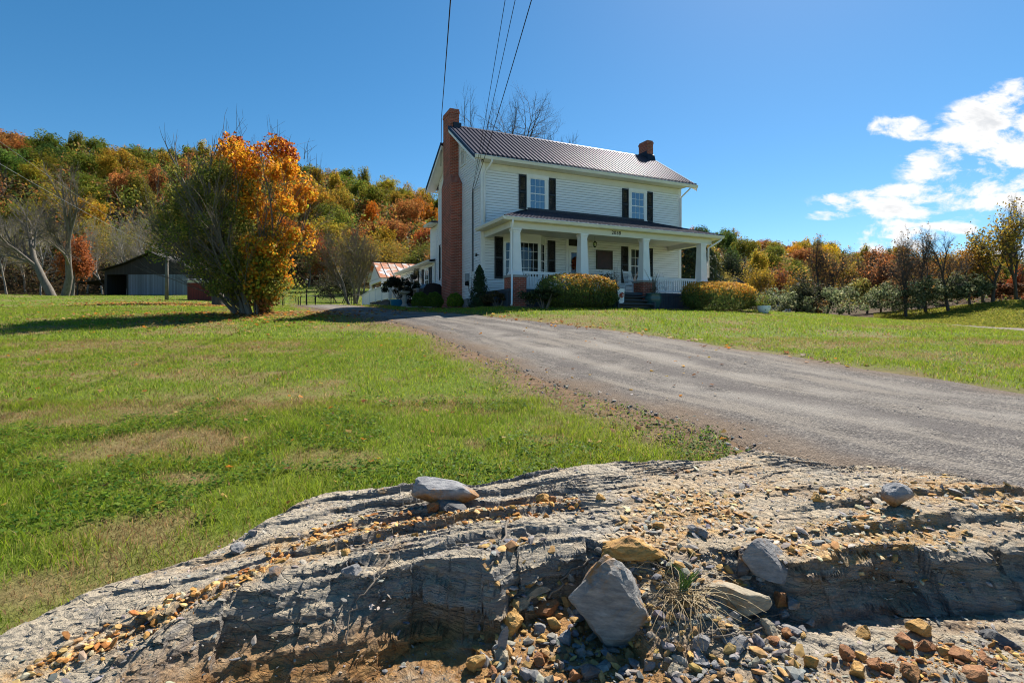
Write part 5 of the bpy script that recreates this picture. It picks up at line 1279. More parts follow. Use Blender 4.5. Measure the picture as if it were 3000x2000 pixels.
# ---- the many stemmed maple on the left, grown through with a green shrub
def big_maple():
    bx, by = hp(738, 21.5)[:2]; bz = gz(bx, by)
    root = empty('maple_clump', (bx, by, bz), 0, 'large many stemmed maple, golden on its right and green and twiggy on its left', 'tree')
    t = Tree(33, up=.10, maxlev=3, spread=(12, 34), kids=(3, 5), wander=.12, ratio=.6)
    g = np.random.default_rng(5)
    for i in range(15):
        a = g.uniform(0, 2*PI); sp = g.uniform(.05, .62); b = g.uniform(.15, .55)
        t.grow((math.cos(a)*b, math.sin(a)*b*.7, -.2), (math.cos(a)*sp-.10, math.sin(a)*sp, 1), g.uniform(2.6, 3.7), g.uniform(.035, .085), 0, .35)
    for i in range(6):
        t.grow((g.normal()*.25, g.normal()*.2, -.2), (-.75+g.normal()*.16, g.normal()*.3, .8), g.uniform(2.6, 3.6), g.uniform(.03, .06), 0, .35)
    t.grow((.1, -.3, -.2), (-.18, -.1, 1), 4.2, .13, 0, .4)
    # keep every stem inside the clump's own outline
    def fit(q):
        q = np.array(q); q[2] *= .88 if q[0] > -.6 else .80
        return q
    br = [([fit(q) for q in p], r) for p, r in t.br]
    # upright bare shoots over the crown
    sh = []
    for i in range(46):
        x = g.uniform(-3.9, 2.5); y = g.normal()*.7; z0 = 5.1+(.9 if x > -.9 else -.4)-.10*abs(x-.4)**1.3; h = g.uniform(.5, 1.5)*(1.3 if -.6 < x < 1.0 else .8)
        p = np.array([x, y, z0]); d = np.array([g.normal()*.12+.1*(x-.3)/2, g.normal()*.1, 1]); pts = [p]
        for k in range(5): d = d+np.array([g.normal()*.05, g.normal()*.05, 0]); pts.append(pts[-1]+d*h/5)
        sh.append((pts, list(np.linspace(.012, .004, 6))))
        if g.random() < .6:
            q = pts[2]; sh.append(([q, q+np.array([g.normal()*.2, .05, h*.3]), q+np.array([g.normal()*.3, .05, h*.5])], [.008, .006, .003]))
    tubes('stems', [b for b in br if b[1][0] > .016], M['bark'], 6, root); tubes('twigs', [b for b in br if b[1][0] <= .016]+sh, M['twig'], 3, root)
    # golden leaves: a tall drum of leaf lobes on the right half
    def lobes(n, centres, rad, size, flat=1):
        c = np.array(centres); k = g.integers(0, len(c), n); e = g.normal(size=(n, 3)); e /= np.linalg.norm(e, axis=1)[:, None]
        P = c[k]+e*(np.array(rad)[k]*g.uniform(.35, 1.05, n)**.7)[:, None]
        return P, e*.6+rdir(n)*.7+np.array([0, 0, .2]), g.uniform(.7, 1.3, n)*size
    cs, rs = [], []
    for i in range(74):
        z = g.uniform(.9, 6.45); u = z/6.6
        lo = -.8 if z > 3.6 else .3; hi = float(np.interp(z, [.5, 1.5, 2.5, 3.5, 5.5, 6.5], [.6, 1.0, 1.7, 2.05, 2.2, 1.6]))
        if z > 5.9: lo, hi = -.9, 1.5
        cs.append((g.uniform(lo, hi), g.normal()*.75, z)); rs.append(g.uniform(.26, .62))
    P, Nn, sz = lobes(15500, cs, rs, .108)
    GO = np.array([(.78, .43, .03), (.70, .32, .025), (.60, .22, .025), (.48, .38, .04), (.34, .38, .04)])
    tmix = np.clip((P[:, 2]-1.2)/5.2+.25*g.normal(size=len(P)), 0, 1)
    idx = np.where(g.random(len(P)) < .12, 2, np.where(tmix > .62, g.integers(0, 3, len(P)), np.where(tmix > .3, g.integers(0, 4, len(P)), g.integers(1, 5, len(P)))))
    c = GO[idx]; red = (P[:, 2] > 6.1) & (g.random(len(P)) < .6); c[red] = (.40, .10, .025)
    c = np.c_[c*(1+.3*g.uniform(-1, 1, (len(P), 1))), np.ones(len(P))]
    foliage('golden_foliage', P, Nn, sz, np.clip(c, 0, 1), M['leaf'], root, 'maple')
    cs, rs = [], []
    for i in range(190):
        z = g.uniform(.8, 5.2); w = np.interp(z, [.8, 1.4, 2.2, 3.0, 4.2, 5.2], [-.8, -1.8, -2.6, -3.6, -3.3, -2.1])
        cs.append((g.uniform(w, 1.2 if z < 3.4 else .5), -.25+g.normal()*.75, z)); rs.append(g.uniform(.26, .58))
    P, Nn, sz = lobes(40000, cs, rs, .095)
    c = palette(len(P), [(.19, .21, .035), (.25, .25, .04), (.11, .14, .028), (.36, .32, .07), (.48, .33, .06)], [3, 3, 3, 1.4, .7], .3)
    foliage('green_foliage', P, Nn, sz, c, M['leaf'], root)
    cs = [(g.uniform(-.3, .8), g.normal()*.45, g.uniform(.1, 1.3)) for i in range(18)]
    P, Nn, sz = lobes(1700, cs, [.34]*18, .11)
    foliage('low_foliage', P, Nn, sz, palette(len(P), [(.38, .20, .05), (.30, .24, .05), (.36, .14, .06), (.16, .18, .04)], None, .3), M['leaf'], root, 'maple')
big_maple(); bpy.data.objects['maple_clump'].scale = (1, 1, 1.06)
# broad dark tree behind the maple, by the red shed
tree_thing('shade_tree', hp(640, 42), 'stout dark trunked tree with dim green crown between the maple and the red shed', 'tree', 901, 9.5, M['barkdark'], True, [(.06, .075, .02), (.09, .09, .025), (.14, .11, .03)], 5000, .2, sc=(.72, 1), trunk_r=.42, jit=.4, base=.42, maxlev=4, spread=(35, 75), up=.03)
# ------------------------------------------------------------------ lawn: grass blades, weeds, fallen leaves
def lawn_ok(x, y):
    ok = drive_sd(x, y) > .05+1.3*(fbm(x*1.5, y*1.5, 113, 3)-.45)
    ok &= ~inpoly(x, y, HOUSE_FOOT)
    m = (np.abs(x) < 4.2) & (y < 5)
    if m.any():
        s = crest_sd(x[m], y[m]); t = ok[m]; t &= s > -.02; ok[m] = t
    return ok
def grass(n, d0, d1, pw, w, h, name, label, half=1.15, seed=1, kx=1.0):
    g = np.random.default_rng(seed)
    d = d0+(d1-d0)*g.random(n)**pw; x = g.uniform(-half, half, n)*(d+.4)*1.0; y = d
    px = CX+F*x/y
    ok = lawn_ok(x, y) & (y < np.where(px > 2050, 27, 92))
    x, y = x[ok], y[ok]
    dry = straw(x, y); ln = fbm(x*1.3, y*1.3, 161, 3)
    side = DLside(x, y); dsd = drive_sd(x, y)
    thin = sstep(1.1, .1, dsd+.9*(fbm(x*1.3, y*1.3, 111, 3)-.5))*.9*np.where(side, 1, .6)
    keep = g.random(len(x)) > np.maximum(dry*.30, thin)
    x, y, dry, ln = x[keep], y[keep], dry[keep], ln[keep]; m = len(x)
    z = ground(x, y)-.004
    clump = .55+.9*vnoise(x*5, y*5, 163)*vnoise(x*1.7, y*1.7, 165)*1.6
    hh = h*g.uniform(.6, 1.35, m)*np.clip(clump, .5, 1.7)*(1-.45*dry); ww = w*g.uniform(.7, 1.3, m)*(1+.3*(g.random(m) < .1))
    a = g.uniform(0, 2*PI, m); la = g.uniform(0, 2*PI, m); lean = g.uniform(.2, 1.25, m)*hh
    lx, ly = np.cos(la)*lean, np.sin(la)*lean; cx_, sy_ = np.cos(a)*ww/2, np.sin(a)*ww/2
    b = np.c_[x, y, z]; W = np.c_[cx_, sy_, 0*x]
    mid = b+np.c_[lx*.35, ly*.35, hh*.62]; tip = b+np.c_[lx, ly, hh]
    V = np.stack([b-W, b+W, mid+W*.75, mid-W*.75, tip], 1).reshape(-1, 3)
    i = np.arange(m)[:, None]*5
    Fq = i+np.array([[0, 1, 2, 3]]); Ft = i+np.array([[3, 2, 4]])
    cg = palette(m, [(.15, .235, .018), (.21, .29, .02), (.28, .35, .03), (.10, .17, .016), (.38, .38, .10)], [3, 4, 3, 2, .8], .25)
    yb = sstep(.35, .65, ln)[:, None]
    cg[:, :3] = cg[:, :3]*(1-.35*yb)+.35*yb*np.array([(.28, .31, .03)])
    cd = palette(m, [(.33, .21, .10), (.40, .28, .13), (.25, .145, .07), (.17, .17, .04)], None, .25)
    k = (g.random(m) < np.clip(dry*1.05+.10, 0, 1))
    c = np.where(k[:, None], cd, cg)
    o = npmesh(name, V, [Fq, Ft], M['blade'], attrs={'Col': ('FLOAT_COLOR', 'POINT', np.repeat(c, 5, 0))})
    return tag(o, label, 'grass', kind='stuff')
M['blade'] = leafmat('grass_blades', trans=.55, rough=.6, spec=.12)
grass(170000, 1.9, 6.5, .62, .0042, .060, 'lawn_grass', 'near grass blades of the lawn behind the rock', seed=1)
grass(170000, 6, 13, .70, .0075, .058, 'lawn_grass', 'grass blades of the middle lawn beside the driveway', seed=2)
grass(175000, 12.5, 28, .75, .015, .065, 'lawn_grass', 'grass blades of the upper lawn in front of the house', seed=3)
grass(80000, 27, 90, .8, .045, .08, 'lawn_grass', 'grass of the far lawn towards the barn', half=1.0, seed=4)
def weeds(n, seed, d0, d1, th, size, name, label, cond=None):
    g = np.random.default_rng(seed)
    d = d0+(d1-d0)*g.random(n)**.7; x = g.uniform(-1, .9, n)*d; y = d
    ok = lawn_ok(x, y); f = fbm(x*1.1+7, y*1.1, seed+3, 4)
    ok &= (f > th) & (straw(x, y) < .5)
    if cond is not None: ok &= cond(x, y)
    x, y = x[ok], y[ok]; m = len(x)
    P = np.c_[x, y, ground(x, y)+g.uniform(.012, .065, m)]
    V, Fc = quads_from(P, rdir(m)*.55+np.array([0, 0, 1.]), g.uniform(.6, 1.4, m)*size, .8)
    o = npmesh(name, V, Fc, M['blade'], attrs={'Col': ('FLOAT_COLOR', 'POINT', np.repeat(palette(m, [(.07, .16, .018), (.11, .20, .02), (.05, .12, .016), (.17, .25, .03)], None, .25), 4, 0))})
    return tag(o, label, 'weeds', kind='stuff')
weeds(46000, 71, 1.9, 6.5, .565, .030, 'lawn_weeds', 'low broad leaved weeds growing among the near grass')
weeds(18000, 72, 6, 16, .60, .042, 'lawn_weeds', 'broad leaved weeds in the lawn along the driveway')
weeds(14000, 73, 3.3, 9, .40, .035, 'driveway_weeds', 'green weeds at the ragged left rim of the driveway', lambda x, y: DLside(x, y) & (drive_sd(x, y) < .75))
def litter(n, seed, fn, size, cols, name, label):
    g = np.random.default_rng(seed); x, y = fn(g, n); ok = y > 1.5; x, y = x[ok], y[ok]; m = len(x)
    z = np.maximum(ground(x, y), 0*x-9)+g.uniform(.015, .055, m)
    P = np.c_[x, y, z]
    V, Fc = maple_from(P, rdir(m)*.55+np.array([0, 0, 1.]), g.uniform(.6, 1.3, m)*size)
    o = npmesh(name, V, Fc, M['leaf'], attrs={'Col': ('FLOAT_COLOR', 'POINT', np.repeat(palette(m, cols, None, .3), 8, 0))})
    return tag(o, label, 'fallen leaves', kind='stuff')
def bank_grass():
    g = np.random.default_rng(9); n = 60000; d = g.uniform(31, 58, n); px = g.uniform(2560, 3120, n); x = (px-CX)/F*d; z = TER(x, d)
    P = np.c_[x, d, z+.03]; V, Fc = quads_from(P, rdir(n)+np.array([0, -.3, .6]), g.uniform(.10, .24, n), .5)
    o = npmesh('bank_grass', V, Fc, M['blade'], attrs={'Col': ('FLOAT_COLOR', 'POINT', np.repeat(palette(n, [(.24, .24, .035), (.30, .27, .05), (.18, .21, .03)], None, .25), 4, 0))})
    tag(o, 'mown olive grass of the bank beyond the lane', 'grass', kind='stuff')
bank_grass()
MX, MY = hp(738, 21.5)[:2]
FALL = [(.42, .17, .03), (.30, .12, .04), (.20, .09, .04), (.40, .26, .06), (.46, .30, .12)]
litter(1500, 81, lambda g, n: (MX+g.normal(size=n)*3.2+.6, MY-np.abs(g.normal(size=n))*2.6+1), .12, FALL, 'fallen_leaves', 'fallen maple leaves scattered under the golden maple')
litter(420, 82, lambda g, n: (lambda d: (g.uniform(-.95, .45, n)*d, d))(3.2+16*g.random(n)), .058, FALL, 'fallen_leaves', 'single fallen leaves dotted over the left lawn')
litter(2600, 83, lambda g, n: (hp(600, 42)[0]+g.normal(size=n)*4.5, 41+g.normal(size=n)*3), .16, FALL, 'fallen_leaves', 'brown leaf carpet under the dark tree by the red shed')
litter(260, 84, lambda g, n: (lambda t: (np.interp(t, np.linspace(0, 1, len(DR)), np.array(DR)[:, 0])+g.normal(size=n)*.25, np.interp(t, np.linspace(0, 1, len(DR)), np.array(DR)[:, 1])+g.normal(size=n)*.25))(g.uniform(.3, .95, n)), .10, FALL, 'fallen_leaves', 'leaves caught along the upper rim of the driveway')
# ------------------------------------------------------------------ things round the house
def hthing(name, a, b, label, cat, group=None, rz=0.0, z=None):
    x, y, _ = hw(a, b); return empty(name, (x, y, gz(x, y) if z is None else z), HA+rz, label, cat, group)
PF = 1.40   # porch floor height
M['chair'] = plain('white_chair_paint', (.78, .79, .80), (.68, .69, .70), 6, .5)
def rocking_chair():
    r = empty('rocking_chair', (0, 0, 0), 0, 'x', 'rocking chair', 'white rocking chairs on the porch')
    for s in (-1, 1):
        m = MB(); x = .27*s
        m.tube([(x, -.52, .10), (x, -.30, .035), (x, 0, .02), (x, .30, .04), (x, .58, .13)], .019, 6); m.build('rocker', M['chair'], r)
        m = MB(); m.tube([(x, -.25, .03), (x, -.25, .62)], .02, 7); m.build('front_leg', M['chair'], r)
        m = MB(); m.tube([(x, .22, .03), (x, .22, .42), (x*.98, .42, 1.14)], [.02, .021, .016], 7); m.lathe((x*.98, .425, 1.135), [(.014, 0), (.022, .02), (.005, .05)], 8); m.build('back_post', M['chair'], r)
        m = MB(); m.box(x-.04, x+.04, -.30, .27, .62, .645); m.build('arm', M['chair'], r)
    m = MB()
    for i in range(9): m.box(-.26, .26, -.27+i*.055, -.225+i*.055, .405, .43)
    m.build('seat', M['chair'], r)
    m = MB(); f = lambda z: .22+.20*(z-.42)/.72
    for z, h in ((.48, .05), (1.02, .10)): m.hexa([(-.25, f(z)-.012, z), (.25, f(z)-.012, z), (.25, f(z)+.012, z), (-.25, f(z)+.012, z)], [(-.25, f(z+h)-.012, z+h), (.25, f(z+h)-.012, z+h), (.25, f(z+h)+.012, z+h), (-.25, f(z+h)+.012, z+h)])
    for i in range(7):
        x = -.20+i*.0667; m.hexa([(x-.014, f(.5)-.006, .5), (x+.014, f(.5)-.006, .5), (x+.014, f(.5)+.006, .5), (x-.014, f(.5)+.006, .5)], [(x-.014, f(1.03)-.006, 1.03), (x+.014, f(1.03)-.006, 1.03), (x+.014, f(1.03)+.006, 1.03), (x-.014, f(1.03)+.006, 1.03)])
    m.build('backrest', M['chair'], r)
    m = MB()
    for y, z in ((-.25, .2), (-.25, .34), (.22, .2)): m.tube([(-.27, y, z), (.27, y, z)], .012, 5)
    m.build('stretcher', M['chair'], r); return r
rc = rocking_chair()
for i, (a, b, rz, lab) in enumerate(((6.05, -1.15, -.25, 'white rocking chair left of the steps pier, nearest the dark framed picture'), (7.05, -1.45, .12, 'white rocking chair in front of the lower window beside the third column'),
                                     (8.18, -1.2, .1, 'white rocking chair just right of the third column'), (9.2, -1.15, .05, 'white rocking chair behind the right railing, farthest from the steps'))):
    x, y, _ = hw(a, b)
    if i == 0: rc.location = (x, y, PF); rc.rotation_euler = (0, 0, HA+rz); rc['label'] = lab
    else: dup(rc, (x, y, PF), HA+rz, None, lab)
# framed picture on the wall
pic = hthing('wall_picture', 6.405, -.03, 'dark red square picture hanging on the porch wall', 'picture', z=2.68)
m = MB(); m.box(-.475, .475, -.05, -.004, 0, .06); m.box(-.475, .475, -.05, -.004, .86, .92); m.box(-.475, -.415, -.05, -.004, .06, .86); m.box(.415, .475, -.05, -.004, .06, .86); m.build('frame', M['barkdark'], pic)
M['art'] = plain('dark_red_canvas', (.06, .014, .016), (.025, .010, .012), 5, .5)
m = MB(); m.box(-.415, .415, -.035, -.006, .06, .86); m.build('canvas', M['art'], pic)
# wreath on the door
wr = hthing('wreath', 4.87, -.085, 'round orange red wreath hanging on the front door', 'wreath', z=2.88)
a = RNG.uniform(0, 2*PI, 900); rr = .21+.06*RNG.normal(size=900)
P = np.c_[rr*np.cos(a), -.02-.03*RNG.random(900), rr*np.sin(a)]
foliage('leaves', P, rdir(900)+np.array([0, -1, 0]), np.full(900, .07), palette(900, [(.38, .06, .02), (.30, .10, .02), (.2, .03, .02)]), M['leaf'], wr, 'maple')
m = MB(); m.tube([(.2*math.cos(t), -.008, .2*math.sin(t)) for t in np.linspace(0, 2*PI, 25)], .014, 6); m.build('hoop', M['twig'], wr)
# hanging lantern
la = hthing('hanging_lantern', 5.03, -1.3, 'black lantern hanging from the porch ceiling by a chain', 'lantern', z=3.50)
m = MB(); m.tube([(0, 0, .30), (0, 0, .52)], .008, 5); m.build('chain', M['blackmetal'], la)
m = MB(); m.lathe((0, 0, 0), [(.02, 0), (.05, .02), (.07, .04)], 6); m.lathe((0, 0, 0), [(.12, .20), (.05, .26), (.015, .31)], 6)
for k in range(6): m.tube([(.068*math.cos(k*PI/3), .068*math.sin(k*PI/3), .04), (.10*math.cos(k*PI/3), .10*math.sin(k*PI/3), .20)], .007, 4)
m.build('lantern_frame', M['blackmetal'], la)
m = MB(); m.lathe((0, 0, 0), [(.055, .045), (.088, .198)], 6); m.build('lantern_glass', M['glass'], la)
# potted plants
M['teal'] = plain('teal_glaze', (.045, .115, .115), (.03, .08, .085), 5, .25, .15, 14)
M['greenpot'] = plain('dark_green_pot', (.02, .06, .05), (.015, .045, .04), 4, .35)
M['soil'] = plain('potting_soil', (.05, .035, .025), (.03, .02, .015), 20, .95)
def grass_plume(parent, n, h, spread, z0, cols):
    br = []
    for i in range(n):
        a = RNG.uniform(0, 2*PI); s = RNG.uniform(.1, 1)*spread; hh = h*RNG.uniform(.45, 1.0)
        br.append(([(.08*math.cos(a), .08*math.sin(a), z0), (.4*s*math.cos(a), .4*s*math.sin(a), z0+hh*.6), (s*math.cos(a), s*math.sin(a), z0+hh)], [.006, .005, .002]))
    tubes('stems', br, M['twig'], 3, parent)
    m_ = 260; a = RNG.uniform(0, 2*PI, m_); rr = RNG.uniform(0, .28, m_)
    foliage('leaves', np.c_[rr*np.cos(a), rr*np.sin(a), z0+RNG.uniform(0, .3, m_)], rdir(m_), np.full(m_, .07), palette(m_, cols), M['leaf'], parent, 'quad', .35)
vz = hthing('planter_urn', 6.62, -3.42, 'tall teal glazed urn with dry plume grass beside the steps', 'planter')
m = MB(); m.lathe((0, 0, 0), [(.20, -.03), (.24, .02), (.34, .30), (.36, .45), (.31, .60), (.33, .63), (.33, .66), (.29, .66), (.28, .60)], 28); m.build('urn', M['teal'], vz, True)
m = MB(); m.lathe((0, 0, 0), [(.28, .59), (.275, .61)], 20); m.build('soil', M['soil'], vz)
grass_plume(vz, 46, 1.15, .42, .60, [(.13, .05, .04), (.2, .1, .05), (.16, .12, .05)])
vz2 = hthing('planter_urn', 4.50, -3.55, 'dark green pot with thin dry stems behind the small garden flag', 'planter')
m = MB(); m.lathe((0, 0, 0), [(.13, -.03), (.15, .02), (.21, .36), (.23, .38), (.23, .42), (.19, .42), (.185, .38)], 22); m.build('urn', M['greenpot'], vz2, True)
m = MB(); m.lathe((0, 0, 0), [(.188, .38), (.18, .40)], 18); m.build('soil', M['soil'], vz2)
grass_plume(vz2, 26, 1.6, .22, .38, [(.03, .05, .02), (.06, .06, .03)])
pp = hthing('potted_plant', 5.15, -2.0, 'dark leafy plant in a pot on the porch by the steps', 'plant', z=PF)
m = MB(); m.lathe((0, 0, 0), [(.14, 0), (.20, .30), (.22, .32), (.18, .33)], 18); m.build('pot', M['greenpot'], pp, True)
P = RNG.normal(size=(500, 3))*np.array([.2, .2, .13])+np.array([0, 0, .62]); foliage('leaves', P, rdir(500), np.full(500, .10), palette(500, [(.02, .03, .02), (.05, .05, .03)]), M['leaf'], pp, 'quad', .4)
m = MB()
for k in range(8): m.tube([(0, 0, .3), (.12*math.cos(k), .12*math.sin(k), .6)], .006, 4)
m.build('stems', M['twig'], pp)
# garden flag
fl = hthing('garden_flag', 4.70, -3.72, 'small white garden flag with a red pumpkin and leaves motif', 'flag', rz=.15)
m = MB(); m.tube([(-.24, 0, -.1), (-.24, 0, .83), (.22, 0, .83)], .008, 6); m.build('pole', M['blackmetal'], fl)
m = MB(); k = 10; W0 = .40
for i in range(k):
    for j in range(k):
        f = lambda u, v: (-.2+W0*u+(.05*(1-v))*(1-2*u), .02*math.sin(u*5+v*2)*(1-v)-.004, .81-.56*(1-v)-.06*(1-v)*(1-abs(2*u-1)))
        m.quad(f(i/k, j/k), f((i+1)/k, j/k), f((i+1)/k, (j+1)/k), f(i/k, (j+1)/k))
m.build('cloth', M['white'], fl)
M['redprint'] = plain('red_print', (.50, .05, .03), (.40, .09, .03), 30, .8)
m = MB()
for i in range(60):
    a = RNG.uniform(0, 2*PI); r_ = math.sqrt(RNG.random())*.115; x, z = r_*math.cos(a)*1.05, .55+r_*math.sin(a)
    s = RNG.uniform(.012, .026); m.poly([(x+s*math.cos(t)*(1+.3*math.cos(3*t)), -.034, z+s*math.sin(t)*(1+.3*math.cos(3*t))) for t in np.linspace(0, 2*PI, 10)[:-1]])
m.build('print', M['redprint'], fl)
m = MB()
for i, x in enumerate((-.09, -.05, -.01, .03, .07)): m.tube([(x, -.034, .33), (x+.012, -.034, .37+.01*(i % 2))], .004, 4)
m.build('print_letters', M['deckgrey'], fl)
# hedges: golden tipped growth on top and on the sunny side
def hedge(name, a0, a1, b0, b1, h, label, seed, green_left=0.0):
    x, y, _ = hw((a0+a1)/2, (b0+b1)/2); z = gz(x, y); r = empty(name, (x, y, z), HA, label, 'hedge')
    n = 15000; g = np.random.default_rng(seed); e = g.normal(size=(n, 3)); e /= np.linalg.norm(e, axis=1)[:, None]
    p = 3.2; sc = 1/(np.abs(e)**p).sum(1)**(1/p); P = e*sc[:, None]
    lump = 1+.10*(fbm(np.arctan2(e[:, 1], e[:, 0])*2.2+9, e[:, 2]*3, seed, 3)-.5)*2+.03*g.normal(size=n)
    dep = 1-np.abs(g.normal(size=n))*.06
    Q = P*(lump*dep)[:, None]*np.array([(a1-a0)/2, (b1-b0)/2, h/2*1.02])+np.array([0, 0, h/2]); Q[:, 2] = np.maximum(Q[:, 2], .02)
    t = Q[:, 2]/h+.16*g.normal(size=n)+.30*np.clip(P[:, 0]-.72, 0, 1)*2-green_left*np.clip(-P[:, 0]-.35, 0, 1)
    gold = np.clip((t-.64)/.20, 0, 1)
    cg = palette(n, [(.115, .165, .045), (.08, .12, .036), (.16, .20, .055)], None, .3); co_ = palette(n, [(.78, .42, .05), (.66, .28, .04), (.50, .34, .06)], None, .25)
    c = cg*(1-gold[:, None])+co_*gold[:, None]
    foliage('foliage', Q, e+.7*rdir(n), g.uniform(.6, 1.35, n)*.085, c, M['leaf'], r, 'quad', .55)
    m = MB()
    for i in range(16):
        u = (i+.5)/16; xx = (a0-a1)/2*.75+(a1-a0)*.75*u; m.tube([(xx, .05*math.sin(i*3), -.1), (xx+.15*math.sin(i*5), .25*math.cos(i*2), h*.6)], [.03, .012], 5)
    m.build('stems', M['barkdark'], r)
hedge('hedge', .80, 4.08, -4.75, -3.30, 1.27, 'clipped hedge with orange gold tips in front of the left railing', 3, .5)
hedge('hedge', 7.85, 11.75, -4.75, -3.30, 1.22, 'clipped hedge with orange gold tips in front of the right railing', 4)
x, y, _ = hw(.75, -4.4); blob_thing('low_shrub', (x, y, gz(x, y)), 'green shrub at the left foot of the longer golden hedge', .75, .55, .42, [(.05, .075, .03), (.035, .05, .025), (.08, .10, .04)], 2400, .09)
x, y, _ = hw(-.15, -2.2); blob_thing('low_shrub', (x, y, gz(x, y)), 'low bronze leaved shrub by the corner of the porch', .75, .45, .30, [(.12, .085, .04), (.08, .07, .03), (.16, .11, .05)], 1800, .075)
x, y, _ = hw(.55, -3.75); blob_thing('low_shrub', (x, y, gz(x, y)), 'tiny pale flowered plant at the foot of the first brick pier', .30, .25, .16, [(.42, .38, .30), (.25, .22, .12), (.16, .15, .07)], 700, .05)
for a, b, r_, cs, lab in ((-2.35, 1.45, .40, [(.10, .17, .02), (.07, .12, .02), (.14, .22, .03)], 'round green shrub farther from the driveway, left of the brick chimney'), (-1.85, .95, .40, [(.10, .17, .02), (.07, .12, .02), (.15, .22, .03)], 'round green shrub overlapping its twin beside the brick chimney'),
                          (-1.05, .5, .37, [(.26, .34, .03), (.17, .26, .025), (.10, .16, .02)], 'round yellow green shrub in front of the brick chimney')):
    x, y, _ = hw(a, b); z = gz(x, y); root = empty('ball_shrub', (x, y, z), 0, lab, 'shrub')
    n = 4200; e = rdir(n); e[:, 2] = np.where(e[:, 2] < -.6, -e[:, 2], e[:, 2]); P = e*(r_*(1-.10*np.abs(RNG.normal(size=n)))*(1+.05*np.sin(e[:, 0]*9+e[:, 2]*7)))[:, None]+np.array([0, 0, r_*.85])
    foliage('foliage', P, e*.5+rdir(n)*.6+np.array([0, 0, .3]), RNG.uniform(.6, 1.3, n)*.075, palette(n, cs, None, .3), M['leaf'], root, 'quad', .4)
    m = MB()
    for k in range(6): m.tube([(0, 0, -.1), (.25*math.cos(k), .25*math.sin(k), r_*.9)], [.02, .01], 5)
    m.build('stems', M['twig'], root)
x, y, _ = hw(-.45, -.9)
cone_thing('arborvitae', (x, y, gz(x, y)), 'narrow dark green conical evergreen at the front corner of the house', 1.78, .50, [(.030, .05, .016), (.04, .065, .02), (.022, .038, .014)], 5200, .085, cat='evergreen', pw=.62)
# bird bath, planter, air conditioner, covered grill, stepping slab
bbx = hp(1185, 27); bb = empty('bird_bath', bbx, 0, 'grey stone bird bath on a baluster pedestal beside the deck', 'bird bath')
m = MB(); m.lathe((0, 0, 0), [(.22, -.05), (.22, .04), (.17, .10), (.13, .14), (.10, .24), (.14, .36), (.135, .44), (.09, .60), (.11, .64)], 20); m.build('pedestal', M['conc'], bb, True)
m = MB(); m.lathe((0, 0, 0), [(.12, .64), (.23, .70), (.285, .77), (.285, .80), (.25, .80), (.2, .76), (.02, .745)], 28); m.build('basin', M['conc'], bb, True)
M['bluepot'] = plain('bright_blue_pot', (.02, .20, .42), (.015, .15, .34), 4, .3)
bp_ = empty('blue_planter', hp(1166, 28.5), 0, 'bright blue pot with a dark bushy plant next to the bird bath', 'planter')
m = MB(); m.lathe((0, 0, 0), [(.32, -.02), (.36, .04), (.44, .34), (.46, .36), (.46, .40), (.40, .40)], 24); m.build('pot', M['bluepot'], bp_, True)
m = MB(); m.lathe((0, 0, 0), [(.41, .36), (.40, .38)], 20); m.build('soil', M['soil'], bp_)
P, Nn, v, sz = crown(9, 3600, .95, .62, 20, .11, .98, 0, .3); foliage('foliage', P, Nn, sz, palette(3600, [(.018, .026, .016), (.035, .045, .022), (.025, .03, .02)]), M['leaf'], bp_)
m = MB()
for k in range(7): m.tube([(0, 0, .36), (.5*math.cos(k), .5*math.sin(k), 1.1)], [.015, .008], 4)
m.build('stems', M['twig'], bp_)
P, Nn, v, sz = crown(10, 1, 1, 1)
x, y, z = hp(1212, 29); blob_thing('dark_shrub', (x, y, z), 'dark bushy shrub between the bird bath and the air conditioner', .75, .7, .75, [(.018, .026, .016), (.035, .045, .022)], 2600, .10)
x, y, z = hp(1237, 28.2); ac = empty('air_conditioner', (x, y, z), HA, 'grey louvred air conditioning unit beside the wing', 'air conditioner')
m = MB(); m.box(-.40, .40, -.40, .40, .08, 1.0); m.box(-.42, .42, -.42, .42, 1.0, 1.05); m.build('case', M['grey'], ac)
m = MB()
for k in range(14): z0 = .16+k*.058; m.box(-.39, .39, -.412, -.402, z0, z0+.03); m.box(-.412, -.402, -.39, .39, z0, z0+.03)
m.build('louvres', M['blackmetal'], ac)
m = MB(); m.box(-.5, .5, -.5, .5, -.15, .08); m.build('pad', M['conc'], ac)
x, y, z = hp(1263, 27.4); gr = empty('covered_grill', (x, y, z), HA+.1, 'barbecue grill under a black fitted cover against the wing', 'grill')
m = MB(); pr = [(-.55, 0.05), (-.57, .7), (-.52, 1.05), (-.36, 1.26), (0, 1.32), (.36, 1.26), (.52, 1.05), (.57, .7), (.55, .05)]
m.slab([(a_, -.33, z_) for a_, z_ in pr], (0, .66, 0)); m.build('cover', M['shutter'], gr)
m = MB()
for s in (-.45, .45): m.tube([(s, -.2, -.15), (s, -.2, .1)], .03, 6); m.tube([(s, .2, -.15), (s, .2, .1)], .03, 6)
m.build('legs', M['blackmetal'], gr)
x, y, z = hp(1228, 25.6); st_ = MB((0, 0, 0)); st_.box(-.55, .55, -.3, .3, -.05, .07); o = st_.build('stepping_slab', M['conc']); o.location = (x, y, z); o.rotation_euler = (0, 0, HA); tag(o, 'flat concrete slab on the grass in front of the green ball shrubs', 'slab')
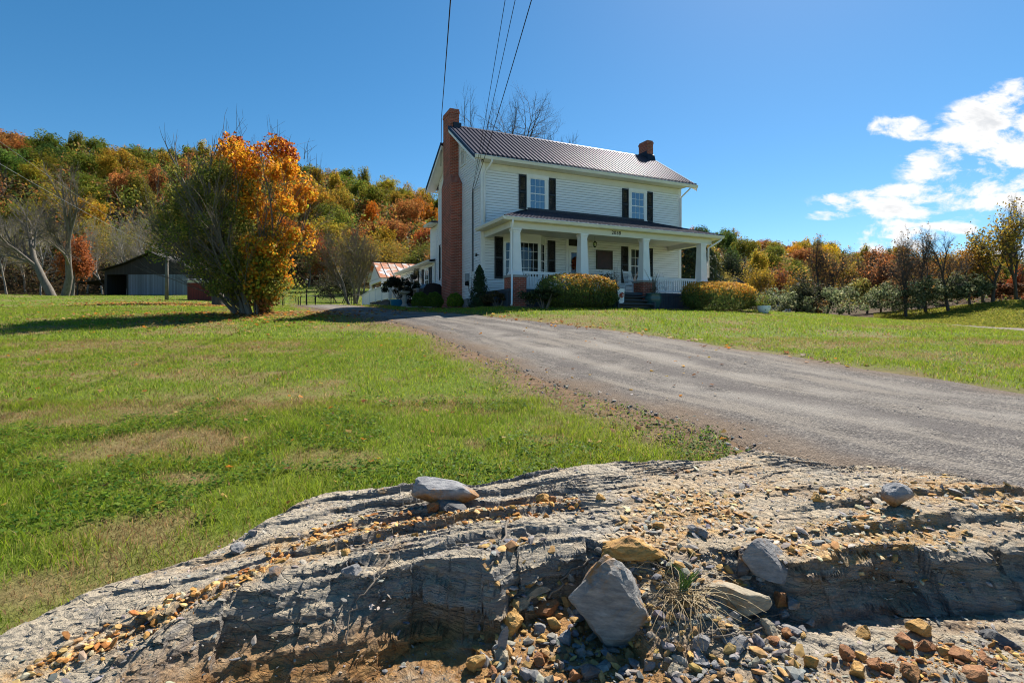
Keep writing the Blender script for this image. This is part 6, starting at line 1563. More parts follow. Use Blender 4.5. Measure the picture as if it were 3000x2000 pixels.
# wing lantern and bracket
wl = hthing('hanging_basket', -.40, 10.05, 'dark hanging basket on a bracket beside the wing door', 'hanging basket', z=2.75)
m = MB(); m.tube([(.40, 0, .62), (0, 0, .62), (0, 0, .25)], .012, 6); m.tube([(.38, 0, .3), (.05, 0, .62)], .010, 5); m.build('bracket', M['blackmetal'], wl)
m = MB(); m.lathe((0, 0, 0), [(.10, -.02), (.2, .14), (.21, .16)], 14); m.build('basket', M['blackmetal'], wl)
P = RNG.normal(size=(420, 3))*np.array([.17, .17, .12])+np.array([0, 0, .2]); foliage('leaves', P, rdir(420), np.full(420, .08), palette(420, [(.03, .035, .02), (.06, .055, .03)]), M['leaf'], wl, 'quad', .5)
# deck with white railing
dk = hthing('deck', -2.2, 8.8, 'raised grey deck with white board railing beside the wing', 'deck')
dz = dk.location[2]; L_ = lambda z: z-dz
m = MB(); m.box(-.02, 2.17, -.02, 6.1, L_(1.36), L_(1.46)); m.build('floor', M['deckgrey'], dk)
m = MB()
for k in range(5): m.box(0, .03, .0, 6.05, L_(.5)+k*.17, L_(.5)+k*.17+.16)
m.box(.03, 2.1, 0, .03, L_(.5), L_(1.35)); m.build('skirt', M['deckgrey'], dk)
def board_rail(pts):
    m = MB()
    for p, q, za, zb_, ta, tb in pts:
        Lg = math.hypot(q[0]-p[0], q[1]-p[1]); n = max(2, int(Lg/.15)); dx, dy = (q[0]-p[0])/Lg, (q[1]-p[1])/Lg
        for i in range(n):
            u0, u1 = (i+.04)/n, (i+.96)/n; P0 = (p[0]+dx*Lg*u0, p[1]+dy*Lg*u0); P1 = (p[0]+dx*Lg*u1, p[1]+dy*Lg*u1); um = (u0+u1)/2
            zl, zh = za+(zb_-za)*um, ta+(tb-ta)*um; nx, ny = -dy*.012, dx*.012
            m.hexa([(P0[0]-nx, P0[1]-ny, zl), (P1[0]-nx, P1[1]-ny, zl), (P1[0]+nx, P1[1]+ny, zl), (P0[0]+nx, P0[1]+ny, zl)], [(P0[0]-nx, P0[1]-ny, zh), (P1[0]-nx, P1[1]-ny, zh), (P1[0]+nx, P1[1]+ny, zh), (P0[0]+nx, P0[1]+ny, zh)])
        m.bar((*p, ta+.03), (*q, tb+.03), .12, .05)
    return m
board_rail([((0, 0), (0, 6.0), L_(1.48), L_(1.48), L_(2.24), L_(2.24)), ((.03, 0), (2.1, 0), L_(1.48), L_(1.48), L_(2.24), L_(2.24))]).build('railing', M['white'], dk)
board_rail([((0, 6.1), (-.05, 9.0), L_(.9), L_(.9), L_(2.24), L_(2.02))]).build('ramp_fence', M['white'], dk)
m = MB()
for p in ((0, 0), (0, 2.0), (0, 4.0), (0, 6.05)): m.box(p[0]-.05, p[0]+.05, p[1]-.05, p[1]+.05, L_(1.40), L_(2.36))
m.build('post', M['white'], dk)
# open pavilion with the rusty tin roof
pv = hthing('pavilion', -.78, 20.5, 'open white garden shelter with a rusty tin roof behind the wing', 'shelter')
pz = pv.location[2]; Z_ = lambda z: z-pz
eF, eR, rB = -2.7, 2.6, .1
m = MB()
for (b0, z0), (b1, z1) in (((eF, 3.42), (rB, 4.86)), ((rB, 4.86), (eR, 3.42))):
    m.slab([(-.25, b0, Z_(z0)), (6.3, b0, Z_(z0)), (6.3, b1, Z_(z1)), (-.25, b1, Z_(z1))], (0, 0, .03))
pr_ = m.build('roof', M['rust'], pv)
m = MB(); a_ = -.2
while a_ < 6.3:
    m.bar((a_, eF, Z_(3.46)), (a_, rB, Z_(4.90)), .035, .03); a_ += .55
m.bar((-.25, rB, Z_(4.9)), (6.3, rB, Z_(4.9)), .16, .03); m.build('roof_seams', M['blackmetal'], pr_)
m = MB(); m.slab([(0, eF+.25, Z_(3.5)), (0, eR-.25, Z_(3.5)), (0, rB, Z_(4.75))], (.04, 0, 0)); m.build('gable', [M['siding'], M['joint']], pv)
m = MB()
for i in range(9):
    z = 3.55+i*.13; t = (z-3.5)/1.25; m.box(-.022, -.003, eF+.3+(rB-eF-.3)*t, eR-.3-(eR-.3-rB)*t, Z_(z), Z_(z+.115))
m.box(-.05, .1, eF+.15, eR-.15, Z_(3.20), Z_(3.45)); m.box(.1, 6.1, eF+.15, eF+.3, Z_(3.20), Z_(3.42)); m.build('beam', M['white'], pv)
for p in ((.05, eF+.25), (.05, eR-.3), (6.0, eF+.25), (6.0, eR-.3)):
    m = MB(); m.box(p[0]-.09, p[0]+.09, p[1]-.09, p[1]+.09, -.3, Z_(3.22)); m.build('post', M['white'], pv)
# lamp post
lp = empty('lamp_post', hp(898, 40), 0, 'black lamp post with a glass lantern beside the driveway gate', 'lamp post')
m = MB(); m.lathe((0, 0, 0), [(.09, -.3), (.09, .3), (.055, .36), (.05, 1.95), (.07, 1.98), (.03, 2.02)], 10); m.build('post', M['blackmetal'], lp, True)
m = MB(); m.lathe((0, 0, 0), [(.05, 2.02), (.08, 2.05), (.12, 2.28), (.12, 2.29)], 6); m.build('lantern_glass', M['glass'], lp)
m = MB(); m.lathe((0, 0, 0), [(.16, 2.29), (.09, 2.37), (.02, 2.43)], 6); m.build('lantern_cap', M['blackmetal'], lp)
# chain link fence with gate posts
fe = empty('chain_link_fence', hp(940, 46), 0, 'black chain link fence with gate posts across the end of the driveway', 'fence')
fo = Vector(fe.location)
runs = [[(775, 44), (828, 44), (832, 44), (874, 43), (880, 43), (925, 45), (970, 48), (1018, 50), (1065, 52), (1110, 55)], [(800, 58), (866, 58), (923, 58), (978, 56), (1030, 56)]]
posts, wires = MB(), []
for ri, run in enumerate(runs):
    m = MB()
    pp_ = [Vector(hp(*q))-fo for q in run]
    for q in pp_: posts.tube([(q.x, q.y, q.z-.2), (q.x, q.y, q.z+1.12)], .035 if ri == 0 else .028, 6)
    for p, q in zip(pp_[:-1], pp_[1:]):
        m.tube([(p.x, p.y, p.z+1.08), (q.x, q.y, q.z+1.08)], .022, 5)
        L = (q-p).length; n = int(L/.16)
        for i in range(n):
            for s in (0, 1):
                u0, u1 = i/n, min(1, i/n+.9/L); a_, b_ = p.lerp(q, u0), p.lerp(q, u1)
                wires.append(([(a_.x, a_.y, a_.z+(.08 if s == 0 else 1.06)), (b_.x, b_.y, b_.z+(1.06 if s == 0 else .08))], [.0035, .0035]))
    m.build('top_rail', M['blackmetal'], fe)
posts.build('posts', M['blackmetal'], fe); fe.children[-1].name = 'post_row'
tubes('wire_mesh', wires, M['blackmetal'], 3, fe)
# barn
bx = hp(420, 72); bn = empty('barn', (bx[0], bx[1], bx[2]), -.05, 'old grey plank barn with an open dark bay under a low gable', 'barn')
W1, W2, Dp, EH = -5.4, 6.2, 9, 3.55
m = MB(); m.box(-2.1, W2, 0, .12, -.3, 3.05); m.build('front_wall', M['barnwood'], bn)
m = MB(); m.slab([(W1, 0, EH-.5), (W2, 0, EH-.5), (W2, 0, EH+.3), (1.2, 0, 6.2), (-2.4, 0, 4.6), (W1, 0, 3.7)], (0, .1, 0)); m.build('gable', M['barndark'], bn)
m = MB(); m.box(W1, W1+.12, .1, Dp, -.3, 3.6); m.box(W2-.12, W2, .12, Dp, -.3, 3.8); m.box(W1+.12, W2-.12, Dp-.12, Dp, -.3, 4.2); m.build('back_walls', M['barndark'], bn)
m = MB(); m.slab([(W1-.5, -.5, 3.62), (-2.4, -.5, 4.72), (-2.4, Dp+.3, 4.72), (W1-.5, Dp+.3, 3.62)], (0, 0, .07)); m.slab([(-2.4, -.5, 4.72), (1.2, -.5, 6.35), (1.2, Dp+.3, 6.35), (-2.4, Dp+.3, 4.72)], (0, 0, .07))
m.slab([(1.2, -.5, 6.35), (W2+.5, -.5, 3.75), (W2+.5, Dp+.3, 3.75), (1.2, Dp+.3, 6.35)], (0, 0, .07)); m.build('roof', M['barndark'], bn)
m = MB(); m.box(W1, W1+.35, -.05, .12, -.3, 3.1); m.box(-2.3, -2.1, -.05, .12, -.3, 3.1); m.build('bay_posts', M['barndark'], bn)
m = MB(); m.slab([(W1-5.2, 1, 1.9), (W1, 1, 2.55), (W1, 7, 2.55), (W1-5.2, 7, 1.9)], (0, 0, .06)); m.bar((W1-4.8, 1.1, 1.95), (W1-4.8, 1.1, -.3), .14); m.bar((W1-1.6, 1.05, 2.2), (W1-.1, 1.05, .6), .1); m.build('lean_to', M['barndark'], bn)
m = MB(); m.box(-4.0, -3.3, 2.0, 3.5, 0, 1.1); m.box(-3.8, -3.4, 1.9, 2.0, .7, .9); m.tube([(-3.6, 1.8, 1.1), (-3.6, 1.8, 1.9)], .04, 6); m.build('stored_machine', M['grey'], bn)
# red shed
bn.scale = (1, 1, .9)
rs = empty('red_shed', hp(618, 53), -.04, 'low red plank shed with a pale tin roof behind the shade tree', 'shed')
m = MB(); m.box(-2.4, 2.5, 0, 3, -.3, 1.75); m.build('walls', M['redwood'], rs)
m = MB(); m.slab([(-2.8, -.4, 2.0), (2.9, -.4, 2.0), (2.9, 3.3, 2.35), (-2.8, 3.3, 2.35)], (0, 0, .06)); m.build('roof', M['grey'], rs)
m = MB(); m.box(-2.4, 2.5, -.02, .1, 1.75, 1.98); m.build('fascia', M['cream'], rs)
m = MB(); m.box(1.35, 2.2, -.05, -.002, -.1, 1.6); m.build('door', M['barndark'], rs)
# utility pole and wires
up = empty('utility_pole', hp(488, 50), 0, 'weathered pale wooden utility pole in front of the barn', 'utility pole')
m = MB(); m.tube([(0, 0, -.3), (.05, 0, 4.6)], [.17, .12], 10); m.build('pole', M['bark'], up, True)
m = MB(); m.bar((-.3, -.05, 4.2), (.4, -.05, 4.2), .09); m.build('crossarm', M['bark'], up)
def wire(name, pts, r, label, mat='blackmetal', sag=0.0, n=24):
    P = [Vector(p) for p in pts]; out = []
    for p, q in zip(P[:-1], P[1:]):
        for i in range(n):
            u = i/n; w = p.lerp(q, u); w.z -= sag*4*u*(1-u); out.append(w)
    out.append(P[-1]); m = MB(); m.tube(out, r, 5); o = m.build(name, M[mat], None, True); return tag(o, label, 'cable', 'overhead cables')
ul = up.location
wire('overhead_wire', [(ul.x, ul.y, ul.z+4.3), at(-160, 385, 30)], .010, 'pale upper wire running left from the utility pole', 'grey', .25)
wire('overhead_wire', [(ul.x+.35, ul.y, ul.z+4.2), at(-160, 300, 26)], .006, 'thin higher wire running left from the utility pole over the forked tree', 'grey', .25)
br_ = Vector(hw(-.08, .95, 6.10))
wire('service_cable', [br_, at(1485, -30, 12.0), (1.0, -8, 9.2)], .008, 'leftmost of the three cables meeting at the house corner', sag=.12)
wire('service_cable', [br_+Vector((0, 0, -.05)), at(1516, -30, 11.6), (1.6, -8, 9.0)], .008, 'middle one of the three cables meeting at the house corner', sag=.10)
wire('service_cable', [Vector(hw(-.05, .75, 6.12)), at(1566, -30, 11.0), (2.4, -8, 8.8)], .011, 'rightmost thick cable of the three meeting at the house corner', sag=.10)
wire('service_cable', [Vector(hw(-.52, 4.3, 8.0)), Vector(hw(-.52, 4.2, 10.5)), at(1322, -30, 12.0), (-3, -8, 9.2)], .017, 'thick twisted cable rising from behind the tall brick chimney', sag=.06)
# bowl planter with shrubs on the lawn
bwl = hp(2238, 24); bo = empty('bowl_planter', bwl, 0, 'round white bowl planter on the lawn near the crest', 'planter')
m = MB(); m.lathe((0, 0, 0), [(.14, -.03), (.17, .0), (.26, .14), (.28, .24), (.265, .31), (.27, .33), (.23, .33), (.22, .27)], 26); m.build('bowl', M['white'], bo, True)
m = MB(); m.lathe((0, 0, 0), [(.225, .27), (.21, .30)], 18); m.build('soil', M['soil'], bo)
P = RNG.normal(size=(420, 3))*np.array([.20, .15, .16])+np.array([0, 0, .58]); foliage('leaves', P, rdir(420), np.full(420, .085), palette(420, [(.30, .32, .04), (.20, .25, .03), (.06, .08, .03), (.2, .12, .04)]), M['leaf'], bo, 'quad', .5)
m = MB()
for k in range(9): m.tube([(0, 0, .28), (.2*math.cos(k*.7), .15*math.sin(k*.7), .62)], .007, 4)
m.build('stems', M['twig'], bo)
x, y = bwl[0]-.05, bwl[1]+.62; blob_thing('ball_shrub', (x, y, gz(x, y)), 'round clipped green shrub right behind the white bowl planter', .55, .5, .25, [(.17, .26, .03), (.07, .11, .02), (.10, .15, .02)], 2400, .07)
# neighbours' house beyond the trees on the right
M['shingle'] = plain('grey_shingles', (.27, .26, .26), (.20, .19, .19), 3, .8)
M['paleblue'] = plain('grey_green_siding', (.22, .26, .25), (.18, .21, .21), 2, .7)
M['teal2'] = plain('teal_trim', (.06, .22, .24), (.04, .16, .18), 2, .6)
nh = empty('neighbour_house', hp(2222, 84), 1.12, 'distant grey green house with a grey hipped roof among the trees', 'house')
def gable_house(root, x0, x1, y0, y1, ez, rz_, wall, over=.4):
    m = MB(); m.box(x0, x1, y0, y1, -1.5, ez); ym = (y0+y1)/2; m.slab([(x0, y0, ez), (x0, y1, ez), (x0, ym, rz_-.1)], (x1-x0, 0, 0)); w = m.build('walls', M[wall], root)
    m = MB(); m.slab([(x0-over, y0-over, ez-.1), (x1+over, y0-over, ez-.1), (x1+over-1.6*(over > .45), ym, rz_), (x0-over, ym, rz_)], (0, 0, .12)); m.slab([(x0-over, ym, rz_), (x1+over-1.6*(over > .45), ym, rz_), (x1+over, y1+over, ez-.1), (x0-over, y1+over, ez-.1)], (0, 0, .12))
    if over > .45: m.slab([(x1+over, y0-over, ez-.1), (x1+over, y1+over, ez-.1), (x1+over-1.6, ym, rz_)], (0, 0, .12))
    m.build('roof', M['shingle'], root)
gable_house(nh, -3.6, 2.3, 0, 6, 2.9, 5.9, 'paleblue', .5)
for x0 in (-2.6, -1.0, .9):
    m = MB(); m.box(x0, x0+.9, -.06, -.003, 1.2, 2.5); w = m.build('window', M['teal2'], nh); m = MB(); m.box(x0+.1, x0+.8, -.08, -.062, 1.3, 2.4); m.build('pane', M['glass'], w)
ng = empty('neighbour_garage', hp(2312, 80), .95, 'distant small white garage with a grey roof right of the grey green house', 'garage')
gable_house(ng, -2.0, 2.0, 0, 4, 1.5, 3.3, 'white', .4)
m = MB(); m.box(-1.2, 1.2, -.06, -.004, -.5, 1.2); m.build('door', M['grey'], ng)
# ------------------------------------------------------------------ loose stones on the rock bank
def mk_stone(name, c1, c2, c3, under=None):
    m, nt, out = newmat(name); n = N(nt)
    co = n('NewGeometry').outputs['Position']; ob = n('TexCoord').outputs['Object']
    st = n.stretch(co, (1.5, 1.5, 5))
    c = n.ramp(n.noise(st, 9, 7, .7), [(.3, c1), (.52, c2), (.72, c3)]).outputs[0]
    c = n.mix(n('MapRange', {'Value': n.noise(co, 6.5, 5, .65), 'From Min': .54, 'From Max': .66}).outputs[0], c, (.32, .165, .055))
    if under:
        z = n('SeparateXYZ', {0: ob}).outputs[2]
        f = n('MapRange', {'Value': n.math('ADD', z, n.math('MULTIPLY', n.noise(co, 16, 4), .06)), 'From Min': under+.05, 'From Max': under}).outputs[0]
        c = n.mix(f, c, n.ramp(n.noise(co, 25, 5), [(.3, (.16, .07, .02)), (.7, (.38, .21, .08))]).outputs[0])
    b = n('BsdfPrincipled', {'Base Color': c, 'Roughness': .8, 'Specular IOR Level': .35})
    bp = n('Bump', {'Height': n.math('ADD', n.noise(st, 22, 7, .72), n.math('MULTIPLY', n.noise(co, 8, 4), .7)), 'Strength': .8, 'Distance': .015})
    nt.links.new(bp.outputs[0], b.inputs['Normal']); nt.links.new(b.outputs[0], out.inputs[0]); return m
SM = {'grey': mk_stone('grey_stone', (.13, .13, .14), (.23, .225, .225), (.34, .33, .32)),
      'grey2': mk_stone('grey_stone_soiled', (.15, .15, .165), (.25, .25, .26), (.36, .36, .36), .06),
      'slate': mk_stone('slate_stone', (.13, .13, .135), (.245, .24, .23), (.39, .37, .335)),
      'tan': mk_stone('tan_stone', (.20, .17, .13), (.33, .28, .20), (.42, .36, .26)),
      'ochre': mk_stone('ochre_stone', (.30, .15, .035), (.47, .27, .08), (.55, .38, .17)),
      'rust': mk_stone('rusty_stone', (.17, .065, .025), (.28, .125, .05), (.38, .2, .09)),
      'dark': mk_stone('dark_stone', (.055, .055, .06), (.10, .10, .105), (.17, .165, .16))}
from mathutils.bvhtree import BVHTree
import bmesh
def ico(sub=3):
    b = bmesh.new(); bmesh.ops.create_icosphere(b, subdivisions=sub, radius=1); me = bpy.data.meshes.new('i'); b.to_mesh(me); b.free()
    V = np.array([v.co[:] for v in me.vertices]); Fc = np.array([p.vertices[:] for p in me.polygons]); bpy.data.meshes.remove(me); return V, Fc
IV, IF = ico(4); IV2, IF2 = ico(1)
def stone_shape(V, seed, cuts=11, flat=1.0, rough=.05, dd=(.36, .66)):
    g = np.random.default_rng(seed); P = V.copy()
    for i in range(cuts):
        n = g.normal(size=3); n[2] *= flat; n /= np.linalg.norm(n); d = g.uniform(*dd)
        s = P @ n-d; P = P-np.outer(np.maximum(0, s), n)*.97
    P = P+V*(rough*(fbm(V[:, 0]*2.3+seed, V[:, 1]*2.3+V[:, 2]*1.9, seed, 4)-.5)*2)[:, None]
    P = P+V*(rough*.5*(fbm(V[:, 0]*7+seed, V[:, 1]*7+V[:, 2]*6, seed+5, 3)-.5)*2)[:, None]
    P -= (P.max(0)+P.min(0))/2; P /= (P.max(0)-P.min(0)); return P   # unit box
STONES = []
def stone(px, py, wpx, hr, dr, kind, label, seed, rz=0.0, tilt=(0, 0), cuts=11, flat=1.0, bury=.15, name='stone', rough=.05, dd=(.44, .74)):
    """px,py: foot of the stone; wpx its width there in photograph pixels"""
    x, y, z = hit(px, py); w = wpx/F*y
    P = stone_shape(IV, seed, cuts, flat, rough, dd)*np.array([w, w*dr, w*hr])
    R = np.array((Matrix.Rotation(rz, 3, 'Z') @ Matrix.Rotation(tilt[0], 3, 'X') @ Matrix.Rotation(tilt[1], 3, 'Y')))
    P = P @ R.T; P[:, 2] -= P[:, 2].min(); hgt = P[:, 2].max(); P[:, 2] -= hgt*bury
    o = npmesh(name, P, IF, SM[kind], smooth=False); o.location = (x, y+w*dr*.35, z)
    tag(o, label, 'stone'); STONES.append((px, py, kind, o)); return o
stone(1300, 1478, 205, .40, .62, 'grey2', 'pale grey block with rusty underside standing on the crest next to the grass', 901, .15, cuts=12, flat=1.4, bury=.14, name='boulder')
stone(1318, 1502, 100, .34, .6, 'dark', 'dark flat slab leaning below the pale grey block on the crest', 902, -.2, (.2, .1), bury=.1)
stone(1808, 1905, 285, .95, .8, 'slate', 'big leaning slate grey boulder with ochre stains in the gully', 931, .5, (-.15, .35), cuts=16, bury=.12, name='boulder', rough=.09, dd=(.5, .8))
stone(2258, 1712, 155, .80, .75, 'grey', 'upright grey block at the left end of the right hand ledge', 904, .1, (0, .05), cuts=14, bury=.08, name='boulder')
stone(2188, 1692, 62, 1.35, .8, 'dark', 'narrow dark stone wedged beside the upright grey block', 905, .3, bury=.1)
stone(2182, 1822, 178, .58, .7, 'tan', 'tan flat topped block lying below the upright grey block', 906, -.15, cuts=14, bury=.06, name='boulder')
stone(2640, 1490, 78, .92, .8, 'grey2', 'small upright stone with pale top standing on the rubble terrace', 907, .2, cuts=12, bury=.03)
stone(1862, 1652, 205, .52, .6, 'ochre', 'crumbly yellow ochre lump above the gully', 908, .1, (.15, 0), rough=.16, cuts=7, bury=.25, name='boulder')
stone(1512, 1792, 92, .26, .5, 'tan', 'pale flat chip resting in the gully left of the big boulder', 910, .5, (.2, -.25))
stone(1572, 1752, 96, .36, .6, 'tan', 'pale chip in the shade under the dark face', 911, .2, (.1, .1))
stone(1598, 1812, 88, .45, .6, 'rust', 'brownish slanting slab left of the big leaning boulder', 912, .6, (.2, -.5))
stone(1473, 1920, 30, 3.0, .8, 'grey', 'thin upright grey splinter at the corner of the dark face', 913, 0, (0, .08), bury=.1)
stone(1506, 1868, 66, 1.25, .8, 'ochre', 'ochre crumbling stone right of the thin grey splinter', 914, .2, rough=.12)
lst = [(2540, 1868, 56, .72, 'ochre'), (2384, 1958, 42, 1.05, 'ochre'), (2522, 1988, 50, .95, 'ochre'), (2712, 1865, 90, .62, 'ochre'), (2664, 1900, 66, .66, 'rust'), (2728, 1912, 66, .66, 'rust'), (2772, 1922, 46, .55, 'ochre'),
       (2492, 1934, 48, .9, 'rust'), (2530, 1936, 36, .8, 'ochre'), (2570, 1962, 60, .6, 'rust'), (2612, 1968, 44, .6, 'rust'), (2832, 1938, 66, .5, 'rust'), (2905, 1945, 48, .5, 'rust'), (2686, 1996, 74, .6, 'rust'), (2872, 1996, 66, .6, 'rust'),
       (2448, 1938, 24, .9, 'rust'), (2620, 1912, 26, .6, 'rust'), (2955, 1890, 90, .35, 'dark'), (2905, 1870, 52, .5, 'dark'), (2270, 1888, 58, .36, 'rust'), (2313, 1874, 40, .8, 'rust'), (2354, 1868, 28, .6, 'ochre'), (2262, 1872, 68, .9, 'tan'),
       (2294, 1772, 52, .95, 'rust'), (2330, 1780, 46, .6, 'grey'), (2300, 1806, 46, .5, 'grey'), (2378, 1832, 44, .5, 'grey'), (2350, 1850, 34, .5, 'grey'), (2062, 1912, 62, .8, 'grey'), (2166, 1912, 84, .5, 'grey'), (2330, 1858, 60, .3, 'grey'),
       (2403, 1470, 40, .8, 'ochre'), (2414, 1446, 30, .8, 'ochre'), (2542, 1484, 26, .9, 'grey'), (2050, 1570, 60, .6, 'grey'), (2805, 1452, 46, .5, 'grey'), (1388, 1972, 58, 1.1, 'ochre'), (1470, 1945, 54, .9, 'tan'), (1582, 1860, 40, .9, 'grey'),
       (1592, 1885, 40, .7, 'ochre'), (1622, 1842, 46, .85, 'ochre'), (1578, 1950, 44, .9, 'rust'), (1653, 1886, 56, .6, 'grey'), (1733, 1992, 70, .7, 'dark'), (1686, 1998, 52, .7, 'rust'), (1932, 1552, 36, .75, 'ochre'), (1596, 1474, 54, .62, 'ochre'),
       (1620, 1474, 34, .8, 'rust'), (1762, 1468, 32, .85, 'ochre'), (1268, 1500, 46, .8, 'rust'), (1026, 1690, 66, .62, 'grey'), (1014, 1628, 34, .8, 'ochre'), (1260, 1664, 56, .3, 'tan'), (1118, 1446, 30, .6, 'tan'), (1540, 1990, 40, .8, 'grey'),
       (1985, 1975, 60, .5, 'tan'), (1905, 1960, 50, .6, 'grey'), (1440, 1985, 40, .8, 'rust'), (2105, 1960, 40, .5, 'grey'), (1700, 1925, 34, .8, 'grey'), (1640, 1960, 36, .8, 'grey'), (800, 1685, 50, .4, 'dark'), (690, 1620, 60, .5, 'grey'), (735, 1570, 36, .6, 'grey')]
reg = lambda px, py: ('the pale shelf at the lower right' if px > 2390 and py > 1800 else 'the foot of the right ledge' if px > 2000 and py > 1700 else 'the rubble terrace' if px > 1900 else 'the gully floor' if py > 1700 else 'the bedded crest') if px > 1340 else 'the left rock slope'
grp = {}
for q in lst: grp.setdefault((q[4], reg(q[0], q[1])), []).append(q)
kn = {'grey': 'grey', 'ochre': 'yellow ochre', 'rust': 'rusty brown', 'dark': 'dark', 'tan': 'pale tan', 'grey2': 'grey'}
sd = 1000
for (kind, rg), L in grp.items():
    L.sort()
    for i, (px, py, w, hr, _) in enumerate(L):
        wh = f'{ORD[i]} from left' if len(L) > 1 else 'only one'
        stone(px, py, w, hr, RNG.uniform(.6, .95), kind, f'{kn[kind]} stone on {rg}, {wh}', sd, RNG.uniform(0, 3), (RNG.uniform(-.2, .2), RNG.uniform(-.2, .2)), cuts=int(RNG.integers(9, 16)), bury=.22, rough=.10)['group'] = f'{kn[kind]} stones on {rg}'
        sd += 1
# shale chips and crumbs: nobody could count them
def chips(name, n, fn, smin, smax, cols, label, seed, flat=.4, hz=None):
    g = np.random.default_rng(seed); x, y = fn(g, n); r = rock(x, y); gr_ = ground(x, y)
    ok = (r > gr_-.03) if hz is None else np.ones(len(x), bool)
    x, y = x[ok], y[ok]; z = np.maximum(r[ok], gr_[ok]) if hz is None else hz(x, y); m = len(x)
    s = smin+(smax-smin)*g.random(m)**5
    sh = [stone_shape(IV2, 50+i, 5, 1.0, .25) for i in range(12)]; B = np.stack(sh)[g.integers(0, 12, m)]
    sc = np.c_[s*g.uniform(.9, 1.6, m), s*g.uniform(.4, .95, m), s*g.uniform(flat*.35, flat*1.2, m)]
    B = B*sc[:, None, :]; a = g.uniform(0, 2*PI, m); t = g.normal(size=m)*.35
    c, si = np.cos(a)[:, None], np.sin(a)[:, None]; ct, s_t = np.cos(t)[:, None], np.sin(t)[:, None]
    X = B[:, :, 0]*ct+B[:, :, 2]*s_t; Zz = -B[:, :, 0]*s_t+B[:, :, 2]*ct
    V = np.stack([X*c-B[:, :, 1]*si+x[:, None], X*si+B[:, :, 1]*c+y[:, None], Zz+z[:, None]+s[:, None]*flat*.25], -1).reshape(-1, 3)
    k = len(IV2); Fc = (np.arange(m)[:, None, None]*k+IF2[None]).reshape(-1, 3)
    o = npmesh(name, V, Fc, M['chip'], attrs={'Col': ('FLOAT_COLOR', 'POINT', np.repeat(palette(m, cols, None, .3), k, 0))})
    return tag(o, label, 'rubble', kind='stuff')
def mk_chip():
    m, nt, out = newmat('stone_chips'); n = N(nt)
    c = n('Attribute', attribute_name='Col').outputs['Color']
    c = n.mix(1.0, c, n.ramp(n.noise(n('NewGeometry').outputs['Position'], 60, 4), [(.3, (.6, .6, .6)), (.7, (1.2, 1.2, 1.2))]).outputs[0], 'MULTIPLY')
    b = n('BsdfPrincipled', {'Base Color': c, 'Roughness': .85, 'Specular IOR Level': .25}); nt.links.new(b.outputs[0], out.inputs[0]); return m
M['chip'] = mk_chip()
OC = [(.50, .31, .12), (.56, .42, .23), (.42, .22, .07), (.50, .42, .29), (.42, .37, .30), (.28, .26, .24)]
def terrace(g, n):
    x = g.uniform(-.1, 3.6, 4*n); y = g.uniform(2.35, 4.2, 4*n)
    w = sstep(.35, .8, x-.25*(y-2.6))*sstep(2.4, 2.6, y)*(.04+.96*sstep(.38, .62, fbm(x*2, y*2, 141, 3))); w *= sstep(3.5, 3.1, y)*.9+.1; w *= 1-.7*sstep(1.9, 2.4, x)
    k = g.random(4*n) < w*.5; return x[k][:n], y[k][:n]
chips('rubble_chips', 11000, terrace, .005, .05, OC, 'golden and grey shale chips covering the rubble terrace', 11, .42)
def seam(g, n):
    x = g.uniform(-1.75, .4, n); return x, np.where(x > -.95, 3.05+.28*x, 2.35+.75*(x+1.2)+.25*sstep(-1.2, -1.0, x))+g.normal(size=n)*.10*(.4+1.2*vnoise(x*3, 0*x, 5))
chips('rubble_chips', 2600, seam, .004, .045, [(.48, .25, .07), (.52, .34, .14), (.36, .15, .04), (.40, .32, .22)], 'orange crumbs lying in a seam along the left rock slope', 12, .6)
def gully(g, n): return g.uniform(-.15, 1.15, n), g.uniform(1.9, 2.62, n)
chips('rubble_chips', 2800, gully, .005, .06, [(.15, .15, .16), (.24, .23, .22), (.34, .20, .08), (.28, .25, .21), (.42, .26, .09)], 'broken grey and brown stones on the gully floor', 13, .6)
def shelf(g, n):
    cx_, cy_ = [1.35, 1.6, 1.75, 1.9, 1.5, 2.1], [1.98, 2.0, 2.08, 2.0, 1.9, 1.95]; k = g.integers(0, 6, n); return np.array(cx_)[k]+g.normal(size=n)*.13, np.array(cy_)[k]+g.normal(size=n)*.07
chips('rubble_chips', 650, shelf, .008, .035, [(.40, .19, .05), (.46, .28, .09), (.28, .12, .05)], 'rust coloured crumbs in pockets of the lower right shelf', 14, .6)
def anyrock(g, n): return g.uniform(-2, 3.5, n), g.uniform(1.7, 4.1, n)
chips('rubble_chips', 9000, anyrock, .006, .032, [(.20, .195, .19), (.28, .26, .235), (.36, .31, .25), (.14, .14, .145)], 'small grey shale flakes lying over the whole outcrop', 15, .3)
# coarse stones along the rims of the driveway
def rim(g, n):
    L = np.array(DL); t = g.uniform(.12, .85, n); s = np.linspace(0, 1, len(L)); return np.interp(t, s, L[:, 0])+g.normal(size=n)*.28+.1, np.interp(t, s, L[:, 1])+g.normal(size=n)*.18
chips('loose_gravel', 4200, rim, .006, .045, [(.20, .19, .185), (.30, .28, .26), (.26, .18, .12), (.40, .37, .33)], 'loose gravel and clods along the ragged left rim of the driveway', 16, .7, hz=lambda x, y: TER(x, y)+.01)
def onroad(g, n):
    i = g.integers(30, 250, n); w = g.random(n); P = DLs[i]*(1-w)[:, None]+DRs[i]*w[:, None]; return P[:, 0]+g.normal(size=n)*.1, P[:, 1]+g.normal(size=n)*.1
chips('loose_gravel', 7000, onroad, .006, .024, [(.17, .16, .155), (.25, .235, .22), (.38, .35, .32), (.12, .115, .11)], 'loose grey stones lying on the gravel driveway', 17, .7, hz=lambda x, y: TER(x, y)+.02)
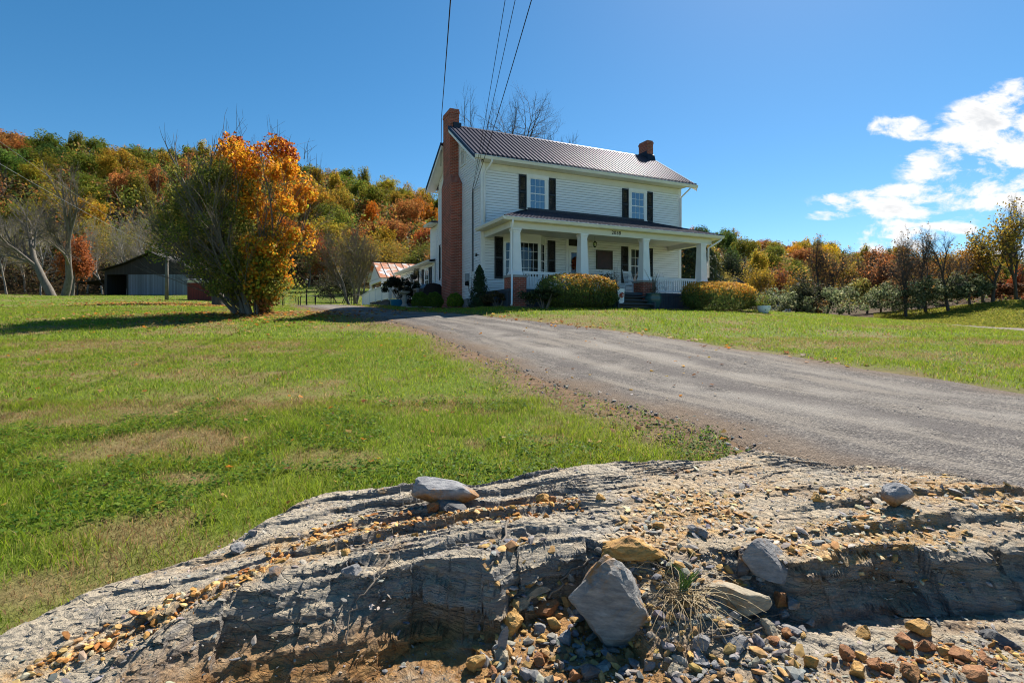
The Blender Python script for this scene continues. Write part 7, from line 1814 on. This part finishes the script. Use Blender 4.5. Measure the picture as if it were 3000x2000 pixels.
# dry grass and roots in the gully
dg = empty('dry_grass_tuft', hit(2010, 1740), 0, 'tuft of dry straw and roots with a green shoot in the gully', 'grass tuft')
br = []
for i in range(120):
    a = RNG.uniform(0, 2*PI); L = RNG.uniform(.08, .34); p = np.array([RNG.normal()*.05, RNG.normal()*.04, .0]); d = np.array([math.cos(a), math.sin(a)-.3, RNG.uniform(.1, 1.1)]); d /= np.linalg.norm(d); pts = [p]
    for k in range(5): d = d+np.array([RNG.normal()*.18, RNG.normal()*.18, -.20]); pts.append(pts[-1]+d/np.linalg.norm(d)*L/5)
    for q in pts: q[2] = max(q[2], -.08)
    br.append((pts, list(np.linspace(.0022, .0008, 6))))
M['straw'] = plain('dry_straw', (.42, .33, .19), (.28, .20, .10), 8, .8)
tubes('straw', br, M['straw'], 3, dg)
br = []
for i in range(16):
    a = RNG.uniform(.8, 2.4); L = RNG.uniform(.07, .16); br.append(([(RNG.normal()*.015-.02, 0, 0), (math.cos(a)*L*.3, -.01, L*.7), (math.cos(a)*L*.8, -.02, L)], [.003, .003, .001]))
M['shoot'] = plain('green_shoot', (.12, .22, .03), (.08, .15, .02), 8, .6)
tubes('green_shoot', br, M['shoot'], 4, dg)
k = 0
def rp(px, py, up=.012): p = hit(px, py); return (p[0], p[1]-.01, p[2]+up)
for path, r, lab in (([(1165, 1570), (1140, 1640), (1085, 1730), (1030, 1800), (1018, 1890)], .006, 'long pale root hanging over the left rock face'), ([(1490, 1530), (1475, 1600), (1440, 1660), (1425, 1740), (1445, 1840)], .007, 'root running down the corner of the dark face'),
                     ([(1610, 1755), (1660, 1690), (1740, 1640), (1850, 1645), (1960, 1670)], .006, 'curving root reaching over the top of the big boulder'), ([(2045, 1870), (2120, 1850), (2230, 1815), (2300, 1800)], .005, 'straight dry twig lying below the tan block'), ([(2080, 1880), (2160, 1862), (2240, 1850)], .005, 'shorter dry twig lying next to the straight one')):
    m = MB(); P = [Vector(rp(*q)) for q in path]; pts = []
    for p, q in zip(P[:-1], P[1:]):
        for i in range(5): w = p.lerp(q, i/5); pts.append(w+Vector((RNG.normal()*.006, RNG.normal()*.006, abs(RNG.normal())*.006)))
    pts.append(P[-1]); m.tube(pts, list(np.linspace(r, r*.5, len(pts))), 6); o = m.build('root', M['twig'], None, True); tag(o, lab, 'root')
# unseen pale road added behind the camera to bounce light onto shaded faces
def build_bounce_road():
    xs = np.linspace(-60, 60, 121); ys = np.linspace(-14, -1.2, 18); X, Y = np.meshgrid(xs, ys); x, y = X.ravel(), Y.ravel(); y = y+.01*np.abs(x)
    z = ground(x, y)+.05; k = len(xs); i = np.arange(len(ys)-1)[:, None]*k; j = np.arange(k-1)[None]
    o = npmesh('road', np.c_[x, y, z], np.stack([i+j, i+j+1, i+k+j+1, i+k+j], -1).reshape(-1, 4), plain('pale_bounce_asphalt', (.46, .45, .43), (.38, .37, .35), 2, .9, .2, 60, world=True), smooth=True)
    tag(o, 'unseen pale road added behind the viewpoint to bounce light', 'road', kind='structure')
build_bounce_road()
